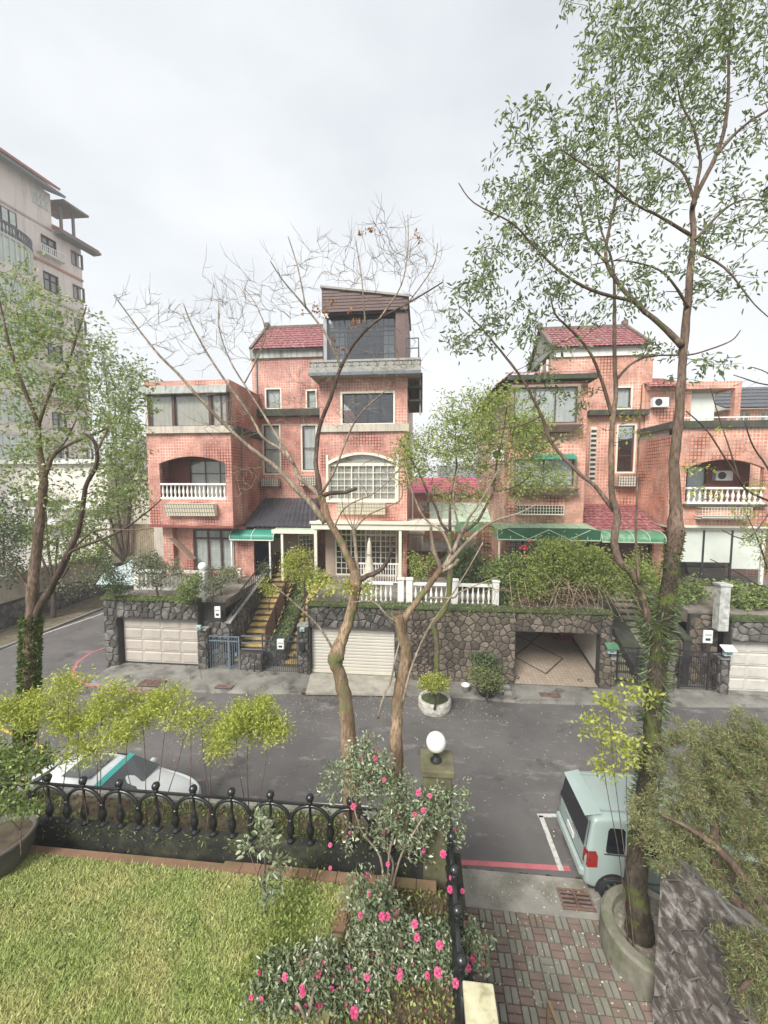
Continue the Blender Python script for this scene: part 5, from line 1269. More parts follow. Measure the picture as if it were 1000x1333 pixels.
uA0, uA1 = fu(107, 325)[0], fu(92, 325)[0]; uB0, uB1 = fu(72, 305)[0], fu(53, 305)[0]
uC0, uC1 = fu(36, 300)[0], fu(-75, 300)[0]
for k in range(nfl):
    zt_ = H - .9 - k * FH
    ops.append((uA0, uA1, zt_ - 1.5, zt_)); ops.append((uB0, uB1, zt_ - 1.9, zt_ - .1))
fwall(wl, 0, UB, 0, H, ops); fbox(wl, 0, .3, 0, H, -16, -.3); fbox(wl, .3, UB, 0, H, -16, -15.7); fbox(wl, .3, UB, H - .3, H - .1, -15.7, -.3)
wl.build('wall', PINK, ap)
for k, o in enumerate(ops):
    f = MB(); w = .09
    fbox(f, o[0], o[1], o[2], o[2] + w, -.2, .05); fbox(f, o[0], o[1], o[3] - w, o[3], -.2, .05); fbox(f, o[0], o[0] + w, o[2] + w, o[3] - w, -.2, .05); fbox(f, o[1] - w, o[1], o[2] + w, o[3] - w, -.2, .05)
    m_ = (o[0] + o[1]) / 2; fbox(f, m_ - w / 2, m_ + w / 2, o[2] + w, o[3] - w, -.2, -.02)
    if k % 2: fbox(f, o[0] + w, o[1] - w, (o[2] * .4 + o[3] * .6), (o[2] * .4 + o[3] * .6) + w * .7, -.2, -.03)
    fr = f.build('window', FRAME_D if k % 2 else M('pink brown frame', (.2, .13, .12), .6), ap)
    p = MB(); fbox(p, o[0] + w, m_ - w / 2, o[2] + w, o[3] - w, -.15, -.14); p.build('pane', GLASS, fr)
    p = MB(); fbox(p, m_ + w / 2, o[1] - w, o[2] + w, o[3] - w, -.15, -.14); p.build('pane', GLASS, fr)
    c_ = MB(); fbox(c_, o[0] + .1, m_ + (.3 if k % 3 else -.3), o[2] + w, o[3] - w, -.45, -.42); c_.build('curtain', CURT, fr)
me = None
for k in range(nfl):
    z0 = H - .35 - k * FH
    b = MB(); fbox(b, 0, uC0, z0 - FH + .1, z0 - FH + .3, .001, .14); b.build('band', PALE if k % 2 else M('salmon band', (.48, .24, .19), .8, .1), ap)
    # box balcony below window B
    if k % 2 == 0:
        b = MB(); zz = z0 - 2.65; fbox(b, uB0 - .4, uB1 + .5, zz, zz + .12, .001, .7); fbox(b, uB0 - .4, uB1 + .5, zz + .7, zz + .8, .6, .7)
        n = 12
        for j in range(n + 1): u = uB0 - .4 + j * (uB1 - uB0 + .85) / n; fbox(b, u, u + .07, zz + .12, zz + .7, .62, .68)
        b.build('window_balcony', WHITE, ap)
# curved bays with balustrade / glazed belt
uc = (uC0 + uC1) / 2; hw = (uC1 - uC0) / 2; bul = 1.7
def arc(n, off=0.0):
    return [(uc - hw * math.cos(math.pi * i / n), (bul + off) * math.sin(math.pi * i / n) ** .8) for i in range(n + 1)]
def arc_band(mb, z0, z1, off=0.0, th=.15, n=18):
    A = arc(n, off); Bq = arc(n, off - th)
    for i in range(n):
        mb.prism([FP(A[i][0], z0, A[i][1]), FP(A[i + 1][0], z0, A[i + 1][1]), FP(Bq[i + 1][0], z0, max(0.01, Bq[i + 1][1])), FP(Bq[i][0], z0, max(0.01, Bq[i][1]))], (0, 0, z1 - z0))
for k in range(nfl):
    z0 = H - .3 - (k + 1) * FH
    b = MB(); A = arc(18); b.prism([FP(u, z0 - .12, o) for u, o in A], (0, 0, .24)); b.build('bay_slab', PALE, ap)
    b = MB()
    if k == 0:
        arc_band(b, z0 + 1.0, z0 + 1.12, .02, .2)
        for i, (u, o) in enumerate(arc(36)[1:-1]): q = FP(u, 0, o - .08); b.lathe((q.x, q.y, z0 + .12), [(.05, 0), (.11, .2), (.05, .5), (.08, .88)], 6)
        b.build('bay_balustrade', M('dark balustrade', (.16, .16, .17), .8), ap)
    else:
        arc_band(b, z0 + .12, z0 + 1.0, 0, .15); b.build('bay_parapet', PINK, ap)
    if k:
        b = MB(); arc_band(b, z0 + 1.0, z0 + FH - .13, -.1, .03); b.build('bay_glazing', M('greenish blinds behind glass', (.55, .63, .61), .4, .1, 2, 0, dirt=(.62, .68, .66), dirt_amt=.6, dirt_scale=3, streak=True), ap)
        b = MB()
        for u, o in arc(20): q = FP(u, 0, max(.02, o - .03)); b.box(q.x - .04, q.x + .04, q.y - .04, q.y + .04, z0 + 1.0, z0 + FH - .13)
        b.build('bay_mullions', CREAM, ap)
    else:
        pass
# top floor windows over the bay, AC, lattice panel
w_ = [fu(18, 245), fu(-14, 240)]; b = MB(); fbox(b, w_[0][0], w_[1][0], H - 3.0, H - .5, .01, .1); o = b.build('window', FRAME_D, ap)
for i in range(3):
    for j in range(2): b = MB(); a0 = w_[0][0] + .12 + i * (w_[1][0] - w_[0][0] - .1) / 3; fbox(b, a0, a0 + (w_[1][0] - w_[0][0]) / 3 - .2, H - 2.9 + j * 1.2, H - 1.8 + j * 1.2, .101, .12); b.build('pane', CURT, o)
b = MB(); ua, za = fu(62, 262); ub, zb_ = fu(42, 262); zc = (za + zb_) / 2 + .2
for i in range(4):
    for j in range(2):
        s = (ub - ua) / 4; cu, cz = ua + (i + .5) * s, zc - .75 + (j + .5) * .75
        for du, dz in ((s / 2, .37), (s / 2, -.37), (s / 2, 0), (0, .37)):
            A_, B_ = FP(cu - du, cz - dz, .06), FP(cu + du, cz + dz, .06); b.bar(A_, B_, .09, .06)
b.build('lattice_panel', WHITE, ap)
# eaves and roofs
ROOF_S = M('salmon roof tile', (.42, .17, .12), .7, .15, 2, .1, 10)
SLATE = M('slate roof grey', (.20, .20, .20), .8, .15, 1, .1, 10)
b = MB(); e1 = UB + 1
uS = fu(68, 300)[0]; E2 = fu(0, 210)[1]
def rid(mb, u0, u1, z, o_out, zr, o_in, th=.22):
    mb.prism([FP(u0, z - th, o_out), FP(u0, z, o_out + .05), FP(u0, zr, o_in), FP(u0, zr - th, o_in)], ud * (u1 - u0)); return mb
rid(MB(), -1.2, uS, H, 1.1, H + 2.3, -3.5).build('lower_roof', ROOF_S, ap)
rid(MB(), -1.3, uS, H - .22, 1.25, H - .2, .2).build('gutter', SLATE, ap)
b = MB(); fbox(b, uS, e1, H - .3, E2, -8, 0); b.build('attic_wall', PINK, ap)
rid(MB(), uS - .6, e1, E2, 1.2, E2 + 2.2, -3.5).build('upper_roof', SLATE, ap)
rid(MB(), uS - .5, uS + 5.5, E2 + .75, .7, E2 + 3.0, -3.0).build('red_roof', ROOF_S, ap)
zv = fu(104, 281)[1]; uv = fu(107, 281)[0]
rid(MB(), uv, uS - .61, zv, .9, zv + .5, -3.5, .18).build('verandah_roof', SLATE, ap)
for u in (uv + .7, uS - 1.3):
    b = MB(); fbox(b, u, u + .22, H + .1, zv, -.4, -.2); b.build('verandah_post', SLATE, ap)

# white lower block with balustrades
wb = T('villa', 'white three storey villa with balustraded balconies behind the left trees', 'villa', (at(70, 640, d=36).x, at(70, 640, d=36).y, 0))
Yv = at(100, 640, d=34).y; r = RC(Yv, -60, 604, 141, 690)
WV = M('cream villa wall', (.70, .66, .60), .8, .08, 1, .1, 15, dirt=(.3, .28, .24), dirt_amt=.4, streak=True)
wo_ = [RC(Yv, a, 652, b_, 668) for a, b_ in ((20, 34), (44, 56), (62, 70), (96, 106), (118, 126))] + [RC(Yv, a, 684, b_, 694) for a, b_ in ((24, 36), (84, 90), (118, 124))]
wo_ = [w for w in wo_]
MB().wall(r[0], r[1], 0, r[3], Yv, .3, wo_).box(r[1] - .3, r[1], Yv + .3005, Yv + 10, 0, r[3]).box(r[0], r[1] - .3, Yv + 9.7, Yv + 10, 0, r[3]).build('wall', WV, wb)
for w in wo_: window(wb, Yv, w, 2, 1, WHITE, GLASS, curtain=CURT)
MB().box(r[0] - .3, r[1] + .3, Yv - .4, Yv + 10.3, r[3], r[3] + .35).build('roof_slab', WHITE, wb)
for y_ in (645, 676):
    z = at(80, y_ + 2, Y=Yv - 1).z; a, b_ = at(12, y_, Y=Yv - 1).x, at(72, y_, Y=Yv - 1).x
    MB().box(a - .2, b_ + .2, Yv - 1.2, Yv - .001, z - .3, z).build('balcony_floor', WHITE, wb)
    balustrade('', [(a, Yv - 1), (b_, Yv - 1)], z, 1.1, WHITE, .42, parent=wb, fat=1.8)
z = at(110, 663, Y=Yv - .5).z; MB().box(at(74, 660, Y=Yv - .5).x, r[1] + .3, Yv - .7, Yv - .001, z, z + .4).build('ledge', WHITE, wb)

# roadside wall across the side street
t = T('stone_wall', 'low dark stone wall with a beige rendered wall on top beyond the side street', 'wall', (-23.3, 20, 0))
MB().box(-23.6, -23.25, 13, 55, 0, 1.5).build('stone_base', STONE_L, t)
mb = MB(); stones(mb, 13, 40, .08, 1.5, lambda u, v, h: (-23.25 + h, u, v), .42, .05, 500); mb.build('stones', STONE, t, kind='stuff')
MB().box(-23.65, -23.30, 13, 27, 1.501, 2.9).box(-23.7, -23.24, 13, 27, 2.901, 3.0).build('rendered_wall', M('beige render wall', (.48, .43, .34), .85, .1, 2, .1, 30, dirt=(.2, .18, .14), dirt_amt=.5, streak=True), t)
MB().box(-23.6, -23.4, 27.01, 55, 1.501, 2.0).build('stone_top', CONC_D, t)
# bamboo style fence behind the left garden
r = RC(25.5, 148, 682, 200, 720)
t = T('paling_fence', 'old wooden paling fence behind the left garden', 'fence', ((r[0] + r[1]) / 2, 25.5, TERR)); n = 18
me = mesh_only(MB().box(-.07, .07, 0, .03, 0, r[3] - TERR), 'paling', M('weathered paling', (.30, .24, .16), .85, .3, 5))
for k in range(n): inst(me, 'paling', t, (r[0] + (k + .5) * (r[1] - r[0]) / n, 25.5, TERR))
MB().box(r[0], r[1], 25.531, 25.58, TERR + .4, TERR + .5).box(r[0], r[1], 25.531, 25.58, r[3] - .5, r[3] - .4).build('rail', WOOD, t)
# tarp covered heap in left garden
p = at(168, 745, Y=19.2)
t = T('tarp_heap', 'pale blue tarp draped over garden clutter behind the corner wall', 'tarp', (p.x, 19.2, TERR))
mb = MB(); n = 12
for i in range(n + 1):
    for j in range(n + 1):
        u, v = i / n * 2 - 1, j / n * 2 - 1; rr = max(abs(u), abs(v)); z = .9 * (1 - rr ** 3) * (1 + .18 * math.sin(5 * u + 2 * v) + .1 * math.sin(9 * v))
        mb.v.append((p.x + u * 1.1, 19.2 + v * .9, TERR + max(0, z)))
for i in range(n):
    for j in range(n): q = i * (n + 1) + j; mb.f.append((q, q + 1, q + n + 2, q + n + 1))
mb.build('cover', M('pale blue tarp', (.36, .42, .43), .5, .15, 3, .5, 6), t, smooth=True)

# ================================================================ iron fence on the garden edge
FY, FZ0, FZ1 = 5.92, 2.44, 3.12
t = T('iron_fence', 'black cast iron fence of arches and knobbed posts along the lawn', 'fence', (-3, FY, FZ0))
SPC = .66; x = at(510, 1035, Y=FY).x; cxs = []
while x > -8.6: cxs.append(x); x -= SPC
MB().bar((-8.8, FY, FZ1 - .02), (.0, FY, FZ1 - .02), .035, .035).build('top_rail', IRON, t)
post = MB().lathe((0, 0, 0), [(.066, 0), (.066, .03), (.038, .05), (.034, .09), (.058, .13), (.066, .20), (.058, .27), (.03, .31), (.042, .34), (.024, .36), (.022, .60), (.042, .63), (.024, .66), (.03, .69), (.046, .705), (.028, .72)], 12)
post.ball((0, 0, .775), .066, 14)
pme = mesh_only(post, 'finial_post', IRON, True)
mid_ = MB().lathe((0, 0, 0), [(.066, 0), (.066, .03), (.038, .05), (.034, .09), (.058, .13), (.066, .20), (.058, .27), (.034, .31), (.046, .34), (.046, .37), (.036, .39)], 12)
mme = mesh_only(mid_, 'short_post', IRON, True)
am = MB(); R2 = SPC / 2 - .012
am.tube([(-R2 * math.cos(a), 0, .36 + R2 * math.sin(a) * .86) for a in np.linspace(0, math.pi, 17)], .030, 8)
ame = mesh_only(am, 'arch', IRON, True)
for x in cxs:
    inst(pme, 'finial_post', t, (x, FY, FZ0)); inst(mme, 'short_post', t, (x - SPC / 2, FY, FZ0)); inst(ame, 'arch', t, (x, FY, FZ0))
inst(mme, 'short_post', t, (cxs[0] + SPC / 2, FY, FZ0)); 
# side fence
t = T('iron_fence', 'black iron fence running down beside the brick driveway among camellias', 'fence', (.45, 4.8, 2.42))
FX = .45
MB().bar((FX, 3.72, FZ1 - .02), (FX, 5.7, FZ1 - .02), .035).build('top_rail', IRON, t)
for k, y in enumerate((5.45, 4.95, 4.45, 3.95)):
    inst(pme, 'finial_post', t, (FX, y, 2.42)); inst(mme, 'short_post', t, (FX, y + .25, 2.42)); inst(ame, 'arch', t, (FX, y, 2.42), rz=math.pi / 2, sc=(.48 / .66, 1, 1))
# corner pillar and globe
t = T('gate_pillar', 'square mossy corner pillar under a globe lamp beside the camellia', 'pillar', (.26, 6.0, 2.4))
MOSP = M('mossy pillar', (.12, .11, .065), .95, .4, 5, .6, 20, dirt=(.10, .12, .03), dirt_amt=.7, dirt_scale=4)
MB().box(.04, .48, 5.8, 6.24, 1.6, 3.82).build('shaft', MOSP, t, bevel=.02)
MB().box(-.0, .52, 5.76, 6.28, 3.821, 3.93).build('cap', MOSP, t, bevel=.02)
t = T('globe_lamp', 'round white globe lamp on a black foot on the mossy pillar', 'lamp', (.24, 6.0, 3.93))
MB().lathe((.24, 6.0, 3.93), [(.09, 0), (.09, .02), (.045, .06), (.035, .12), (.06, .15), (.07, .17)], 14).build('foot', IRON, t, smooth=True)
MB().ball((.24, 6.0, 3.93 + .165 + .14), .155, 20).build('globe', M('milky glass globe', (.78, .77, .72), .25, .03, 3, 0), t, smooth=True)
# cream capped pier at the bottom
t = T('capped_pier', 'garden pier with a mossy cream slab on top at the lower edge', 'pier', (.6, 3.2, 2.4))
MB().box(.47, .73, 2.3, 3.74, -.05, 3.12).build('shaft', MOSP, t); MB().box(.445, .755, 2.2, 3.78, 3.121, 3.2).build('cap', M('mossy cream slab', (.50, .46, .30), .85, .2, 5, .3, 30, dirt=(.16, .14, .05), dirt_amt=.7, dirt_scale=7), t, bevel=.012)
# bowl planter
bx_, by_ = -6.5, 5.2
t = T('bowl_planter', 'big round grey bowl planter with a small plant on the lawn', 'planter', (bx_, by_, LZ))
MB().lathe((bx_, by_, LZ), [(.24, 0), (.34, .10), (.41, .28), (.44, .46), (.46, .48), (.46, .53), (.41, .53), (.39, .42)], 28).build('bowl', M('grey brown bowl', (.09, .078, .072), .7, .2, 3, .2), t, smooth=True)
MB().lathe((bx_, by_, LZ), [(.40, .42), (.395, .45), (.2, .47), (.01, .47)], 20).build('soil', SOIL, t)
# metal handrail at the very bottom
t = T('handrail', 'thin brown metal handrail end at the bottom of the driveway', 'handrail', (1.3, 4.3, DZ))
a = at(714, 1304, z=.95); b_ = at(730, 1345, z=.95)
MB().bar(a, b_, .04).bar(a, (a.x, a.y, DZ - .02), .035).bar(a.lerp(b_, 1.0), (b_.x, b_.y, DZ - .02), .035).build('rail', M('bronze rail', (.20, .13, .07), .4, .1), t)

# ================================================================ near stone wall on the right
W0 = Vector((3.5, 5.8, 0)); W1 = Vector((4.02, 4.78, 0)); wd = (W1 - W0).normalized(); wn = Vector((wd.y, -wd.x, 0))
wn = wn if wn.x < 0 else -wn
WTOP = 2.77
t = T('stone_garden_wall', 'near wall of rough purple grey slate stones at the lower right corner', 'stone wall', W0)
WLEN = 5.0
def wq(u, v, h): q = W0 + wd * u + wn * (h - .04); return (q.x, q.y, v)
core = MB().prism([W0 - wn * .04, W0 + wd * WLEN - wn * .04, W0 + wd * WLEN - wn * .35, W0 - wn * .35], (0, 0, WTOP - .01)); core.build('core', M('pale mortar', (.26, .25, .23), .95, .2, 5, .4, 30), t)
k = 0; near_st = MB()
pol = cells(0.0, WLEN, 0.0, WTOP, .22, .20, jit=.98, gap=.93, seed=5)
pol.sort(key=lambda p: sum(q[0] for q in p) / len(p))
for p in pol:
    u = sum(q[0] for q in p) / len(p)
    sk = [(a + .0, b) for a, b in p]
    mb = MB(); n_ = len(sk); h_ = U(.028, .05); cu = sum(q[0] for q in sk) / n_; cv = sum(q[1] for q in sk) / n_
    mb.add([wq(a, b, .02) for a, b in sk] + [wq(cu + (a - cu) * .9, cv + (b - cv) * .9, h_ + U(-.005, .005)) for a, b in sk], [tuple(range(n_, 2 * n_))] + [(i_, (i_ + 1) % n_, n_ + (i_ + 1) % n_, n_ + i_) for i_ in range(n_)])
    if u < 3.0 and k < 290: mb.build('stone', STONE_N, t); k += 1
    else: near_st.add(mb.v, mb.f)
near_st.build('far_stones', STONE_N, t, kind='stuff')
mb = MB(); mb.prism([W0 + wn * .02 + Vector((0, 0, WTOP)), W0 + wd * WLEN + wn * .02 + Vector((0, 0, WTOP)), W0 + wd * WLEN - wn * .2 + Vector((0, 0, WTOP)), W0 - wn * .2 + Vector((0, 0, WTOP))], (0, 0, .03)); mb.build('coping', STONE_N, t)
# raised bed behind it
q = [W0 - wn * .39 , W0 + wd * WLEN - wn * .39, Vector((12, 0, 0)), Vector((12, 6.3, 0)), Vector((4.2, 6.3, 0))]
struct('raised_garden', MB().prism([(p.x, p.y, -.05) for p in q], (0, 0, 2.45)), SOIL)
# rail on top of the wall and a black tub
t = T('wall_rail', 'thin pale metal rail above the near stone wall', 'rail', (4.1, 5.5, 2.4))
a = at(903, 1128, z=2.95); b_ = at(972, 1216, z=2.95)
MB().bar(a, b_, .03).bar(a, (a.x, a.y, 2.38), .03).bar(b_, (b_.x, b_.y, 2.38), .03).build('rail', M('pale steel rail', (.45, .45, .44), .35, .1, 2, 0, metal=.6), t)
p = at(950, 1168, z=2.7)
t = T('plastic_tub', 'black plastic tub with a grey handle behind the near wall', 'tub', (p.x, p.y, 2.4))
MB().lathe((p.x, p.y, 2.4), [(.14, 0), (.19, .25), (.21, .28), (.18, .28), (.15, .05)], 18).build('tub', FRAME_D, t, smooth=True)
MB().tube([(p.x - .2 * math.cos(a), p.y, 2.66 + .16 * math.sin(a)) for a in np.linspace(0, math.pi, 12)], .014, 6).build('handle', M('grey handle', (.3, .35, .4), .4), t)

# tree ring
RCX, RCY = 4.02, 6.78
t = T('tree_ring', 'round concrete tree ring at the driveway corner under the tall tree', 'tree planter', (RCX, RCY, DZ))
MB().lathe((RCX, RCY, DZ - .03), [(.80, 0), (.78, .48), (.74, .52), (.60, .52), (.58, .40)], 36).build('ring', M('mossy grey ring', (.19, .18, .14), .9, .3, 4, .5, 20, dirt=(.09, .12, .04), dirt_amt=.7, dirt_scale=3), t, smooth=False)
MB().lathe((RCX, RCY, DZ), [(.59, .30), (.585, .36), (.3, .41), (.02, .42)], 24).build('soil', M('littered soil', (.16, .135, .10), .95, .4, 8, .6, 20, dirt=(.4, .38, .33), dirt_amt=.6, dirt_scale=12), t)
# white rough planter and pots by the wall opposite
p = at(566, 915, z=.2); WPX, WPY = p.x, p.y
t = T('round_planter', 'rough white round planter holding a clipped yellow green shrub', 'planter', (WPX, WPY, .02))
MB().lathe((WPX, WPY, -.0), [(.56, 0), (.60, .12), (.60, .36), (.57, .42), (.50, .42), (.48, .33)], 30).build('ring', M('rough white render', (.52, .50, .44), .9, .25, 6, .7, 16, dirt=(.2, .17, .12), dirt_amt=.7, dirt_scale=5), t, smooth=False)
MB().lathe((WPX, WPY, 0), [(.49, .3), (.488, .35), (.02, .38)], 20).build('soil', MOSSY, t)
p = at(606, 897, z=.2)
t = T('flower_pot', 'small white pot beside the bush at the brown stone wall', 'pot', (p.x, p.y, .1))
MB().lathe((p.x, p.y, .1), [(.11, 0), (.15, .24), (.17, .25), (.17, .30), (.13, .30), (.12, .22)], 16).build('pot', WHITE, t, smooth=True)
p = at(634, 900, z=.2); PBX, PBY = p.x, p.y
t = T('shallow_pot', 'wide dark pot holding the round bush at the stone wall', 'pot', (p.x, p.y, .1))
MB().lathe((p.x, p.y, .1), [(.3, 0), (.42, .22), (.45, .24), (.45, .28), (.4, .28), (.38, .2)], 20).build('pot', CONC_D, t, smooth=True)
for k, (x_, y_, w_, l_) in enumerate(((657, 895, .4, .22), (661, 903, .3, .2))):
    p = at(x_, y_, z=.15); MB().prism([(p.x - w_ / 2, p.y - l_ / 2, .1), (p.x + w_ / 2, p.y - l_ * .4, .1), (p.x + w_ * .4, p.y + l_ / 2, .1), (p.x - w_ * .45, p.y + l_ * .45, .1)], (0, 0, .14)).build('stone_block', CONC, origin=(p.x, p.y, .1), bevel=.03)
    tag(bpy.data.objects[list(WL)[-1]] if 0 else [o for o in COL.objects if o.name.startswith('stone_block')][-1], ('upper grey stone block lying left of the open garage', 'lower grey stone block on the apron left of the open garage')[k], 'stone')

# ================================================================ cars
def car(name, label, origin, heading, prof, hwlow, hwtop, paint, roof_z, spec):
    """prof: stations (x, z_bottom, z_belt, z_top, half width scale); body is one lofted shell"""
    t = T(name, label, 'car', origin); ox, oy, oz = origin; ch, sh = math.cos(heading), math.sin(heading)
    def w(x, y, z): return (ox + x * ch - y * sh, oy + x * sh + y * ch, oz + z)
    return t, w
def loft(w, prof, nose=True):
    """each station: x, list of (y, z) from bottom centre out to the roof centre (half section)"""
    mb = MB(); m = None
    for x, sec in prof:
        full = [(y, z) for y, z in sec] + [(-y, z) for y, z in reversed(sec)]
        m = len(full); xs_o = x
        for y, z in full: mb.v.append(w(x if not isinstance(x, tuple) else x[0], y, z))
    n = len(prof)
    for i in range(n - 1):
        for k in range(m): a = i * m; mb.f.append((a + k, a + (k + 1) % m, a + m + (k + 1) % m, a + m + k))
    mb.f.append(tuple(range(m))[::-1]); mb.f.append(tuple((n - 1) * m + k for k in range(m)))
    return mb
def paintmat(name, c, r=.3, coat=.5):
    t = NT(name); col = t.mix(t.ramp(t.noise(1.5, 5), .4, .7), c, dk(c, .92)); t.color(col); t.rough(r); t.p.inputs['Coat Weight'].default_value = coat; t.p.inputs['Coat Roughness'].default_value = .12
    return t.m
def wheel(parent, w, x, y, r, side, wd_=.17, rimc=(.42, .43, .44)):
    mb = MB(); n = 28
    prof = [(r * .62, -wd_ / 2), (r * .95, -wd_ / 2), (r, -wd_ * .36), (r, wd_ * .36), (r * .95, wd_ / 2), (r * .62, wd_ / 2)]
    for rr, yy in prof:
        for k in range(n): a = 2 * math.pi * k / n; mb.v.append(w(x + rr * math.cos(a), y + yy * side, r + rr * math.sin(a)))
    for i in range(len(prof) - 1):
        for k in range(n): q = i * n; mb.f.append((q + k, q + (k + 1) % n, q + n + (k + 1) % n, q + n + k))
    ty = mb.build('wheel', M('tyre rubber', (.018, .018, .019), .85, .2, 5, 0), parent, smooth=True)
    rm = MB(); yb = y + side * (wd_ * .28)
    def disc(r0, r1, y0, y1):
        b = len(rm.v)
        for rr, yy in ((r0, y0), (r1, y1)):
            for k in range(n): a = 2 * math.pi * k / n; rm.v.append(w(x + rr * math.cos(a), yy, r + rr * math.sin(a)))
        for k in range(n): rm.f.append((b + k, b + (k + 1) % n, b + n + (k + 1) % n, b + n + k))
    disc(r * .66, r * .56, y + side * wd_ * .52, y + side * wd_ * .40); disc(r * .56, r * .56, y + side * wd_ * .40, y + side * 0)
    for k in range(6):
        a = 2 * math.pi * k / 6 + .3; da = .24; A = []
        for rr, aa, dy in ((r * .12, da * 1.2, .5), (r * .58, da * .6, .40), (r * .58, -da * .6, .40), (r * .12, -da * 1.2, .5)): A.append(w(x + rr * math.cos(a + aa), y + side * wd_ * dy, r + rr * math.sin(a + aa)))
        rm.add(A, [(0, 1, 2, 3)])
    b = len(rm.v)
    for k in range(12): a = 2 * math.pi * k / 12; rm.v.append(w(x + r * .16 * math.cos(a), y + side * wd_ * .56, r + r * .16 * math.sin(a)))
    rm.f.append(tuple(b + k for k in range(12)))
    rm.build('rim', M('alloy rim', rimc, .35, .05, 2, 0, metal=.7), ty)
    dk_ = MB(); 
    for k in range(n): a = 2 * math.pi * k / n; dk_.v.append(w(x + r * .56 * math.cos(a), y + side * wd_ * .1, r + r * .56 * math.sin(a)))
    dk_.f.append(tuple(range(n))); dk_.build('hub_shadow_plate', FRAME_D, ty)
def quad_glass(name, parent, w, pts, mat, off=(0, 0, 0), th=None):
    P = [Vector(w(*p)) for p in pts]; n = (P[1] - P[0]).cross(P[-1] - P[0]).normalized()
    c = sum(P, Vector()) / len(P)
    mb = MB(); m = len(P); mb.v = [tuple(p) for p in P]; mb.f = [tuple(range(m))]
    return mb.build(name, mat, parent)
CGL = NT('car glass'); CGL.color((.012, .014, .02)); CGL.rough(.04); CGL.p.inputs['Specular IOR Level'].default_value = .9; CGL = CGL.m

# --- pale green hatchback van, tail towards the camera's left
VG = paintmat('pale green car paint', (.34, .42, .395), .35)
ox, oy = 3.27, 8.47
t, w = car('parked_van', 'pale green compact van parked on the right behind the tree trunk', (ox, oy, 0), 0, None, 0, 0, VG, 0, 0)
hw = .79
def sec(zb, zbelt, zr, wl, wbelt, wr, zs=None):
    return [(0.0, zb), (wl * .9, zb), (wl, zb + .10), (wl + .01, (zb + zbelt) * .5), (wbelt, zbelt), (wbelt - (wbelt - wr) * .5, (zbelt + zr) / 2 + .02), (wr, zr - .07), (wr - .08, zr - .01), (0.0, zr + .015)]
def vsec(zb, zbelt, zr, wl, wbelt, wr):
    return [(0.0, zb), (wl * .88, zb), (wl, zb + .06), (wl + .012, zb + .2), (wl + .012, zbelt - .2), (wbelt, zbelt - .02), (wbelt - .012, zbelt + .03), (wr + .02, zr - .11), (wr - .005, zr - .045), (wr - .06, zr - .008), (wr * .5, zr + .012), (0.0, zr + .018)]
prof = [(-.02, vsec(.34, .60, .74, .68, .66, .62)), (-.005, vsec(.30, .84, .95, .74, .72, .70)), (.02, vsec(.26, .98, 1.06, hw, .775, .72)), (.10, vsec(.24, .99, 1.42, hw, .78, .70)), (.15, vsec(.22, 1.0, 1.62, hw, .785, .685)), (.22, vsec(.22, 1.0, 1.655, hw, .785, .685)), (.5, vsec(.22, 1.0, 1.675, hw, .785, .69)), (1.4, vsec(.2, .98, 1.69, hw, .785, .69)), (2.2, vsec(.2, .95, 1.66, hw, .785, .68)), (2.55, vsec(.2, .93, 1.56, hw, .78, .66)), (2.95, vsec(.2, .92, 1.16, hw, .78, .70)), (3.25, vsec(.22, .80, .98, .77, .76, .68)), (3.48, vsec(.26, .6, .78, .7, .68, .6))]
bd = loft(w, prof).build('body', VG, t, smooth=True)
bv = bd.modifiers.new('sub', 'SUBSURF'); bv.levels = 1; bv.render_levels = 2
# wheel arches + wheels
for x_ in (.52, 2.85):
    for s in (-1, 1):
        mb = MB(); n = 14; r = .345
        P = [(x_ + r * math.cos(a), .27 + r * math.sin(a)) for a in np.linspace(-.15, math.pi + .15, n)]
        mb.v = [w(a, s * (hw + .012), z) for a, z in P]; mb.f = [tuple(range(n))]; mb.build('wheel_arch', FRAME_D, t)
        wheel(t, w, x_, s * (hw - .05), .275, s)
yn = -(hw)
def _unused(): pass
def skin(x, z, s=-1, e=.012):
    """y of the upper side at height z (tumblehome)"""
    zb_, zr = 1.0, 1.58; f = min(1, max(0, (z - zb_) / (zr - zb_))); return s * (.785 - .085 * f + e)
def side_glass(x0, x1, x0t, x1t, z0, z1, s=-1, name='side_window'):
    mb = MB(); P = [(x0 + .03, z0), (x1 - .03, z0), (x1, z0 + .04), (x1t, z1 - .05), (x1t - .04, z1), (x0t + .04, z1), (x0t, z1 - .05), (x0, z0 + .04)]
    mb.v = [w(a, skin(a, z, s), z) for a, z in P]; mb.f = [tuple(range(len(P)))]; return mb.build(name, CGL, t)
for s in (-1, 1):
    side_glass(.36, .72, .42, .74, 1.03, 1.50, s); side_glass(.86, 1.66, .88, 1.62, 1.02, 1.52, s); side_glass(1.78, 2.62, 1.76, 2.36, 1.0, 1.51, s)
    mb = MB(); 
    for x_ in (.79, 1.71, 2.66): mb.bar(w(x_, s * (hw + .0065), .42), w(x_, s * .793, 1.0), .012, .008)
    mb.bar(w(.34, s * (hw + .012), .50), w(3.1, s * (hw + .012), .46), .05, .012); mb.build('door_seam', M('dark seam', (.08, .10, .09), .6), t)
    quad_glass('tail_light', t, w, [(.02, s * .812, .72), (.20, s * .818, .74), (.21, s * .808, .96), (.17, s * .80, 1.06), (.04, s * .79, 1.04)], M('red lamp lens', (.25, .018, .015), .15, .1, 6, 0))
    quad_glass('tail_light', t, w, [(-.022, s * .66, .74), (.018, s * .81, .72), (.035, s * .79, 1.04), (-.012, s * .68, 1.04)], MC['red lamp lens'])
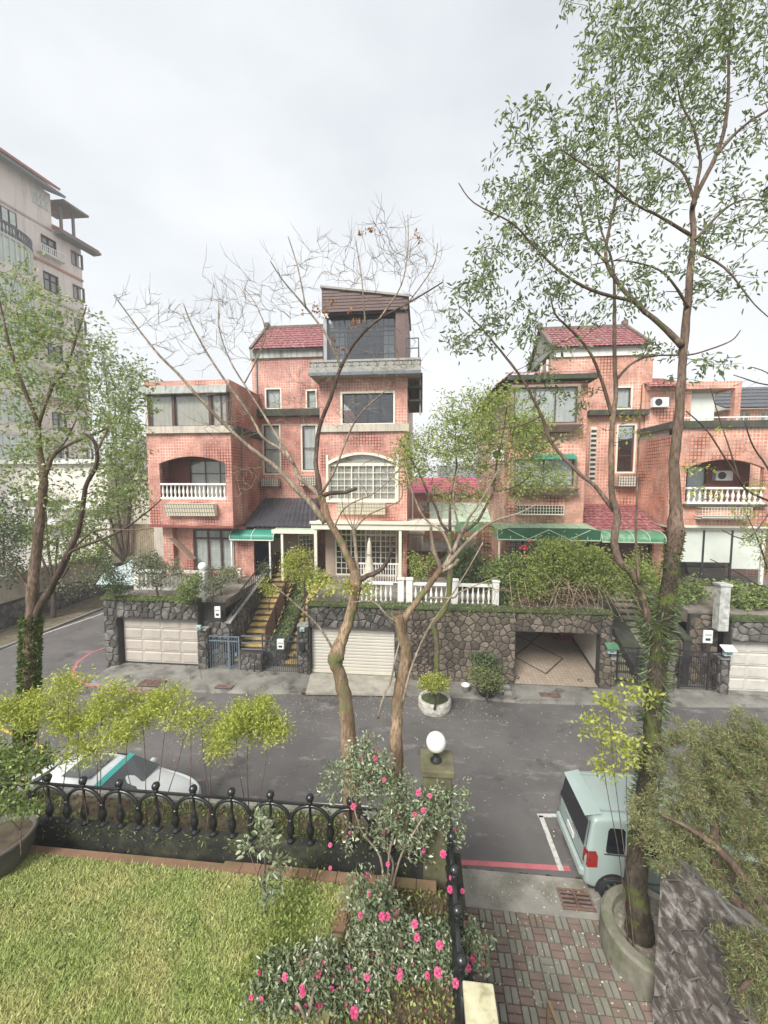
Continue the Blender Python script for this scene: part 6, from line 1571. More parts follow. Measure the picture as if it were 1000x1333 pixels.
# tailgate glass
def rear(z): return -.008 + (.03 if z < 1.0 else .03 + (z - .98) * .22)
g = [(rear(1.0) - .004, -.60, 1.02), (rear(1.0) - .004, .60, 1.02), (rear(1.5) - .0, .55, 1.48), (rear(1.5) - .0, -.55, 1.48)]
quad_glass('rear_window', t, w, [(-.012, -.66, 1.03), (-.012, .66, 1.03), (.075, .62, 1.54), (.075, -.62, 1.54)], CGL)
MB().add([], []); mb = MB(); mb.v = [w(*p) for p in ((.02, -.6, 1.62), (.02, .6, 1.62), (.34, .62, 1.70), (.34, -.62, 1.70), (.06, -.6, 1.58), (.06, .6, 1.58))]; mb.f = [(0, 1, 2, 3), (0, 4, 5, 1)]; mb.build('spoiler', VG, t)
mb = MB().prism([w(-.09, -.70, .42), w(-.09, .70, .42), w(.3, .80, .42), w(.3, -.80, .42)], (0, 0, .17)); mb.build('rear_bumper', VG, t, bevel=.035)
mb = MB(); mb.prism([w(-.035, -.17, .72), w(-.035, .17, .72), w(-.015, .17, .72), w(-.015, -.17, .72)], (0, 0, .13)); mb.build('number_plate', WHITE, t)
MB().bar(w(-.02, -.3, .97), w(-.02, .3, .97), .02, .03).build('tailgate_handle', VG, t)
for y_ in (-.5, .5): MB().bar(w(.35, y_, 1.69), w(2.2, y_, 1.70), .03, .025).build('roof_rail', VG, t)
quad_glass('windscreen', t, w, [(2.42, -.55, 1.55), (2.42, .55, 1.55), (2.90, .66, 1.08), (2.90, -.66, 1.08)], CGL)
MB().ball(w(2.55, -hw - .1, 1.05), .09, 10).build('door_mirror', VG, t, smooth=True)
MB().bar(w(.004, .05, 1.05), w(.05, .45, 1.12), .02, .015).build('rear_wiper', FRAME_D, t)
mb = MB()
for k in range(7): mb.prism([w(-.030, -.10 - k * .055, .985), w(-.030, -.135 - k * .055, .985), w(-.030, -.135 - k * .055, 1.02), w(-.030, -.10 - k * .055, 1.02)], (.01, 0, 0))
mb.build('badge_lettering', M('chrome badge', (.7, .72, .72), .25, .05, 2, 0, metal=.8), t, kind='stuff')
mb = MB()
for s in (-1, 1):
    mb.bar(w(.015, s * .70, 1.0), w(.10, s * .655, 1.56), .014, .01)
mb.bar(w(-.022, -.66, .64), w(-.022, .66, .64), .014, .012); mb.build('tailgate_seam', MC['dark seam'], t)
for s in (-1, 1):
    for x_ in (1.30, 2.25): MB().bar(w(x_ - .08, s * (hw + .03), .88), w(x_ + .08, s * (hw + .03), .88), .025, .03).build('door_handle', VG, t)
    mb = MB(); mb.bar(w(.33, s * .80, 1.015), w(2.62, s * .80, .985), .014, .012); mb.build('window_trim', FRAME_D, t)
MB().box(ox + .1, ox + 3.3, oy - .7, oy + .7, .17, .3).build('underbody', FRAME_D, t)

# --- white car with teal trim, nose to the right, on the street behind the bed
VW = paintmat('white car paint', (.66, .69, .68), .3)
TEAL = M('teal sticker', (.06, .42, .38), .35, .05, 2, 0)
ox, oy = -9.75, 8.42
t, w = car('parked_car', 'white car with teal trim parked behind the planting bed on the left', (ox, oy, 0), R_(-.5), None, 0, 0, VW, 0, 0)
hw = .84
prof = [(.0, sec(.35, .7, .8, .68, .66, .58)), (.06, sec(.28, .82, .92, .76, .74, .64)), (.3, sec(.22, .9, 1.12, hw, .80, .60)), (.65, sec(.2, .93, 1.34, hw, .81, .60)), (1.1, sec(.2, .93, 1.43, hw, .82, .60)), (2.0, sec(.2, .92, 1.45, hw, .82, .61)), (2.55, sec(.2, .91, 1.38, hw, .82, .60)), (3.0, sec(.2, .90, 1.14, hw, .81, .66)), (3.3, sec(.2, .87, .97, hw, .80, .70)), (3.9, sec(.22, .78, .88, .80, .77, .68)), (4.2, sec(.26, .68, .74, .72, .68, .55)), (4.28, sec(.32, .55, .6, .62, .6, .5))]
bd = loft(w, prof).build('body', VW, t, smooth=True); bv = bd.modifiers.new('sub', 'SUBSURF'); bv.levels = 1; bv.render_levels = 2
for x_ in (.8, 3.4):
    for s in (-1, 1):
        mb = MB(); P = [(x_ + .37 * math.cos(a), .29 + .37 * math.sin(a)) for a in np.linspace(-.15, math.pi + .15, 14)]; mb.v = [w(a, s * (hw + .012), z) for a, z in P]; mb.f = [tuple(range(14))]; mb.build('wheel_arch', FRAME_D, t)
        wheel(t, w, x_, s * (hw - .06), .30, s)
CG2 = NT('car windscreen grey'); CG2.color((.10, .11, .115)); CG2.rough(.05); CG2.p.inputs['Specular IOR Level'].default_value = .8; CG2 = CG2.m
quad_glass('windscreen', t, w, [(2.46, -.55, 1.435), (2.46, .55, 1.435), (3.12, .70, 1.085), (3.12, -.70, 1.085)], CG2)
quad_glass('sunstrip', t, w, [(2.42, -.55, 1.457), (2.42, .55, 1.457), (2.54, .575, 1.402), (2.54, -.575, 1.402)], TEAL)
quad_glass('sunroof', t, w, [(1.45, -.40, 1.475), (2.15, -.40, 1.478), (2.15, .40, 1.478), (1.45, .40, 1.475)], CG2)
quad_glass('rear_window', t, w, [(.98, -.52, 1.43), (.98, .52, 1.43), (.36, .62, 1.19), (.36, -.62, 1.19)], CG2)
for s in (-1, 1):
    for a0, a1, b0, b1 in ((.75, 1.55, 1.0, 1.52), (1.65, 2.85, 1.66, 2.45)):
        mb = MB(); P = [(a0, .96), (a1, .95), (b1, 1.36), (b0, 1.36)]; mb.v = [w(a, s * (.845 - .21 * (z - .93) / .43), z) for a, z in P]; mb.f = [(0, 1, 2, 3)]; mb.build('side_window', CG2, t)
    MB().ball(w(2.75, s * .93, .98), .085, 10).build('door_mirror', VW, t, smooth=True)
mb = MB(); mb.v = [w(2.0, -hw - .016, .6), w(2.35, -hw - .016, .6), w(2.28, -hw - .008, .86), w(1.95, -hw - .008, .86)]; mb.f = [(0, 1, 2, 3)]; mb.build('sticker', TEAL, t)
line_g([(60, 1036), (250, 1043), (405, 1047), (480, 1051)], .10, WLN, 'parking_bay_line', .009)

# ================================================================ vegetation
RS = np.random.RandomState(11)
def npmesh(name, V, F4, mat, parent=None, kind=None, origin=(0, 0, 0)):
    o = np.array(WL[parent.name]) if parent is not None else np.array(origin)
    me = bpy.data.meshes.new(name); V = V - o; nf, k = F4.shape
    me.vertices.add(len(V)); me.vertices.foreach_set('co', V.astype(np.float32).ravel())
    me.loops.add(nf * k); me.loops.foreach_set('vertex_index', F4.astype(np.int32).ravel())
    me.polygons.add(nf); me.polygons.foreach_set('loop_start', np.arange(0, nf * k, k, dtype=np.int32)); me.polygons.foreach_set('loop_total', np.full(nf, k, dtype=np.int32))
    me.materials.append(mat); me.update(); me.validate()
    ob = bpy.data.objects.new(name, me); lnk(ob)
    if parent is not None: ob.parent = parent
    else: ob.location = Vector(o.tolist())
    WL[ob.name] = Vector(o.tolist())
    if kind: ob['kind'] = kind
    return ob
def leaves(name, C, D, Ln, Wd, mat, parent, six=False, fold=.25, kind=None):
    """C centres at the stalk, D leaf directions; every leaf is a folded blade"""
    C = np.asarray(C, float); D = np.asarray(D, float); n = len(C)
    if n == 0: return None
    D /= np.linalg.norm(D, axis=1)[:, None] + 1e-9
    R = RS.normal(size=(n, 3)); R[:, 2] *= .45; S = np.cross(D, R + 1e-6); S /= np.linalg.norm(S, axis=1)[:, None] + 1e-9
    Nn = np.cross(S, D); Ln = np.broadcast_to(Ln, (n,)) * RS.uniform(.65, 1.25, n); Wd = np.broadcast_to(Wd, (n,)) * RS.uniform(.75, 1.2, n)
    L_, W_ = Ln[:, None], Wd[:, None]
    if not six:
        V = np.stack([C, C + D * L_ * .5 + S * W_ * .5 + Nn * W_ * fold, C + D * L_, C + D * L_ * .5 - S * W_ * .5 + Nn * W_ * fold], 1).reshape(-1, 3)
        b = np.arange(n)[:, None] * 4; F = np.concatenate([b + np.array([[0, 1, 2]]), b + np.array([[0, 2, 3]])])
        return npmesh(name, V, F, mat, parent, kind)
    V = np.stack([C, C + D * L_ * .25 + S * W_ * .42 + Nn * W_ * fold, C + D * L_ * .65 + S * W_ * .45 + Nn * W_ * fold, C + D * L_ - Nn * W_ * .15,
                  C + D * L_ * .65 - S * W_ * .45 + Nn * W_ * fold, C + D * L_ * .25 - S * W_ * .42 + Nn * W_ * fold], 1).reshape(-1, 3)
    b = np.arange(n)[:, None] * 6; F = np.concatenate([b + np.array([[0, 1, 2, 3]]), b + np.array([[0, 3, 4, 5]])])
    return npmesh(name, V, F, mat, parent, kind)
def smooth_path(P, R, sub=4, jit=0.0):
    P = [Vector(p) for p in P]; out, ro = [], []
    for i in range(len(P) - 1):
        p0, p1, p2, p3 = P[max(i - 1, 0)], P[i], P[i + 1], P[min(i + 2, len(P) - 1)]
        for k in range(sub):
            t = k / sub
            q = .5 * ((2 * p1) + (p2 - p0) * t + (2 * p0 - 5 * p1 + 4 * p2 - p3) * t * t + (3 * p1 - p0 - 3 * p2 + p3) * t ** 3)
            r = R[i] + (R[i + 1] - R[i]) * t
            out.append(q + Vector((U(-1, 1), U(-1, 1), U(-1, 1))) * jit * r); ro.append(r * U(.94, 1.06))
    out.append(P[-1]); ro.append(R[-1]); return out, ro
class Tree:
    def __init__(s, name, label, base, bark, group=None, cat='tree'):
        s.t = T(name, label, cat, base, group); s.nodes = []; s.nr = []; s.bark = bark; s.tw = MB(); s.lc = []; s.ld = []; s.k = .7
    def limb(s, P, R, name='trunk', n=9, sub=4, jit=.12, mat=None):
        p, r = smooth_path(P, R, sub, jit); MB().tube(p, r, n).build(name, mat or s.bark, s.t, smooth=True)
        s.nodes += [tuple(q) for q in p]; s.nr += r
    def plimb(s, pts, d, d1=None, name='branch', n=7, **kw):
        """limb from photo sightings (x, y, radius in photo px) at camera depth d -> d1"""
        m = len(pts); P, R = [], []
        for i, (x, y, rp) in enumerate(pts):
            dd = d + ((d1 - d) * i / (m - 1) if d1 is not None else 0); P.append(at(x, y, d=dd)); R.append(rp * dd / FPX * s.k)
        s.limb(P, R, name, n, **kw); return P
    def grow(s, targets, rmin=.004, leafn=8, spread=.12, bend=.18, rk=.010, along=.6, gn=4, droop=-.15, skipl=0.0, fork=0):
        N = np.array(s.nodes); A = np.array(targets)
        d0 = np.array([np.min(((N - a) ** 2).sum(1)) for a in A]); A = A[np.argsort(d0)]
        cap = len(N) + len(A) * 4; buf = np.zeros((cap, 3)); buf[:len(N)] = N; cnt = len(N); nr = list(s.nr)
        for a in A:
            dd = ((buf[:cnt] - a) ** 2).sum(1); dz = buf[:cnt, 2] - a[2]
            i = int(np.argmin(dd + np.clip(dz, 0, 9) ** 2 * 2.5)); p = Vector(buf[i]); q = Vector(a); ln = (q - p).length
            if ln < .03: continue
            side = Vector(RS.normal(size=3)) * ln * bend; m1 = p.lerp(q, .35) + side * .6 + Vector((0, 0, ln * .05)); m2 = p.lerp(q, .7) + side * .5
            r0 = max(rmin, min(nr[i] * .62, rmin + rk * ln)); pts = [p, m1, m2, q]
            s.tw.tube(pts, [r0, (r0 + rmin) / 2 * 1.1, max(rmin * .9, r0 * .45), rmin * .7], gn, cap=False)
            for k, w_ in ((1, .8), (2, .6), (3, .5)): buf[cnt] = pts[k]; nr.append(max(rmin, r0 * w_)); cnt += 1
            for _ in range(fork):
                o_ = m1.lerp(m2, RS.rand()) if RS.rand() < .5 else m2.lerp(q, RS.rand()); dv = (q - p).normalized() + Vector(RS.normal(size=3)) * .45; dv.normalize(); l2 = RS.uniform(.10, .28)
                s.tw.tube([o_, o_ + dv * l2 * .5, o_ + dv * l2 + Vector((0, 0, l2 * .15))], [rmin, rmin * .8, rmin * .55], 3, cap=False)
            if leafn and RS.rand() >= skipl:
                m = max(1, int(leafn * RS.uniform(.5, 1.5))); dr = (q - m1).normalized()
                for _ in range(m):
                    f = 1 - RS.rand() ** 1.4 * along; b = (m2.lerp(q, (f - .5) * 2) if f > .5 else m1.lerp(m2, f * 2))
                    o = Vector(RS.normal(size=3)) * spread * .5; s.lc.append(tuple(b + o)); v = Vector(RS.normal(size=3)) * .8 + dr * .7 + Vector((0, 0, droop)); s.ld.append(tuple(v))
        s.nodes = [tuple(v) for v in buf[:cnt]]; s.nr = nr
    def done(s, leaf=None, L=.09, Wd=.035, six=False, name='crown'):
        if s.tw.v: s.tw.build('twigs', s.bark, s.t, smooth=True, kind='stuff')
        if leaf and s.lc: leaves(name, s.lc, s.ld, L, Wd, leaf, s.t, six, kind='stuff')
        s.lc, s.ld = [], []; s.tw = MB(); return s.t
def blob(x, y, d, rx, ry, n, rd=None, shell=.0):
    """n points in an ellipsoid whose centre is sighted at (x, y) at depth d, radii in photo px (rd in m)"""
    c = at(x, y, d=d); k = d / FPX; rx, ry = rx * k, ry * k; rd = rd or (rx + ry) / 2
    v = RS.normal(size=(n, 3)); v /= np.linalg.norm(v, axis=1)[:, None]; v *= (RS.rand(n, 1) ** (1 / (2.2 + shell * 3)))
    return (np.array(c) + v * np.array([rx, rd, ry])).tolist()
def blobs(d, L, rd=None, k=1.0):
    out = []
    for b in L: out += blob(b[0], b[1], b[5] if len(b) > 5 else d, b[2], b[3], max(1, int(b[4] * k)), rd)
    return out

BARK_R = barkmat('grey brown bark', (.17, .12, .09), (.09, .105, .035), .10)
BARK_M = barkmat('mossy bark', (.135, .105, .075), (.115, .135, .035), .62)
BARK_B = barkmat('flaking orange bark', (.26, .175, .11), (.13, .145, .06), .22, (.40, .29, .19))
BARK_BM = barkmat('pale branch bark', (.31, .25, .19), (.15, .15, .08), .1)
BARK_D = barkmat('dark twig bark', (.11, .08, .065))
LF_R = leafmat('slender grey green leaf', (.13, .18, .10), (.42, .49, .29), .5, .4)
LF_RY = leafmat('young yellow leaf', (.30, .32, .07), (.50, .50, .14), .45, .45)
LF_L = leafmat('pale green leaf', (.21, .28, .12), (.50, .57, .30), .45, .4)
LF_M = leafmat('spring yellow green leaf', (.25, .33, .08), (.56, .62, .22), .45, .45)
LF_Y = leafmat('bright yellow green sprig', (.36, .42, .07), (.74, .74, .22), .45, .5)
LF_D = leafmat('dark evergreen leaf', (.07, .11, .05), (.18, .25, .11), .3, .4)
LF_B = leafmat('mid green leaf', (.17, .24, .08), (.44, .52, .20), .4, .45)
LF_C = leafmat('glossy camellia leaf', (.13, .18, .08), (.52, .57, .38), .25, .25, .4, .8)
LF_K = leafmat('conifer spray', (.14, .18, .07), (.42, .45, .20), .3, .6)
LF_KB = leafmat('brown conifer spray', (.25, .18, .10), (.38, .30, .17), .3, .6)
LF_F = leafmat('fern frond', (.07, .11, .045), (.28, .34, .17), .35, .35)
LF_O = leafmat('dry orange leaf', (.42, .17, .08), (.5, .3, .18), .3, .6)
LF_G = leafmat('grey green shrub leaf', (.18, .21, .14), (.36, .39, .26), .35, .5)
LF_RD = leafmat('dead leaf', (.16, .09, .05), (.34, .2, .12), .2, .7)

# --- tall tree on the right
D = 6.9
tr = Tree('tall_tree', 'tall tree with fern clad trunk rising out of the round concrete ring', (RCX - .25, RCY - .1, .45), BARK_R)
base = Vector((at(832, 1215, z=.5).x, at(832, 1215, z=.5).y, .44))
def PL(pts, d, d1=None, k=.65):
    m = len(pts); return [at(x, y, d=d + ((d1 - d) * i / (m - 1) if d1 is not None else 0)) for i, (x, y, r) in enumerate(pts)], [r * k * d / FPX for x, y, r in pts]
tr.k = .50
lo = [(829, 1170, 14), (829, 1110, 11.5), (835, 1060, 10.5), (848, 970, 9.8), (855, 890, 10.5), (860, 830, 11.5), (868, 785, 10), (876, 720, 8.8)]
P, R = PL(lo, 6.75, 6.9, 1.0); tr.limb([base - Vector((0, 0, .1)), base + Vector((0, 0, .1))] + P, [.26, .22] + R, 'trunk', 14, mat=barkmat('damp dark bark', (.075, .060, .045), (.10, .12, .03), .35))
tr.plimb([(876, 722, 16.5), (880, 690, 20), (880, 665, 14.5), (879, 640, 13.5), (878, 600, 12.5), (884, 540, 11), (888, 480, 10), (892, 430, 9.5), (898, 360, 8), (903, 300, 7), (903, 264, 6), (934, 198, 5), (947, 141, 4), (949, 66, 3), (952, 10, 2.5), (950, -60, 2)], D, 7.0, 'trunk', n=12, mat=BARK_R)
tr.plimb([(902, 270, 5), (907, 240, 4), (912, 211, 3.5), (903, 167, 3), (886, 132, 2), (880, 90, 1.5)], D, 6.4)
tr.plimb([(934, 200, 4), (965, 167, 3.5), (1000, 143, 3), (1040, 120, 2)], D, 7.2)
tr.plimb([(899, 306, 5), (859, 282, 3.5), (824, 264, 3), (780, 229, 2.5), (736, 198, 1.5)], D, 6.2)
tr.plimb([(903, 258, 4), (886, 220, 3), (842, 189, 2), (815, 150, 1.5)], D, 7.6)
tr.plimb([(905, 312, 4), (943, 273, 3), (969, 260, 2), (1000, 262, 1.5)], D, 7.5)
tr.plimb([(899, 326, 3.5), (943, 348, 2.5), (982, 396, 1.6), (1010, 420, 1.2)], D, 6.5)
tr.plimb([(888, 450, 9), (860, 422, 6.5), (833, 400, 6), (806, 370, 5), (789, 339, 4.5), (793, 299, 3.5), (804, 246, 3), (806, 176, 2), (800, 120, 1.5)], D, 7.4, n=9)
tr.plimb([(824, 392, 5), (771, 378, 4), (727, 352, 3.2), (692, 317, 2.6), (666, 290, 2.2), (617, 264, 1.6), (597, 238, 1.2)], D, 6.2)
tr.plimb([(895, 400, 4), (884, 380, 3.4), (859, 352, 2.5), (811, 339, 1.8), (770, 345, 1.2)], D, 6.3)
tr.plimb([(789, 342, 3.5), (765, 310, 2.5), (755, 270, 2), (740, 230, 1.2)], 7.1, 7.8)
# second stem
tr.plimb([(858, 850, 10), (845, 805, 9.5), (826, 752, 9), (808, 733, 9), (800, 705, 9), (804, 672, 9), (797, 643, 7.5), (796, 589, 6.5), (798, 548, 6), (802, 508, 5.5), (800, 467, 5), (800, 422, 4.5), (800, 380, 3.6), (797, 340, 2.8), (780, 290, 2), (775, 240, 1.4)], 6.85, 7.8, 'branch', n=11, mat=BARK_R)
tr.plimb([(800, 665, 7), (775, 633, 5), (754, 616, 4.6), (718, 576, 4.3), (705, 541, 4), (679, 492, 3.4), (652, 457, 2.8), (626, 426, 2), (600, 400, 1.4)], 7.35, 8.1, n=9, mat=BARK_R)
tr.plimb([(798, 545, 5), (784, 497, 4.2), (767, 457, 3.6), (745, 431, 3), (723, 409, 2.2), (716, 380, 1.5)], 7.5, 7.1, mat=BARK_R)
tr.plimb([(803, 494, 4), (823, 473, 2.8), (850, 463, 2.4), (896, 462, 2.2), (926, 454, 2), (953, 443, 1.7), (964, 430, 1.2)], 7.6, 8.0, mat=BARK_R)
tr.plimb([(832, 760, 3.5), (828, 700, 2.8), (829, 650, 2.6), (831, 580, 2.4), (835, 520, 1.8), (836, 500, 1.2)], 6.9, 7.0, mat=BARK_R)
tr.plimb([(705, 541, 2.4), (680, 553, 1.8), (640, 560, 1.2)], 7.8, 7.6, mat=BARK_R)
tr.plimb([(626, 426, 2), (608, 440, 1.3), (590, 450, 1)], 8.1, 8.3, mat=BARK_R)
tr.bark = BARK_D
BL = [(850, 45, 90, 70, 150), (960, 55, 60, 90, 110), (800, 130, 55, 75, 70), (740, 205, 65, 55, 80), (668, 220, 50, 55, 45), (700, 290, 75, 55, 70), (800, 260, 70, 60, 60), (640, 330, 40, 40, 14), (628, 385, 55, 55, 40), (600, 415, 35, 40, 15),
      (720, 370, 55, 45, 36), (865, 190, 60, 70, 60), (965, 250, 50, 70, 45), (940, 350, 60, 60, 42), (790, 385, 60, 40, 24), (860, 340, 40, 50, 18), (660, 430, 50, 40, 22), (720, 440, 50, 40, 14), (900, 100, 60, 60, 60), (920, 480, 40, 20, 10), (985, 160, 40, 60, 30), (830, -40, 130, 60, 80), (960, -60, 90, 70, 60)]
tr.grow(blobs(D, BL, rd=1.3, k=1.0), rmin=.004, leafn=12, spread=.15, bend=.10, droop=-.5)
tr.grow(blobs(7.9, [(850, 455, 60, 20, 14), (700, 500, 40, 30, 16), (745, 520, 30, 20, 10), (690, 570, 40, 20, 10)], rd=.6), rmin=.004, leafn=9, spread=.13, droop=-.4)
tr.done(LF_R, .108, .036, six=True)
tr.grow(blobs(7.2, [(870, 95, 40, 30, 10), (700, 250, 30, 30, 8), (720, 320, 30, 30, 8), (820, 560, 40, 20, 6), (810, 540, 20, 15, 5), (765, 550, 20, 20, 5)], rd=.5), rmin=.0035, leafn=7, spread=.12)
tr.done(LF_RY, .085, .035, name='young_leaves')
# ferns clinging to the trunk
C, Dd = [], []
def ferns(pts, d, n, rpx, up=.2, out=1.0):
    for _ in range(n):
        i = RS.randint(len(pts) - 1); f = RS.rand(); x = pts[i][0] + (pts[i + 1][0] - pts[i][0]) * f; y = pts[i][1] + (pts[i + 1][1] - pts[i][1]) * f
        c = at(x, y, d=d); a = RS.uniform(0, 6.28); v = Vector((math.cos(a), math.sin(a), RS.uniform(-.9, .7) + up))
        C.append(tuple(c + Vector((v.x, v.y, 0)).normalized() * rpx * d / FPX * .9)); Dd.append(tuple(v))
ferns([(866, 780), (858, 830), (853, 890), (848, 950), (845, 1010), (838, 1055)], 6.85, 1150, 10)
ferns([(846, 805), (858, 850)], 6.85, 360, 11)
leaves('fern_leaves', C, Dd, .18, .022, LF_F, tr.t, kind='stuff')
C, Dd = [], []
ferns([(880, 690), (870, 760), (860, 830)], 6.9, 500, 10); ferns([(808, 735), (845, 805)], 6.9, 200, 6); ferns([(833, 1060), (829, 1180)], 6.75, 400, 10)
leaves('moss_tufts', C, Dd, .05, .03, leafmat('moss tuft', (.07, .10, .02), (.17, .20, .05), .2, .8), tr.t, kind='stuff')

# --- bare tree one
D = 6.9
b1 = Tree('bare_tree', 'pollarded bare tree with a knobbed orange trunk, left of the two leafless ones', (at(458, 1060, d=D).x, at(458, 1060, d=D).y, BZ), BARK_B)
f0 = at(458, 1085, d=D); f0.z = BZ - .1
P, R = PL([(457, 1000, 15.5), (453, 945, 14.5), (448, 905, 14), (440, 872, 12), (437, 857, 16), (446, 832, 12), (455, 805, 10.5), (461, 780, 10.5), (463, 758, 12.5), (462, 742, 8)], D)
b1.limb([f0, at(458, 1050, d=D)] + P, [.16, .15] + R, 'trunk', 14)
b1.bark = BARK_BM; b1.k = .68
b1.plimb([(463, 748, 8), (450, 718, 7), (439, 696, 6.6), (428, 677, 6.4), (421, 655, 6.6), (416, 645, 7.5)], D, 6.8, n=10, mat=BARK_B)
b1.plimb([(424, 681, 6.5), (408, 659, 5.5), (386, 637, 5), (364, 613, 4.6), (342, 595, 4.2), (320, 578, 3.8), (278, 538, 3.2), (232, 487, 2.6), (209, 464, 2.2), (186, 436, 1.7), (163, 404, 1.3), (148, 384, 1)], D, 6.2)
b1.plimb([(416, 646, 6), (415, 626, 5.2), (411, 602, 4.4), (416, 556, 4), (430, 519, 3.6), (444, 478, 3.4), (462, 446, 3), (490, 418, 2.6), (531, 395, 1.9), (577, 367, 1.1)], D, 7.4, mat=BARK_D)
b1.plimb([(444, 478, 2.6), (425, 436, 2.3), (398, 400, 2), (370, 367, 1.4), (352, 340, 1)], 7.15, 6.7)
b1.plimb([(398, 400, 1.6), (388, 349, 1.3), (375, 308, 1)], 6.9, 7.1)
b1.plimb([(476, 430, 1.8), (471, 363, 1.3), (462, 308, 1)], 7.2, 7.4)
b1.plimb([(494, 415, 1.9), (522, 372, 1.4), (531, 326, 1.1), (531, 280, .9)], 7.25, 7.6)
b1.plimb([(531, 395, 1.4), (563, 349, 1.1), (570, 317, .9)], 7.35, 7.5)
b1.plimb([(416, 646, 5.5), (408, 637, 5), (390, 622, 4.5), (382, 604, 3.6), (364, 584, 3), (342, 569, 2.8), (324, 538, 2.4), (278, 473, 2), (250, 423, 1.5), (239, 395, 1.1)], D, 7.3)
b1.plimb([(382, 604, 3), (350, 550, 2.2), (318, 500, 1.8), (300, 470, 1.5), (286, 430, 1.2), (285, 395, 1)], 6.95, 7.5)
b1.plimb([(318, 500, 1.5), (345, 440, 1.2), (335, 400, 1), (318, 375, .9)], 7.2, 7.6)
b1.plimb([(417, 648, 5), (430, 642, 4), (448, 641, 4), (464, 636, 3.4)], D, 6.7, mat=BARK_D)
b1.plimb([(420, 640, 3), (437, 610, 2.2), (450, 575, 1.8), (468, 540, 1.5), (500, 510, 1.2)], D, 6.4)
b1.plimb([(433, 692, 2.2), (450, 660, 1.6), (490, 640, 1.3), (530, 600, 1)], 6.85, 6.4)
b1.plimb([(464, 757, 6), (478, 750, 5), (491, 745, 4.5), (503, 733, 4), (509, 716, 3), (508, 700, 2)], D, 6.6, mat=BARK_D)
b1.plimb([(466, 750, 4), (463, 715, 3.4), (461, 695, 3.8), (460, 688, 3)], 6.95, 7.1)
b1.plimb([(461, 690, 2.4), (480, 670, 1.6), (520, 652, 1.1), (524, 630, .8)], 7.1, 7.0)
b1.plimb([(437, 852, 3), (420, 822, 2.2), (400, 800, 1.9), (380, 782, 1.6), (355, 760, 1.2)], 6.9, 6.5)
for x in (448, 455, 462, 470): b1.plimb([(460, 690, 1.2), (x, 668, .9), (x * 1.3 - 138, 640, .7)], 7.1, 7.1 + U(-.2, .2), n=4)
b1.grow(blobs(6.7, [(200, 420, 50, 45, 22), (250, 440, 45, 50, 20), (300, 390, 40, 50, 24), (330, 440, 50, 50, 18), (370, 370, 40, 50, 22), (420, 350, 40, 50, 22), (480, 340, 50, 50, 26), (540, 350, 40, 50, 26), (560, 400, 25, 40, 10), (460, 520, 60, 50, 22), (380, 520, 50, 40, 18), (290, 540, 50, 40, 18), (480, 600, 50, 40, 16), (330, 620, 50, 30, 12), (520, 470, 40, 50, 14), (510, 320, 40, 40, 14)], rd=.7, k=2.0), rmin=.003, leafn=0, bend=.07, rk=.007, fork=2)
b1.done()
b1.grow(blobs(7.0, [(425, 400, 10, 12, 6), (460, 415, 12, 14, 8), (440, 450, 12, 10, 4), (545, 310, 12, 20, 4), (400, 410, 30, 15, 4), (480, 300, 20, 12, 4)], rd=.2), rmin=.003, leafn=5, spread=.05)
b1.done(LF_O, .06, .05, name='dry_leaves')
# long sprout with yellow leaves at the knob
b1.grow(blobs(6.85, [(450, 762, 22, 12, 16), (415, 765, 15, 10, 8), (478, 765, 14, 10, 8)], rd=.25), rmin=.003, leafn=14, spread=.1)
b1.done(LF_Y, .06, .035, name='sprouts')

b2 = Tree('bare_tree', 'slimmer pollarded bare tree leaning right with a cut stub', (at(517, 1060, d=D).x, at(517, 1060, d=D).y, BZ), BARK_B)
f0 = at(517, 1085, d=D); f0.z = BZ - .1
P, R = PL([(516, 1000, 11), (516, 950, 10), (518, 915, 9.5), (526, 870, 9.5), (529, 848, 9.5), (523, 826, 8.5), (519, 808, 9.5), (516, 798, 9)], D, k=.8)
b2.limb([f0, at(517, 1050, d=D)] + P, [.12, .115] + R, 'trunk', 12)
b2.plimb([(521, 818, 7), (530, 800, 6.5), (542, 784, 6), (560, 760, 5.6), (574, 741, 6)], D, 7.0, n=9, mat=BARK_B)
b2.bark = BARK_BM; b2.k = .78
b2.plimb([(574, 742, 4.5), (566, 720, 3.6), (562, 700, 3), (561, 685, 2)], 7.0, 6.8)
b2.plimb([(577, 740, 5), (588, 722, 4), (600, 695, 3), (612, 672, 2.2), (624, 656, 1.8), (650, 610, 1.2)], 7.0, 7.3)
b2.plimb([(580, 738, 4), (610, 704, 3), (640, 680, 2.2), (676, 668, 1.7), (700, 656, 1.2)], 7.0, 6.7)
b2.plimb([(588, 720, 2.6), (576, 692, 2.2), (552, 674, 1.8), (536, 638, 1.3), (528, 610, 1)], 7.0, 7.3)
b2.plimb([(574, 744, 3.6), (590, 736, 3.4), (597, 728, 3)], 7.0, 6.9)
b2.plimb([(600, 695, 1.8), (590, 650, 1.3), (596, 610, 1)], 7.1, 7.4)
b2.plimb([(524, 915, 2.2), (536, 868, 1.8), (557, 820, 1.6), (584, 781, 1.4), (610, 740, 1.2), (629, 706, 1)], 6.8, 6.5)
b2.plimb([(492, 935, 2.4), (500, 905, 2), (509, 886, 1.8), (515, 856, 1.6), (521, 832, 1.3)], 6.7, 6.85)
b2.plimb([(520, 812, 2.2), (505, 802, 1.8), (485, 783, 1.4), (455, 785, 1)], 6.85, 6.6)
b2.plimb([(556, 778, 2), (590, 778, 1.6), (600, 770, 1.2), (650, 750, .9)], 6.95, 6.6)
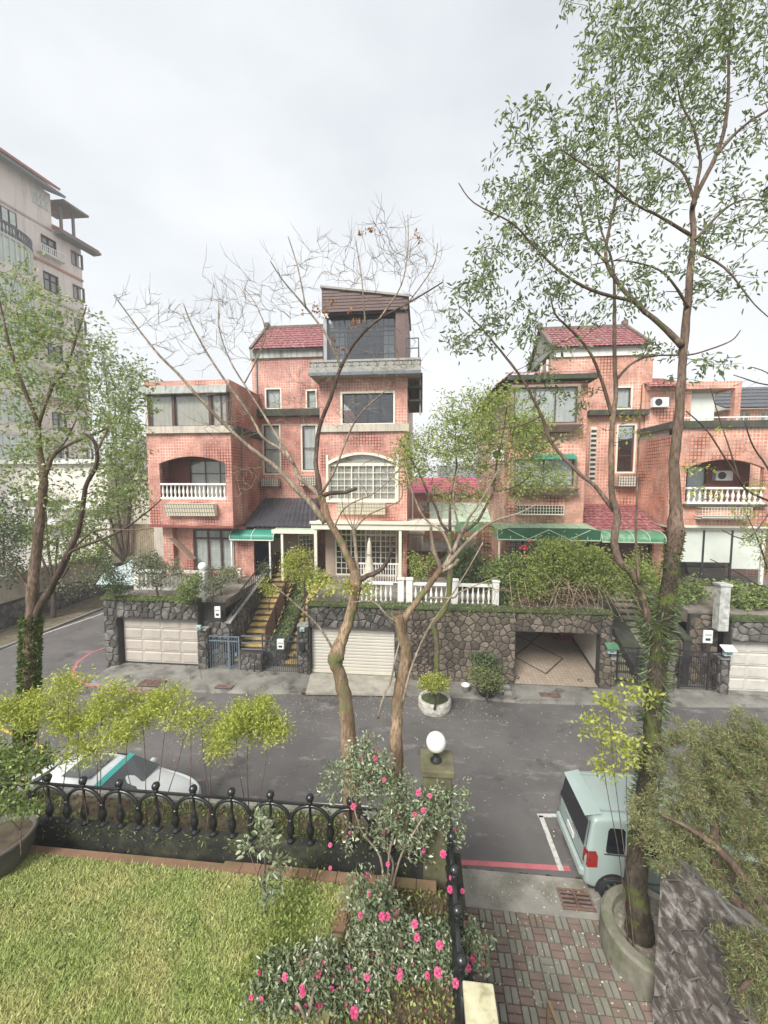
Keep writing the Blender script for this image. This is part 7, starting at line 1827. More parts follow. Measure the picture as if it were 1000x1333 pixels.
b2.grow(blobs(7.0, [(600, 640, 50, 45, 34), (560, 650, 40, 40, 18), (650, 660, 45, 30, 16), (620, 600, 40, 40, 10)], rd=.6, k=1.6), rmin=.003, leafn=0, bend=.07, rk=.006, fork=2)
b2.done()

# --- leafy young tree in front of the brown stone wall
D = 15.3
m_ = Tree('young_tree', 'yellow green leafy tree between the two houses, growing at the stone wall', (at(567, 885, d=D).x, at(567, 885, d=D).y, .12), BARK_M)
fb = at(567, 885, d=D); fb.z = .05
P, R = PL([(569, 850, 4), (567, 826, 4), (566, 811, 4.2), (577, 796, 4.4), (584, 775, 4.4), (586, 745, 4.6), (586, 715, 4.4), (585, 692, 4.2)], D, k=.85); m_.limb([fb] + P, [.13] + R, 'trunk', 9)
m_.bark = BARK_D
m_.plimb([(585, 694, 3.4), (574, 680, 2.6), (568, 662, 2.2), (558, 644, 2), (550, 626, 1.8), (542, 608, 1.5), (520, 572, 1)], D, 14.6)
m_.plimb([(586, 692, 3), (586, 654, 2.2), (590, 636, 2), (594, 610, 1.6), (594, 584, 1.2), (592, 545, .9)], D, 15.6)
m_.plimb([(588, 704, 3.6), (620, 680, 3.2), (632, 660, 2.6), (642, 642, 2.4), (644, 626, 2.2), (648, 596, 1.6), (654, 570, 1.2), (660, 530, .9)], D, 14.8)
m_.plimb([(644, 640, 1.8), (670, 634, 1.3), (690, 620, 1)], 14.9, 14.5)
m_.grow(blobs(15.0, [(645, 560, 52, 50, 110), (607, 585, 45, 45, 80), (556, 585, 36, 45, 54), (690, 590, 36, 40, 54), (600, 535, 45, 25, 40), (690, 545, 34, 30, 34), (530, 605, 26, 34, 30), (672, 632, 40, 22, 34), (640, 515, 45, 14, 22), (720, 625, 26, 22, 18), (590, 640, 50, 26, 24), (620, 690, 30, 12, 5)], rd=1.3, k=1.3), rmin=.009, leafn=20, spread=.30, rk=.012, along=.9)
m_.done(LF_M, .125, .058)

# --- left tree
D = 8.0
l_ = Tree('leafy_tree', 'forked leafy tree with an ivy wrapped foot at the left, near the white car', (at(20, 1040, d=D).x, at(20, 1040, d=D).y, BZ - .4), BARK_R)
P, R = PL([(-8, 1060, 17), (12, 1018, 15), (32, 965, 13), (38, 910, 12), (39, 860, 11.5), (41, 810, 11), (43, 765, 10), (47, 725, 9), (52, 685, 8), (56, 640, 7.5), (57, 618, 7), (53, 598, 5.5), (50, 570, 5), (50, 548, 4.6)], D); l_.limb(P, R, 'trunk', 12); l_.k = .66
l_.plimb([(50, 552, 4), (28, 497, 3.2), (13, 451, 2.6), (3, 408, 2), (-5, 370, 1.4)], D, 7.6)
l_.plimb([(51, 550, 3.6), (68, 503, 3), (86, 483, 2.6), (100, 437, 2), (112, 400, 1.4)], D, 8.3)
l_.plimb([(58, 622, 4.5), (72, 590, 3.6), (105, 572, 2.6), (144, 554, 1.8), (170, 520, 1.2)], D, 8.4)
l_.plimb([(41, 815, 8), (55, 785, 7), (72, 755, 6.5), (87, 725, 6), (105, 680, 4.6), (111, 635, 4.2), (126, 605, 3.8), (123, 575, 3.2), (108, 563, 2)], D, 7.6, n=9, mat=BARK_D)
l_.plimb([(88, 728, 3.4), (96, 716, 2.8), (150, 695, 2.2), (186, 671, 1.7), (210, 650, 1.2)], 7.8, 7.4, mat=BARK_D)
l_.plimb([(98, 712, 2), (125, 690, 1.5), (165, 690, 1.3), (200, 688, 1)], 7.8, 7.2)
l_.plimb([(125, 590, 2.4), (140, 560, 1.8), (150, 540, 1.2)], 7.65, 7.9)
l_.plimb([(40, 770, 3), (20, 740, 2.2), (-10, 720, 1.5)], 8, 7.6); l_.plimb([(62, 600, 2.4), (85, 575, 1.7), (100, 545, 1.2)], 8.1, 8.4)
l_.bark = BARK_D
l_.grow(blobs(8.1, [(30, 420, 55, 50, 60), (85, 430, 50, 45, 56), (35, 495, 60, 45, 60), (105, 515, 55, 45, 56), (150, 485, 36, 50, 34), (15, 360, 35, 40, 26), (140, 575, 45, 40, 34), (15, 590, 40, 55, 40), (70, 560, 50, 40, 34), (170, 540, 26, 40, 18), (-30, 480, 40, 100, 40), (95, 640, 50, 40, 22), (15, 660, 30, 50, 16), (150, 640, 40, 30, 12)], rd=1.1, k=1.1), rmin=.0042, leafn=15, spread=.17, droop=-.35)
l_.done(LF_L, .095, .042)
C, Dd = [], []
ferns([(5, 1030), (32, 965), (38, 910), (39, 860), (41, 800)], D, 2400, 9.5, out=.3)
leaves('ivy', C, Dd, .075, .06, leafmat('ivy leaf', (.07, .12, .025), (.18, .25, .06), .25, .35), l_.t, kind='stuff')

# --- background trees and shrubs
def bushy(name, label, x, y, d, parts, leaf, zb, L, Wd, dens=1.0, bark=None, r0=.08, spread=.25, leafn=14, cat='tree', group=None, rmin=None, fork=True, six=False, rdk=None, droop=-.15, bend=.18, skipl=0.0):
    b = at(x, y, d=d); b.z = zb
    tt = Tree(name, label, b, bark or BARK_D, group, cat)
    cs = [at(p[0], p[1], d=p[5] if len(p) > 5 else d) for p in parts]
    top = sum(cs, Vector()) / len(cs); k0 = b.lerp(top, .35 if fork else .6) + Vector((U(-.1, .1), U(-.1, .1), 0))
    tt.limb([b - Vector((0, 0, .05)), b.lerp(k0, .5), k0], [r0, r0 * .8, r0 * .65], 'trunk' if cat == 'tree' else 'stem', 7)
    for c in cs: tt.limb([k0, k0.lerp(c, .5) + Vector((U(-.1, .1), U(-.1, .1), .05)), c], [r0 * .5, r0 * .35, r0 * .2], 'branch', 5)
    pts = []
    for p in parts: pts += blob(p[0], p[1], p[5] if len(p) > 5 else d, p[2], p[3], max(2, int(p[4] * dens)), rdk)
    zmin = zb + .03; pts = [q if q[2] > zmin else (q[0], q[1], zmin + .05) for q in pts]
    tt.grow(pts, rmin=rmin or max(.003, d * .0006), leafn=leafn, spread=spread, rk=.01, along=.9, droop=droop, bend=bend, skipl=skipl)
    tt.done(leaf, L, Wd, six); return tt.t
G = 'trees standing beyond the side street'
bushy('roadside_tree', 'dense green tree between the grey roofed house and the corner garden', 168, 700, 27, [(170, 640, 24, 38, 60), (150, 600, 26, 34, 50), (178, 590, 16, 40, 34), (140, 660, 26, 26, 40), (120, 690, 20, 22, 24)], LF_B, 0, .26, .13, 1.0, r0=.2, spread=.7, group=G, leafn=17)
bushy('roadside_tree', 'taller pale tree showing above the grey roofed house', 150, 640, 40, [(150, 520, 22, 50, 60), (135, 470, 16, 34, 30), (172, 500, 18, 34, 34), (160, 560, 26, 24, 34)], LF_L, 0, .32, .16, 1.0, r0=.25, spread=.9, group=G, leafn=13)
bushy('roadside_tree', 'dark twisted tree growing behind the beige roadside wall', 68, 790, 24, [(75, 700, 30, 30, 60), (100, 720, 22, 18, 34), (40, 690, 26, 26, 40), (60, 655, 22, 24, 24), (108, 680, 20, 20, 20)], LF_B, 0, .2, .1, .9, r0=.18, spread=.45, group=G, leafn=18)
bushy('roadside_tree', 'leafy tree at the left frame edge above the beige wall', 8, 780, 23, [(5, 690, 26, 40, 60), (-20, 640, 30, 50, 60), (22, 735, 22, 24, 30)], LF_D, 0, .2, .1, .9, r0=.18, spread=.45, group=G, leafn=22)
bushy('roadside_tree', 'low bushy tree above the far end of the roadside wall', 118, 775, 29, [(112, 742, 16, 14, 30), (130, 725, 14, 14, 30), (140, 705, 14, 12, 24)], LF_M, 1.5, .2, .1, 1.0, r0=.12, spread=.5, group=G, leafn=22)
bushy('roadside_shrub', 'trailing shrub along the foot of the beige roadside wall', 90, 790, 24.5, [(85, 765, 24, 12, 30), (120, 755, 16, 12, 24), (30, 778, 26, 8, 16)], LF_G, 1.0, .16, .08, 1.0, r0=.06, spread=.4, cat='shrub', leafn=18)
# left garden
bushy('garden_shrub', 'grey green twiggy shrub above the corner garage', 206, 775, 17.6, [(200, 748, 30, 18, 90), (178, 735, 20, 14, 40), (226, 742, 22, 16, 50), (195, 728, 22, 12, 30)], LF_G, TERR, .10, .045, 1.0, r0=.06, spread=.22, cat='shrub', leafn=16)
bushy('garden_shrub', 'dark shrub at the left end of the corner garden', 150, 775, 17.4, [(148, 755, 16, 18, 60), (140, 738, 14, 16, 34), (160, 768, 18, 8, 24)], LF_D, TERR, .10, .05, 1.0, r0=.05, spread=.22, cat='shrub', leafn=16)
bushy('garden_shrub', 'bright green strappy plant beside the globe topped post', 246, 778, 16.7, [(246, 764, 14, 14, 60), (240, 775, 12, 10, 30), (254, 752, 10, 8, 20)], LF_B, TERR, .22, .035, 1.0, r0=.04, spread=.15, cat='plant', leafn=10)
bushy('garden_shrub', 'low ground shrub behind the post at the corner garden', 276, 772, 17.0, [(272, 765, 14, 10, 30), (285, 752, 12, 8, 20)], LF_G, TERR, .1, .04, 1.0, r0=.03, spread=.18, cat='shrub', leafn=12)
bushy('maple_sapling', 'yellow green sapling between the two sandstone stairs', 396, 790, 16.6, [(396, 745, 26, 16, 60), (378, 735, 16, 14, 34), (414, 755, 16, 10, 30), (392, 722, 16, 10, 20)], LF_Y, TERR - .6, .10, .05, 1.1, r0=.05, spread=.25, leafn=18)
bushy('maple_sapling', 'small yellow green bush at the wall top left of the shutter', 350, 778, 17.6, [(352, 768, 10, 10, 20), (344, 757, 9, 8, 12)], LF_Y, TERR - .5, .1, .05, 1.0, r0=.03, spread=.2, cat='bush', leafn=12)
bushy('potted_shrub', 'small dark plant beside the stair head at the blue door', 343, 752, 20.5, [(343, 740, 12, 9, 26)], LF_D, TERR, .1, .045, 1, r0=.03, spread=.15, cat='plant')
bushy('garden_shrub', 'thin yellow green shrub behind the balustrade post', 550, 775, 17.6, [(548, 745, 18, 18, 60), (560, 730, 12, 12, 24), (540, 728, 10, 12, 20)], LF_M, TERR, .12, .04, 1, r0=.04, spread=.2, cat='shrub', leafn=14)
bushy('garden_shrub', 'dark green bush in the alley behind the long balustrade', 610, 775, 18.5, [(606, 745, 26, 20, 90), (628, 742, 18, 18, 50), (590, 735, 14, 20, 40)], LF_D, TERR, .14, .06, 1, r0=.06, spread=.25, cat='bush', leafn=18)
bushy('garden_shrub', 'leafy green bush at the right end of the long balustrade', 655, 790, 16.9, [(652, 752, 20, 24, 80), (668, 738, 20, 18, 50), (640, 742, 14, 16, 34), (655, 778, 22, 10, 34)], LF_B, TERR, .13, .07, 1, r0=.06, spread=.24, cat='bush', leafn=16)
C, Dd = [], []
for _ in range(1400):
    f = RS.rand(); y = YG + .6 + f * 4; C.append((RS.uniform(da, db), y, .95 + f * 1.9 + RS.rand() * .08)); Dd.append((RS.normal(), RS.normal(), .6))
tag(leaves('divider_plants', C, Dd, .11, .05, LF_B, None, kind='stuff'), 'ground plants between the two sandstone stairs', 'ground cover')
bushy('garden_shrub', 'tangled shrub behind the wrought iron stair railing', 288, 770, 18.2, [(284, 756, 16, 12, 44), (298, 748, 12, 12, 26), (270, 748, 12, 14, 26)], LF_G, TERR, .10, .045, 1, r0=.04, spread=.2, cat='shrub', leafn=13)
bushy('garden_shrub', 'small shrub under the brown framed ground floor window', 312, 758, 20.2, [(308, 748, 12, 8, 24), (296, 742, 10, 10, 20)], LF_B, TERR, .11, .05, 1, r0=.03, spread=.18, cat='shrub', leafn=12)
# palm
p = at(604, 760, d=19.5)
t = T('palm', 'small fan of drooping palm fronds in the alley between the houses', 'palm', (p.x, p.y, TERR))
MB().tube([(p.x, p.y, TERR), (p.x + .05, p.y, TERR + .9), (p.x, p.y, TERR + 1.7)], [.11, .09, .08], 8).build('trunk', BARK_R, t, smooth=True)
C, Dd = [], []
for k in range(16):
    a = k * 2.4; el = U(.1, 1.1); c = Vector((p.x, p.y, TERR + 1.7)); v = Vector((math.cos(a) * math.cos(el), math.sin(a) * math.cos(el), math.sin(el))); pts = []
    for j in range(9): pts.append(c.copy()); c = c + v * .17; v.z -= .16; v.normalize()
    MB().tube(pts, [.015] * 9, 4).build('frond_stem', LF_D, t)
    for j in range(1, 9):
        for s in (-1, 1):
            for q in range(3): sd = v.cross(Vector((0, 0, 1))).normalized() * s; C.append(tuple(pts[j].lerp(pts[j - 1], q / 3))); Dd.append(tuple(sd + v * .5 + Vector((0, 0, -.4))))
leaves('fronds', C, Dd, .36, .035, LF_D, t, kind='stuff')
# big bush over the open garage with dry branches
bushy('overgrown_bush', 'large overgrown green bush sprawling over the open garage wall', 740, 795, 16.6, [(735, 735, 56, 30, 230), (700, 745, 40, 26, 130), (775, 745, 38, 28, 150), (815, 755, 26, 24, 70), (720, 712, 30, 14, 60), (690, 768, 34, 14, 60), (790, 765, 22, 16, 50), (755, 720, 26, 14, 50), (832, 735, 16, 20, 40), (850, 760, 20, 20, 50)], LF_M, TERR, .13, .055, 1.1, r0=.10, spread=.28, cat='bush', leafn=18, rdk=.8)
tt = Tree('dry_bramble', 'tangle of dry pale brown branches hanging over the open garage', (at(730, 790, d=16.1).x, at(730, 790, d=16.1).y, TERR + .1), M('dry pale twig', (.34, .26, .17), .9, .25, 6, 0), None, 'brambles')
for k in range(34):
    x = U(665, 800); x1_ = x + U(-50, 60); y0, y1 = U(755, 778), U(775, 812); y1 = min(y1, 806)
    tt.plimb([(x, y0, .7), ((x + x1_) / 2 + U(-12, 12), min(y0, y1) - U(0, 12), .7), (x1_, y1, .5), (x1_ + U(-14, 14), y1 + U(-12, 4), .35)], 16.4, 15.5, n=4, sub=3, jit=.3)
tt.grow(blobs(16.0, [(735, 780, 60, 14, 120), (690, 785, 30, 10, 40)], rd=.35), rmin=.008, leafn=3, spread=.2, rk=.004); tt.done(LF_RD, .10, .05)
bushy('garden_shrub', 'green shrub between the tall trunk and the weathered white post', 890, 790, 16.9, [(885, 772, 26, 14, 70), (905, 765, 18, 14, 40), (868, 785, 16, 14, 30), (862, 800, 12, 14, 24)], LF_B, TERR - .2, .13, .06, 1, r0=.05, spread=.25, cat='shrub', leafn=16)
bushy('garden_shrub', 'shrub with rounded leaves on the wall over the far right garage', 975, 800, 16.3, [(970, 782, 22, 12, 60), (990, 775, 18, 14, 50), (955, 768, 16, 14, 34), (1010, 780, 20, 16, 40)], LF_B, TERR, .13, .08, 1, r0=.05, spread=.22, cat='shrub', leafn=16)
bushy('garden_tree', 'slender leafy branches hanging at the right edge before the white panels', 1010, 790, 16.9, [(985, 700, 20, 24, 40), (1005, 730, 18, 24, 34), (970, 665, 16, 12, 16)], LF_M, TERR, .13, .05, .9, r0=.07, spread=.25, leafn=12)
# red flowers in the garden opposite
fl = mesh_only(MB().ball((0, 0, 0), .07, 6), 'flower', M('red blossom', (.55, .02, .06), .6))
t = T('flowering_plant', 'small plant with red blossoms under the big green awning', 'plant', (at(682, 735, d=17.5).x, at(682, 735, d=17.5).y, TERR))
for k in range(9): q = at(U(674, 690), U(702, 724), d=U(17.3, 17.7)); inst(fl, 'flower', t, q)
mb = MB(); 
for k in range(6): q = at(U(674, 690), U(706, 722), d=17.5); mb.tube([(at(682, 735, d=17.5).x, at(682, 735, d=17.5).y, TERR), q], .012, 4)
mb.build('stem', BARK_D, t)
# weeds along the wall top and its foot
def wall_moss(name, label, x0, x1, Y, z, n, leaf, L=.08, Wd=.03, dz=.14, down=.0):
    C, Dd = [], []
    for _ in range(n):
        C.append((RS.uniform(x0, x1), Y + RS.uniform(-.12, .25), z + RS.uniform(0, .03) - down * RS.rand() ** 2)); Dd.append((RS.normal() * .6, -abs(RS.normal()) * .6, RS.uniform(-.5, 1)))
    o = leaves(name, C, Dd, L, Wd, leaf, None, kind='stuff'); return tag(o, label, 'ground cover')
wall_moss('wall_weeds', 'low weeds and moss along the long garden wall top', m0, mx1, YG, TERR + .1, 2600, LF_B, .10, .04, down=.35)
wall_moss('wall_weeds', 'mossy weeds on the corner garage wall top', gx0, gx1, YG, TERR + .1, 1500, LF_B, .10, .04, down=.12)
wall_moss('wall_weeds', 'weeds along the top of the far right garage wall', r0, r0 + 6, YG, TERR + .04, 900, LF_D, .10, .04, down=.2)
wall_moss('wall_weeds', 'low green plants under the long white balustrade', at(440, 775, Y=YG).x, at(650, 775, Y=YG).x, YG + .35, TERR + .1, 1500, LF_G, .10, .05)
# clipped shrub in planter, round bush in pot, climber at the wall
bushy('planter_shrub', 'clipped bright yellow green shrub in the rough white planter', 566, 905, at(566, 905, z=.5).y * .98 + .1, [(566, 888, 20, 9, 90), (556, 892, 10, 8, 24), (576, 892, 10, 8, 24)], LF_Y, .38, .085, .045, 1.2, r0=.05, spread=.13, cat='shrub', leafn=14)
bushy('pot_bush', 'round grey green bush in the wide dark pot', 634, 898, 14.75, [(632, 882, 22, 15, 120), (622, 876, 12, 10, 30), (644, 888, 12, 10, 30)], LF_K, .3, .09, .035, 1.1, r0=.05, spread=.16, cat='bush', leafn=16)
bushy('wall_shrub', 'dark green climber against the brown stone wall', 630, 870, 15.3, [(628, 860, 16, 10, 50), (640, 868, 12, 10, 30)], LF_D, .12, .12, .06, 1, r0=.04, spread=.2, cat='shrub', leafn=14)

# --- foreground saplings in the bed
def sapling(label, x, yb, d, parts, leaf=LF_Y, stems=3, zb=None, dens=1.0, L=.05, Wd=.018, name='sapling', r=.011, leafn=32, spread=.14):
    dens *= 1.5; L *= 1.35; Wd *= 1.35
    zb = BZ if zb is None else zb
    b = at(x, yb, d=d); b.z = zb; tt = Tree(name, label, b, BARK_R, 'feathery saplings behind the iron fence' if name == 'sapling' else None, 'sapling')
    for k in range(stems):
        p = parts[k % len(parts)]; c = at(p[0] + U(-8, 8), p[1] + U(0, 12), d=d + U(-.3, .3)); b_ = b + Vector((U(-.12, .12), U(-.1, .1), -.03))
        tt.limb([b_, b_.lerp(c, .4) + Vector((U(-.08, .08), U(-.06, .06), 0)), b_.lerp(c, .75) + Vector((U(-.08, .08), U(-.06, .06), 0)), c], [r, r * .8, r * .6, r * .4], 'stem', 5)
    pts = []
    for p in parts: pts += blob(p[0], p[1] + U(-8, 8), d + U(-.3, .3), p[2] * 1.3, p[3] * .72, int(p[4] * dens), .4)
    tt.grow(pts, rmin=.0025, leafn=leafn, spread=spread, rk=.004, along=1.0, droop=.1); tt.done(leaf, L, Wd); return tt.t
sapling('feathery yellow green sapling over the bonnet of the white car', 190, 1050, 6.9, [(185, 925, 34, 26, 34), (215, 915, 26, 20, 24), (160, 945, 26, 22, 24), (240, 930, 24, 14, 16)], stems=4)
sapling('feathery sapling in front of the white car roof', 120, 1050, 6.9, [(120, 930, 34, 26, 34), (95, 950, 24, 20, 22), (140, 905, 24, 14, 18), (110, 970, 26, 14, 18)], stems=3)
sapling('round headed bright sapling standing clear of the car', 322, 1050, 6.9, [(325, 940, 32, 22, 50), (350, 950, 26, 18, 36), (300, 955, 24, 18, 30), (335, 922, 22, 12, 18), (290, 975, 16, 12, 12)], stems=3, leafn=30)
sapling('pale sapling beside the ivy wrapped trunk', 62, 1050, 7.0, [(55, 915, 36, 20, 34), (20, 920, 26, 24, 26), (85, 900, 26, 16, 18), (40, 940, 30, 16, 20)], stems=3)
sapling('thin leafless topped sapling between car and round headed sapling', 262, 1050, 6.8, [(255, 935, 20, 22, 12), (275, 960, 12, 16, 8)], stems=3, leafn=14)
sapling('broad leaved shrub under the ivy wrapped trunk', 15, 1040, 6.7, [(15, 985, 32, 26, 40), (-10, 1000, 24, 26, 24), (40, 1005, 18, 14, 14)], leaf=LF_B, stems=3, L=.07, Wd=.03, leafn=14, name='bed_shrub')
sapling('spindly yellow sapling rooted in the concrete tree ring', 822, 1200, 6.7, [(800, 915, 18, 18, 12), (785, 950, 22, 24, 16), (815, 975, 18, 22, 14), (835, 905, 16, 12, 8), (790, 1000, 16, 14, 8)], zb=.5, stems=3, leafn=10, L=.07, Wd=.035, name='roadside_sapling')
# bed ground cover
C, Dd = [], []
for _ in range(6500):
    x = RS.uniform(-8.5, .5); y = RS.uniform(6.0, 7.38)
    if math.sin(x * 2.1) + math.sin(y * 5 + x) + RS.rand() * 1.4 < .5: continue
    C.append((x, y, BZ + RS.uniform(0, .10))); Dd.append((RS.normal(), RS.normal(), abs(RS.normal()) + .3))
tag(leaves('ground_cover', C, Dd, .07, .04, LF_B, None, kind='stuff'), 'low leafy ground cover in the bed behind the iron fence', 'ground cover')
C, Dd = [], []
for _ in range(1600):
    C.append((RS.uniform(-8.5, .5), RS.uniform(6.0, 7.4), BZ + .01 + RS.uniform(0, .04))); Dd.append((RS.normal(), RS.normal(), RS.normal() * .2))
tag(leaves('leaf_litter', C, Dd, .06, .04, LF_RD, None, kind='stuff'), 'dead brown leaves lying in the planting bed', 'leaf litter')
# lawn weeds: small rosettes of pale round leaves
C, Dd = [], []
for _ in range(300):
    x = RS.uniform(-6, -1.2); y = RS.uniform(3, 5.4)
    for k in range(RS.randint(2, 6)):
        C.append((x + RS.normal() * .025, y + RS.normal() * .025, LZ + .045 + RS.uniform(0, .02))); a = RS.uniform(0, 6.28); Dd.append((math.cos(a), math.sin(a), .25))
tag(leaves('lawn_weeds', C, Dd, .035, .026, leafmat('pale clover leaf', (.30, .36, .12), (.52, .55, .26), .3, .4), None, six=True, kind='stuff'), 'pale clover leaves scattered through the lawn', 'weeds')
# flower bed cover right of the path
C, Dd = [], []
for _ in range(5200):
    x = RS.uniform(-1.35, .43); y = RS.uniform(2.6, 5.4)
    if x < -.95 and RS.rand() < .75: continue
    C.append((x, y, LZ + RS.uniform(0, .09))); Dd.append((RS.normal(), RS.normal(), abs(RS.normal()) + .3))
tag(leaves('bed_plants', C, Dd, .05, .03, LF_M, None, kind='stuff'), 'small yellow green plants covering the flower bed', 'ground cover')
struct('flower_bed', MB().box(-.98, .439, -3.9, 5.41, LZ + .001, LZ + .03), SOIL)
C, Dd = [], []
for _ in range(1500):
    C.append((RS.uniform(-1.0, .43), RS.uniform(3.2, 5.4), LZ + .035 + RS.uniform(0, .05))); Dd.append((RS.normal(), RS.normal(), RS.normal() * .2))
tag(leaves('dead_leaves', C, Dd, .055, .04, LF_RD, None, kind='stuff'), 'dead reddish leaves under the camellias', 'leaf litter')
# fallen petals on paving and road
C, Dd = [], []
for _ in range(420):
    x, y = RS.uniform(.8, 3.6), RS.uniform(5, 8); C.append((x, y, DZ + .008)); Dd.append((RS.normal(), RS.normal(), .1))
for _ in range(900):
    x, y = RS.uniform(-9, 9), RS.uniform(9, 15.8); C.append((x, y, .006)); Dd.append((RS.normal(), RS.normal(), .05))
for _ in range(500):
    x, y = RS.uniform(-5, 3), RS.uniform(13.4, 15.4); C.append((x, y, .006)); Dd.append((RS.normal(), RS.normal(), .05))
tag(leaves('fallen_leaves', C, Dd, .045, .03, leafmat('pale fallen leaf', (.5, .45, .3), (.62, .6, .48), .1, .7), None, kind='stuff'), 'small pale fallen leaves scattered over road and paving', 'fallen leaves')

# --- camellias
fm = MB()
def petal_ring(mb, n, r, z0, lift, w_, a0):
    for k in range(n):
        a = 2 * math.pi * k / n + a0; c_, s_ = math.cos(a), math.sin(a); px_, py_ = -s_, c_
        f = lambda rr, ww, z: (c_ * rr + px_ * ww, s_ * rr + py_ * ww, z)
        mb.add([f(.004, 0, z0), f(r * .55, -w_, z0 + lift * .6), f(r * .95, -w_ * .6, z0 + lift), f(r, 0, z0 + lift * 1.05), f(r * .95, w_ * .6, z0 + lift), f(r * .55, w_, z0 + lift * .6)], [(0, 1, 2, 3), (0, 3, 4, 5)])
petal_ring(fm, 7, .046, 0, .008, .018, 0); petal_ring(fm, 6, .036, .005, .014, .015, .4); petal_ring(fm, 5, .024, .009, .018, .011, .9)
fme = mesh_only(fm, 'flower', PINKFL)
fm2 = MB(); petal_ring(fm2, 5, .028, 0, .030, .015, 0); petal_ring(fm2, 4, .018, .004, .028, .010, .5); bud = mesh_only(fm2, 'bud', PINKFL)
def camellia(label, base, parts, d, stems, nfl, dens=1.0, leafn=16, L=.062, Wd=.03, rd=.35, fpos=()):
    tt = Tree('camellia', label, base, BARK_BM, 'pink camellias along the garden edge', 'camellia bush')
    for p in stems: tt.limb([Vector(q) for q in p], [.022 - .004 * i for i in range(len(p))], 'stem', 6)
    pts = []
    for p in parts: pts += blob(p[0], p[1], p[5] if len(p) > 5 else d, p[2], p[3], int(p[4] * dens), rd)
    pts = [q if q[2] > LZ + .05 else (q[0], q[1], LZ + .1) for q in pts]
    tt.grow(pts, rmin=.0028, leafn=leafn, spread=.09, rk=.006, along=.8, droop=-.05)
    ends = list(tt.lc); tt.done(LF_C, L, Wd, six=True, name='foliage')
    eye = Vector((0, 0, EYE))
    for k in range(nfl):
        q = Vector(ends[RS.randint(len(ends))]); v = (eye - q).normalized(); q = q + v * .05
        n = (v + Vector(RS.normal(size=3)) * .55).normalized(); o = inst(fme if RS.rand() < .7 else bud, 'flower', tt.t, q, sc=(1,) * 3)
        o.rotation_euler = n.to_track_quat('Z', 'Y').to_euler(); o.scale = (RS.uniform(.4, .85),) * 3
    for x, y, dd, s in fpos:
        q = at(x, y, d=dd); v = (eye - q).normalized(); o = inst(fme, 'flower', tt.t, q); o.rotation_euler = (v + Vector((U(-.3, .3), U(-.3, .3), U(-.2, .3)))).to_track_quat('Z', 'Y').to_euler(); o.scale = (s * .85,) * 3
    return tt.t
bA = Vector((at(505, 1150, z=LZ).x, 5.3, LZ)); 
q = lambda x, y, d: at(x, y, d=d)
camellia('tall open camellia with few pink flowers leaning over the fence corner', bA,
         [(475, 1008, 44, 28, 56), (440, 1020, 26, 18, 14), (510, 1030, 40, 30, 44), (480, 975, 30, 14, 18), (560, 1050, 30, 36, 44), (590, 1040, 22, 30, 24), (540, 1090, 34, 26, 34), (455, 1085, 16, 26, 8), (590, 1085, 18, 24, 14), (510, 1075, 40, 24, 26), (470, 990, 36, 22, 34), (510, 1050, 40, 34, 40)], 6.0,
         [[bA, q(507, 1110, 5.95), q(515, 1070, 5.9), q(505, 1030, 5.9)], [bA + Vector((.05, 0, 0)), q(520, 1120, 5.9), q(535, 1090, 5.8), q(560, 1050, 5.8)], [bA - Vector((.04, 0, 0)), q(495, 1115, 6.0), q(470, 1080, 6.1), q(455, 1030, 6.1)], [bA, q(512, 1125, 6.0), q(500, 1090, 6.1), q(520, 1010, 6.2)]],
         18, 1.3, 12, fpos=[(460, 1050, 5.7, 1.1), (545, 1032, 5.6, 1.1), (560, 1036, 5.6, .8), (551, 1055, 5.6, .9), (540, 1060, 5.6, .8), (577, 1112, 5.4, 1.2), (588, 1143, 5.3, .9), (586, 1158, 5.2, 1.1), (602, 1160, 5.3, .8), (488, 987, 5.9, 1), (430, 1100, 5.8, .8), (430, 1130, 5.7, .7), (505, 1125, 5.5, .8), (500, 1015, 5.8, .8)], rd=.3)
bB = Vector((at(490, 1220, z=LZ).x, at(490, 1220, z=LZ).y, LZ))
camellia('dense camellia in the middle of the flower bed, thick with pink flowers', bB,
         [(490, 1190, 40, 34, 90), (530, 1230, 40, 34, 90), (560, 1270, 36, 34, 80), (480, 1250, 40, 30, 70), (590, 1240, 34, 26, 56), (615, 1265, 26, 22, 40), (510, 1290, 44, 26, 70), (470, 1160, 24, 14, 20), (545, 1310, 40, 26, 60), (585, 1315, 24, 26, 50), (500, 1325, 40, 20, 40), (560, 1340, 40, 20, 40)], 5.1,
         [[bB, bB + Vector((.1, .05, .3)), q(520, 1215, 5.0)], [bB, bB + Vector((-.1, 0, .25)), q(480, 1200, 5.1)], [bB, bB + Vector((.2, -.1, .3)), q(575, 1255, 4.9)]],
         54, 1.35, 13, fpos=[(504, 1193, 4.75, 1.0), (497, 1193, 4.7, 1.1), (540, 1203, 4.7, 1.1), (543, 1220, 4.65, 1.0), (572, 1230, 4.6, 1.1), (570, 1266, 4.45, 1.2), (593, 1280, 4.4, 1.1), (610, 1260, 4.5, .9), (478, 1272, 4.5, .9), (461, 1318, 4.3, 1.3), (520, 1272, 4.4, .8)])
bC = Vector((at(400, 1330, z=LZ).x, at(400, 1330, z=LZ).y, LZ))
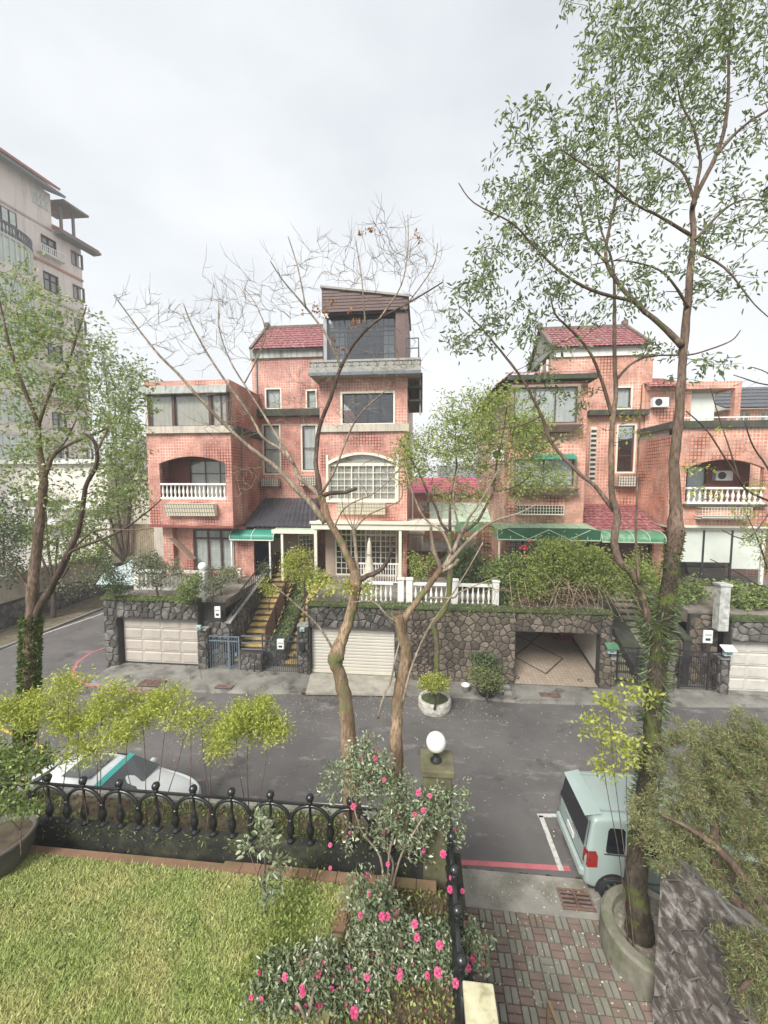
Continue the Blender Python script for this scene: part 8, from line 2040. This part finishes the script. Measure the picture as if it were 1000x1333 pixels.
camellia('low camellia spreading over the lawn at the bottom edge', bC,
         [(400, 1290, 40, 30, 80), (440, 1310, 40, 30, 80), (380, 1320, 50, 26, 70), (420, 1255, 28, 18, 34), (350, 1310, 30, 24, 34), (470, 1330, 40, 20, 50)], 4.75,
         [[bC, bC + Vector((.05, .1, .25)), q(410, 1290, 4.7)], [bC, bC + Vector((-.1, 0, .2)), q(380, 1310, 4.7)]], 40, 1.3, 13, fpos=[(371, 1272, 4.4, .9), (393, 1286, 4.35, .8), (394, 1293, 4.35, .9)])
# two thin shrubs on the lawn side
bD = Vector((at(345, 1190, z=LZ).x, at(345, 1190, z=LZ).y, LZ))
tt = Tree('young_shrub', 'thin young shrub with pale glossy leaves on the lawn before the fence', bD, BARK_BM, None, 'shrub')
for x, y in ((335, 1120), (345, 1090), (350, 1070), (325, 1110)): tt.limb([bD, bD.lerp(q(x, y, 5.3), .5) + Vector((U(-.05, .05), 0, 0)), q(x, y, 5.3)], [.009, .007, .004], 'stem', 5)
tt.grow(blobs(5.3, [(345, 1090, 22, 26, 26), (335, 1060, 16, 14, 8), (350, 1150, 20, 26, 20), (365, 1140, 16, 14, 10), (320, 1105, 12, 10, 6)], rd=.2), rmin=.0025, leafn=6, spread=.06); tt.done(LF_C, .085, .04, six=True)
C, Dd = [], []
for _ in range(2600):
    x = RS.normal(-1.75, .22); y = RS.normal(4.6, .42)
    if x > -1.2: continue
    C.append((x, y, LZ + RS.uniform(0, .10))); Dd.append((RS.normal(), RS.normal(), abs(RS.normal()) + .4))
tag(leaves('weed_patch', C, Dd, .05, .03, LF_M, None, kind='stuff'), 'leafy weed patch on the lawn round the young shrub', 'weeds')
# weeds on the fence kerb
C, Dd = [], []
for _ in range(700): C.append((RS.uniform(-7, .3), 5.80 + RS.uniform(-.03, .12), 2.44 - RS.rand() ** 3 * .3)); Dd.append((RS.normal(), -.6 + RS.normal() * .5, RS.normal() * .8 + .3))
tag(leaves('kerb_weeds', C, Dd, .07, .022, LF_B, None, kind='stuff'), 'small weeds hanging along the fence kerb', 'weeds')
# bowl planter plant
bushy('bowl_plant', 'low leafy plant growing in the big bowl planter', 25, 1075, 5.95, [(18, 1040, 24, 18, 30), (35, 1052, 18, 10, 20), (5, 1050, 20, 12, 20)], LF_B, LZ + .46, .07, .035, 1, r0=.012, spread=.08, cat='plant', leafn=9)

# --- conifer over the near wall
D = 5.4
kb = Vector((4.75, 5.2, 2.35)); kt = Tree('conifer', 'sprawling brownish green conifer leaning over the near stone wall', kb, BARK_R, None, 'conifer')
kt.limb([kb, q(940, 1150, 5.3), q(930, 1050, 5.4), q(925, 980, 5.6)], [.09, .07, .05, .025], 'trunk', 8)
kt.limb([kb + Vector((.1, .1, .1)), q(1000, 1130, 5.6), q(980, 1030, 5.7), q(970, 960, 5.7)], [.07, .06, .04, .02], 'trunk', 8)
kt.limb([kb, q(950, 1120, 5.0), q(900, 1080, 5.1), q(860, 1060, 5.3)], [.06, .05, .03, .015], 'branch', 7)
kt.limb([kb, q(990, 1230, 4.6), q(980, 1270, 4.4), q(960, 1290, 4.3)], [.05, .04, .03, .015], 'branch', 7)
pts = blobs(5.4, [(900, 1010, 50, 46, 115), (950, 1040, 55, 60, 150), (880, 1070, 40, 40, 95), (985, 990, 30, 50, 140), (850, 1085, 24, 30, 60), (940, 975, 40, 26, 100), (985, 1100, 40, 50, 150), (920, 1110, 50, 22, 90), (890, 960, 16, 16, 14), (980, 950, 14, 18, 20)], rd=.55) + blobs(4.5, [(985, 1270, 36, 50, 110), (960, 1240, 18, 14, 16), (1000, 1200, 20, 40, 30)], rd=.35)
kt.grow(pts, rmin=.0025, leafn=64, spread=.065, rk=.008, along=1.0, droop=.1, bend=.1)
n = len(kt.lc); lc, ld = kt.lc, kt.ld
idx = RS.rand(n) < .74
kt.lc = [c for c, i in zip(lc, idx) if i]; kt.ld = [c for c, i in zip(ld, idx) if i]; kt.done(LF_K, .062, .0095)
kt.lc = [c for c, i in zip(lc, idx) if not i]; kt.ld = [c for c, i in zip(ld, idx) if not i]; kt.done(LF_KB, .06, .009, name='brown_sprays')
# --- bare branches reaching in at the right edge
rt = Tree('edge_tree', 'half bare tree reaching in from the right edge with a few yellow leaves', q(1080, 900, 9), BARK_D)
rb = q(1080, 1000, 9); rb.z = .05
rt.limb([rb, q(1080, 900, 9), q(1070, 760, 9), q(1050, 690, 9), q(1010, 655, 8.9)], [.12, .11, .09, .06, .035], 'trunk', 8)
rt.plimb([(1012, 656, 2.4), (975, 640, 2), (963, 625, 1.8), (945, 598, 1.6), (920, 560, 1.3), (893, 535, 1)], 8.9, 8.4)
rt.plimb([(963, 625, 1.5), (955, 600, 1.3), (945, 570, 1.1), (935, 540, .9), (925, 505, .8)], 8.7, 9.0)
rt.plimb([(1040, 680, 2.2), (1000, 610, 1.6), (980, 580, 1.3), (970, 550, 1)], 9.0, 8.6)
rt.plimb([(1060, 700, 2.2), (1040, 560, 1.8), (1020, 510, 1.4), (985, 498, 1.1), (955, 488, .8)], 9.0, 8.6)
rt.plimb([(1030, 530, 1.4), (1005, 490, 1), (980, 478, .8)], 8.9, 8.7)
rt.plimb([(1010, 655, 1.6), (975, 700, 1.2), (940, 690, .9)], 8.9, 8.4)
rt.plimb([(1070, 760, 2), (1000, 765, 1.4), (960, 745, 1.1), (925, 728, .8)], 9.0, 8.6)
rt.grow(blobs(8.7, [(960, 600, 40, 40, 14), (970, 500, 30, 20, 8), (920, 560, 30, 20, 6)], rd=.4), rmin=.003, leafn=0, rk=.003); rt.done()
rt.grow(blobs(8.5, [(910, 612, 16, 8, 8), (905, 640, 10, 10, 4), (930, 645, 16, 8, 6), (985, 640, 14, 14, 8), (940, 560, 20, 10, 5)], rd=.3), rmin=.003, leafn=6, spread=.1); rt.done(LF_Y, .085, .04, name='yellow_leaves')

# ---------------------------------------------------------------- damp air
hz = MB().box(-290, 290, -50, 390, -1.1, 52).build('haze', M('haze surface unused', (1, 1, 1)), kind='stuff')
hz['label'] = 'thin pale damp haze over the whole street'; hz['category'] = 'haze'
hm = bpy.data.materials.new('haze'); hm.use_nodes = True; hn = hm.node_tree; hn.nodes.clear()
ho = hn.nodes.new('ShaderNodeOutputMaterial'); pv = hn.nodes.new('ShaderNodeVolumePrincipled'); pv.inputs['Color'].default_value = (.96, .97, 1, 1); pv.inputs['Density'].default_value = .0016
hn.links.new(pv.outputs[0], ho.inputs['Volume']); hz.data.materials[0] = hm
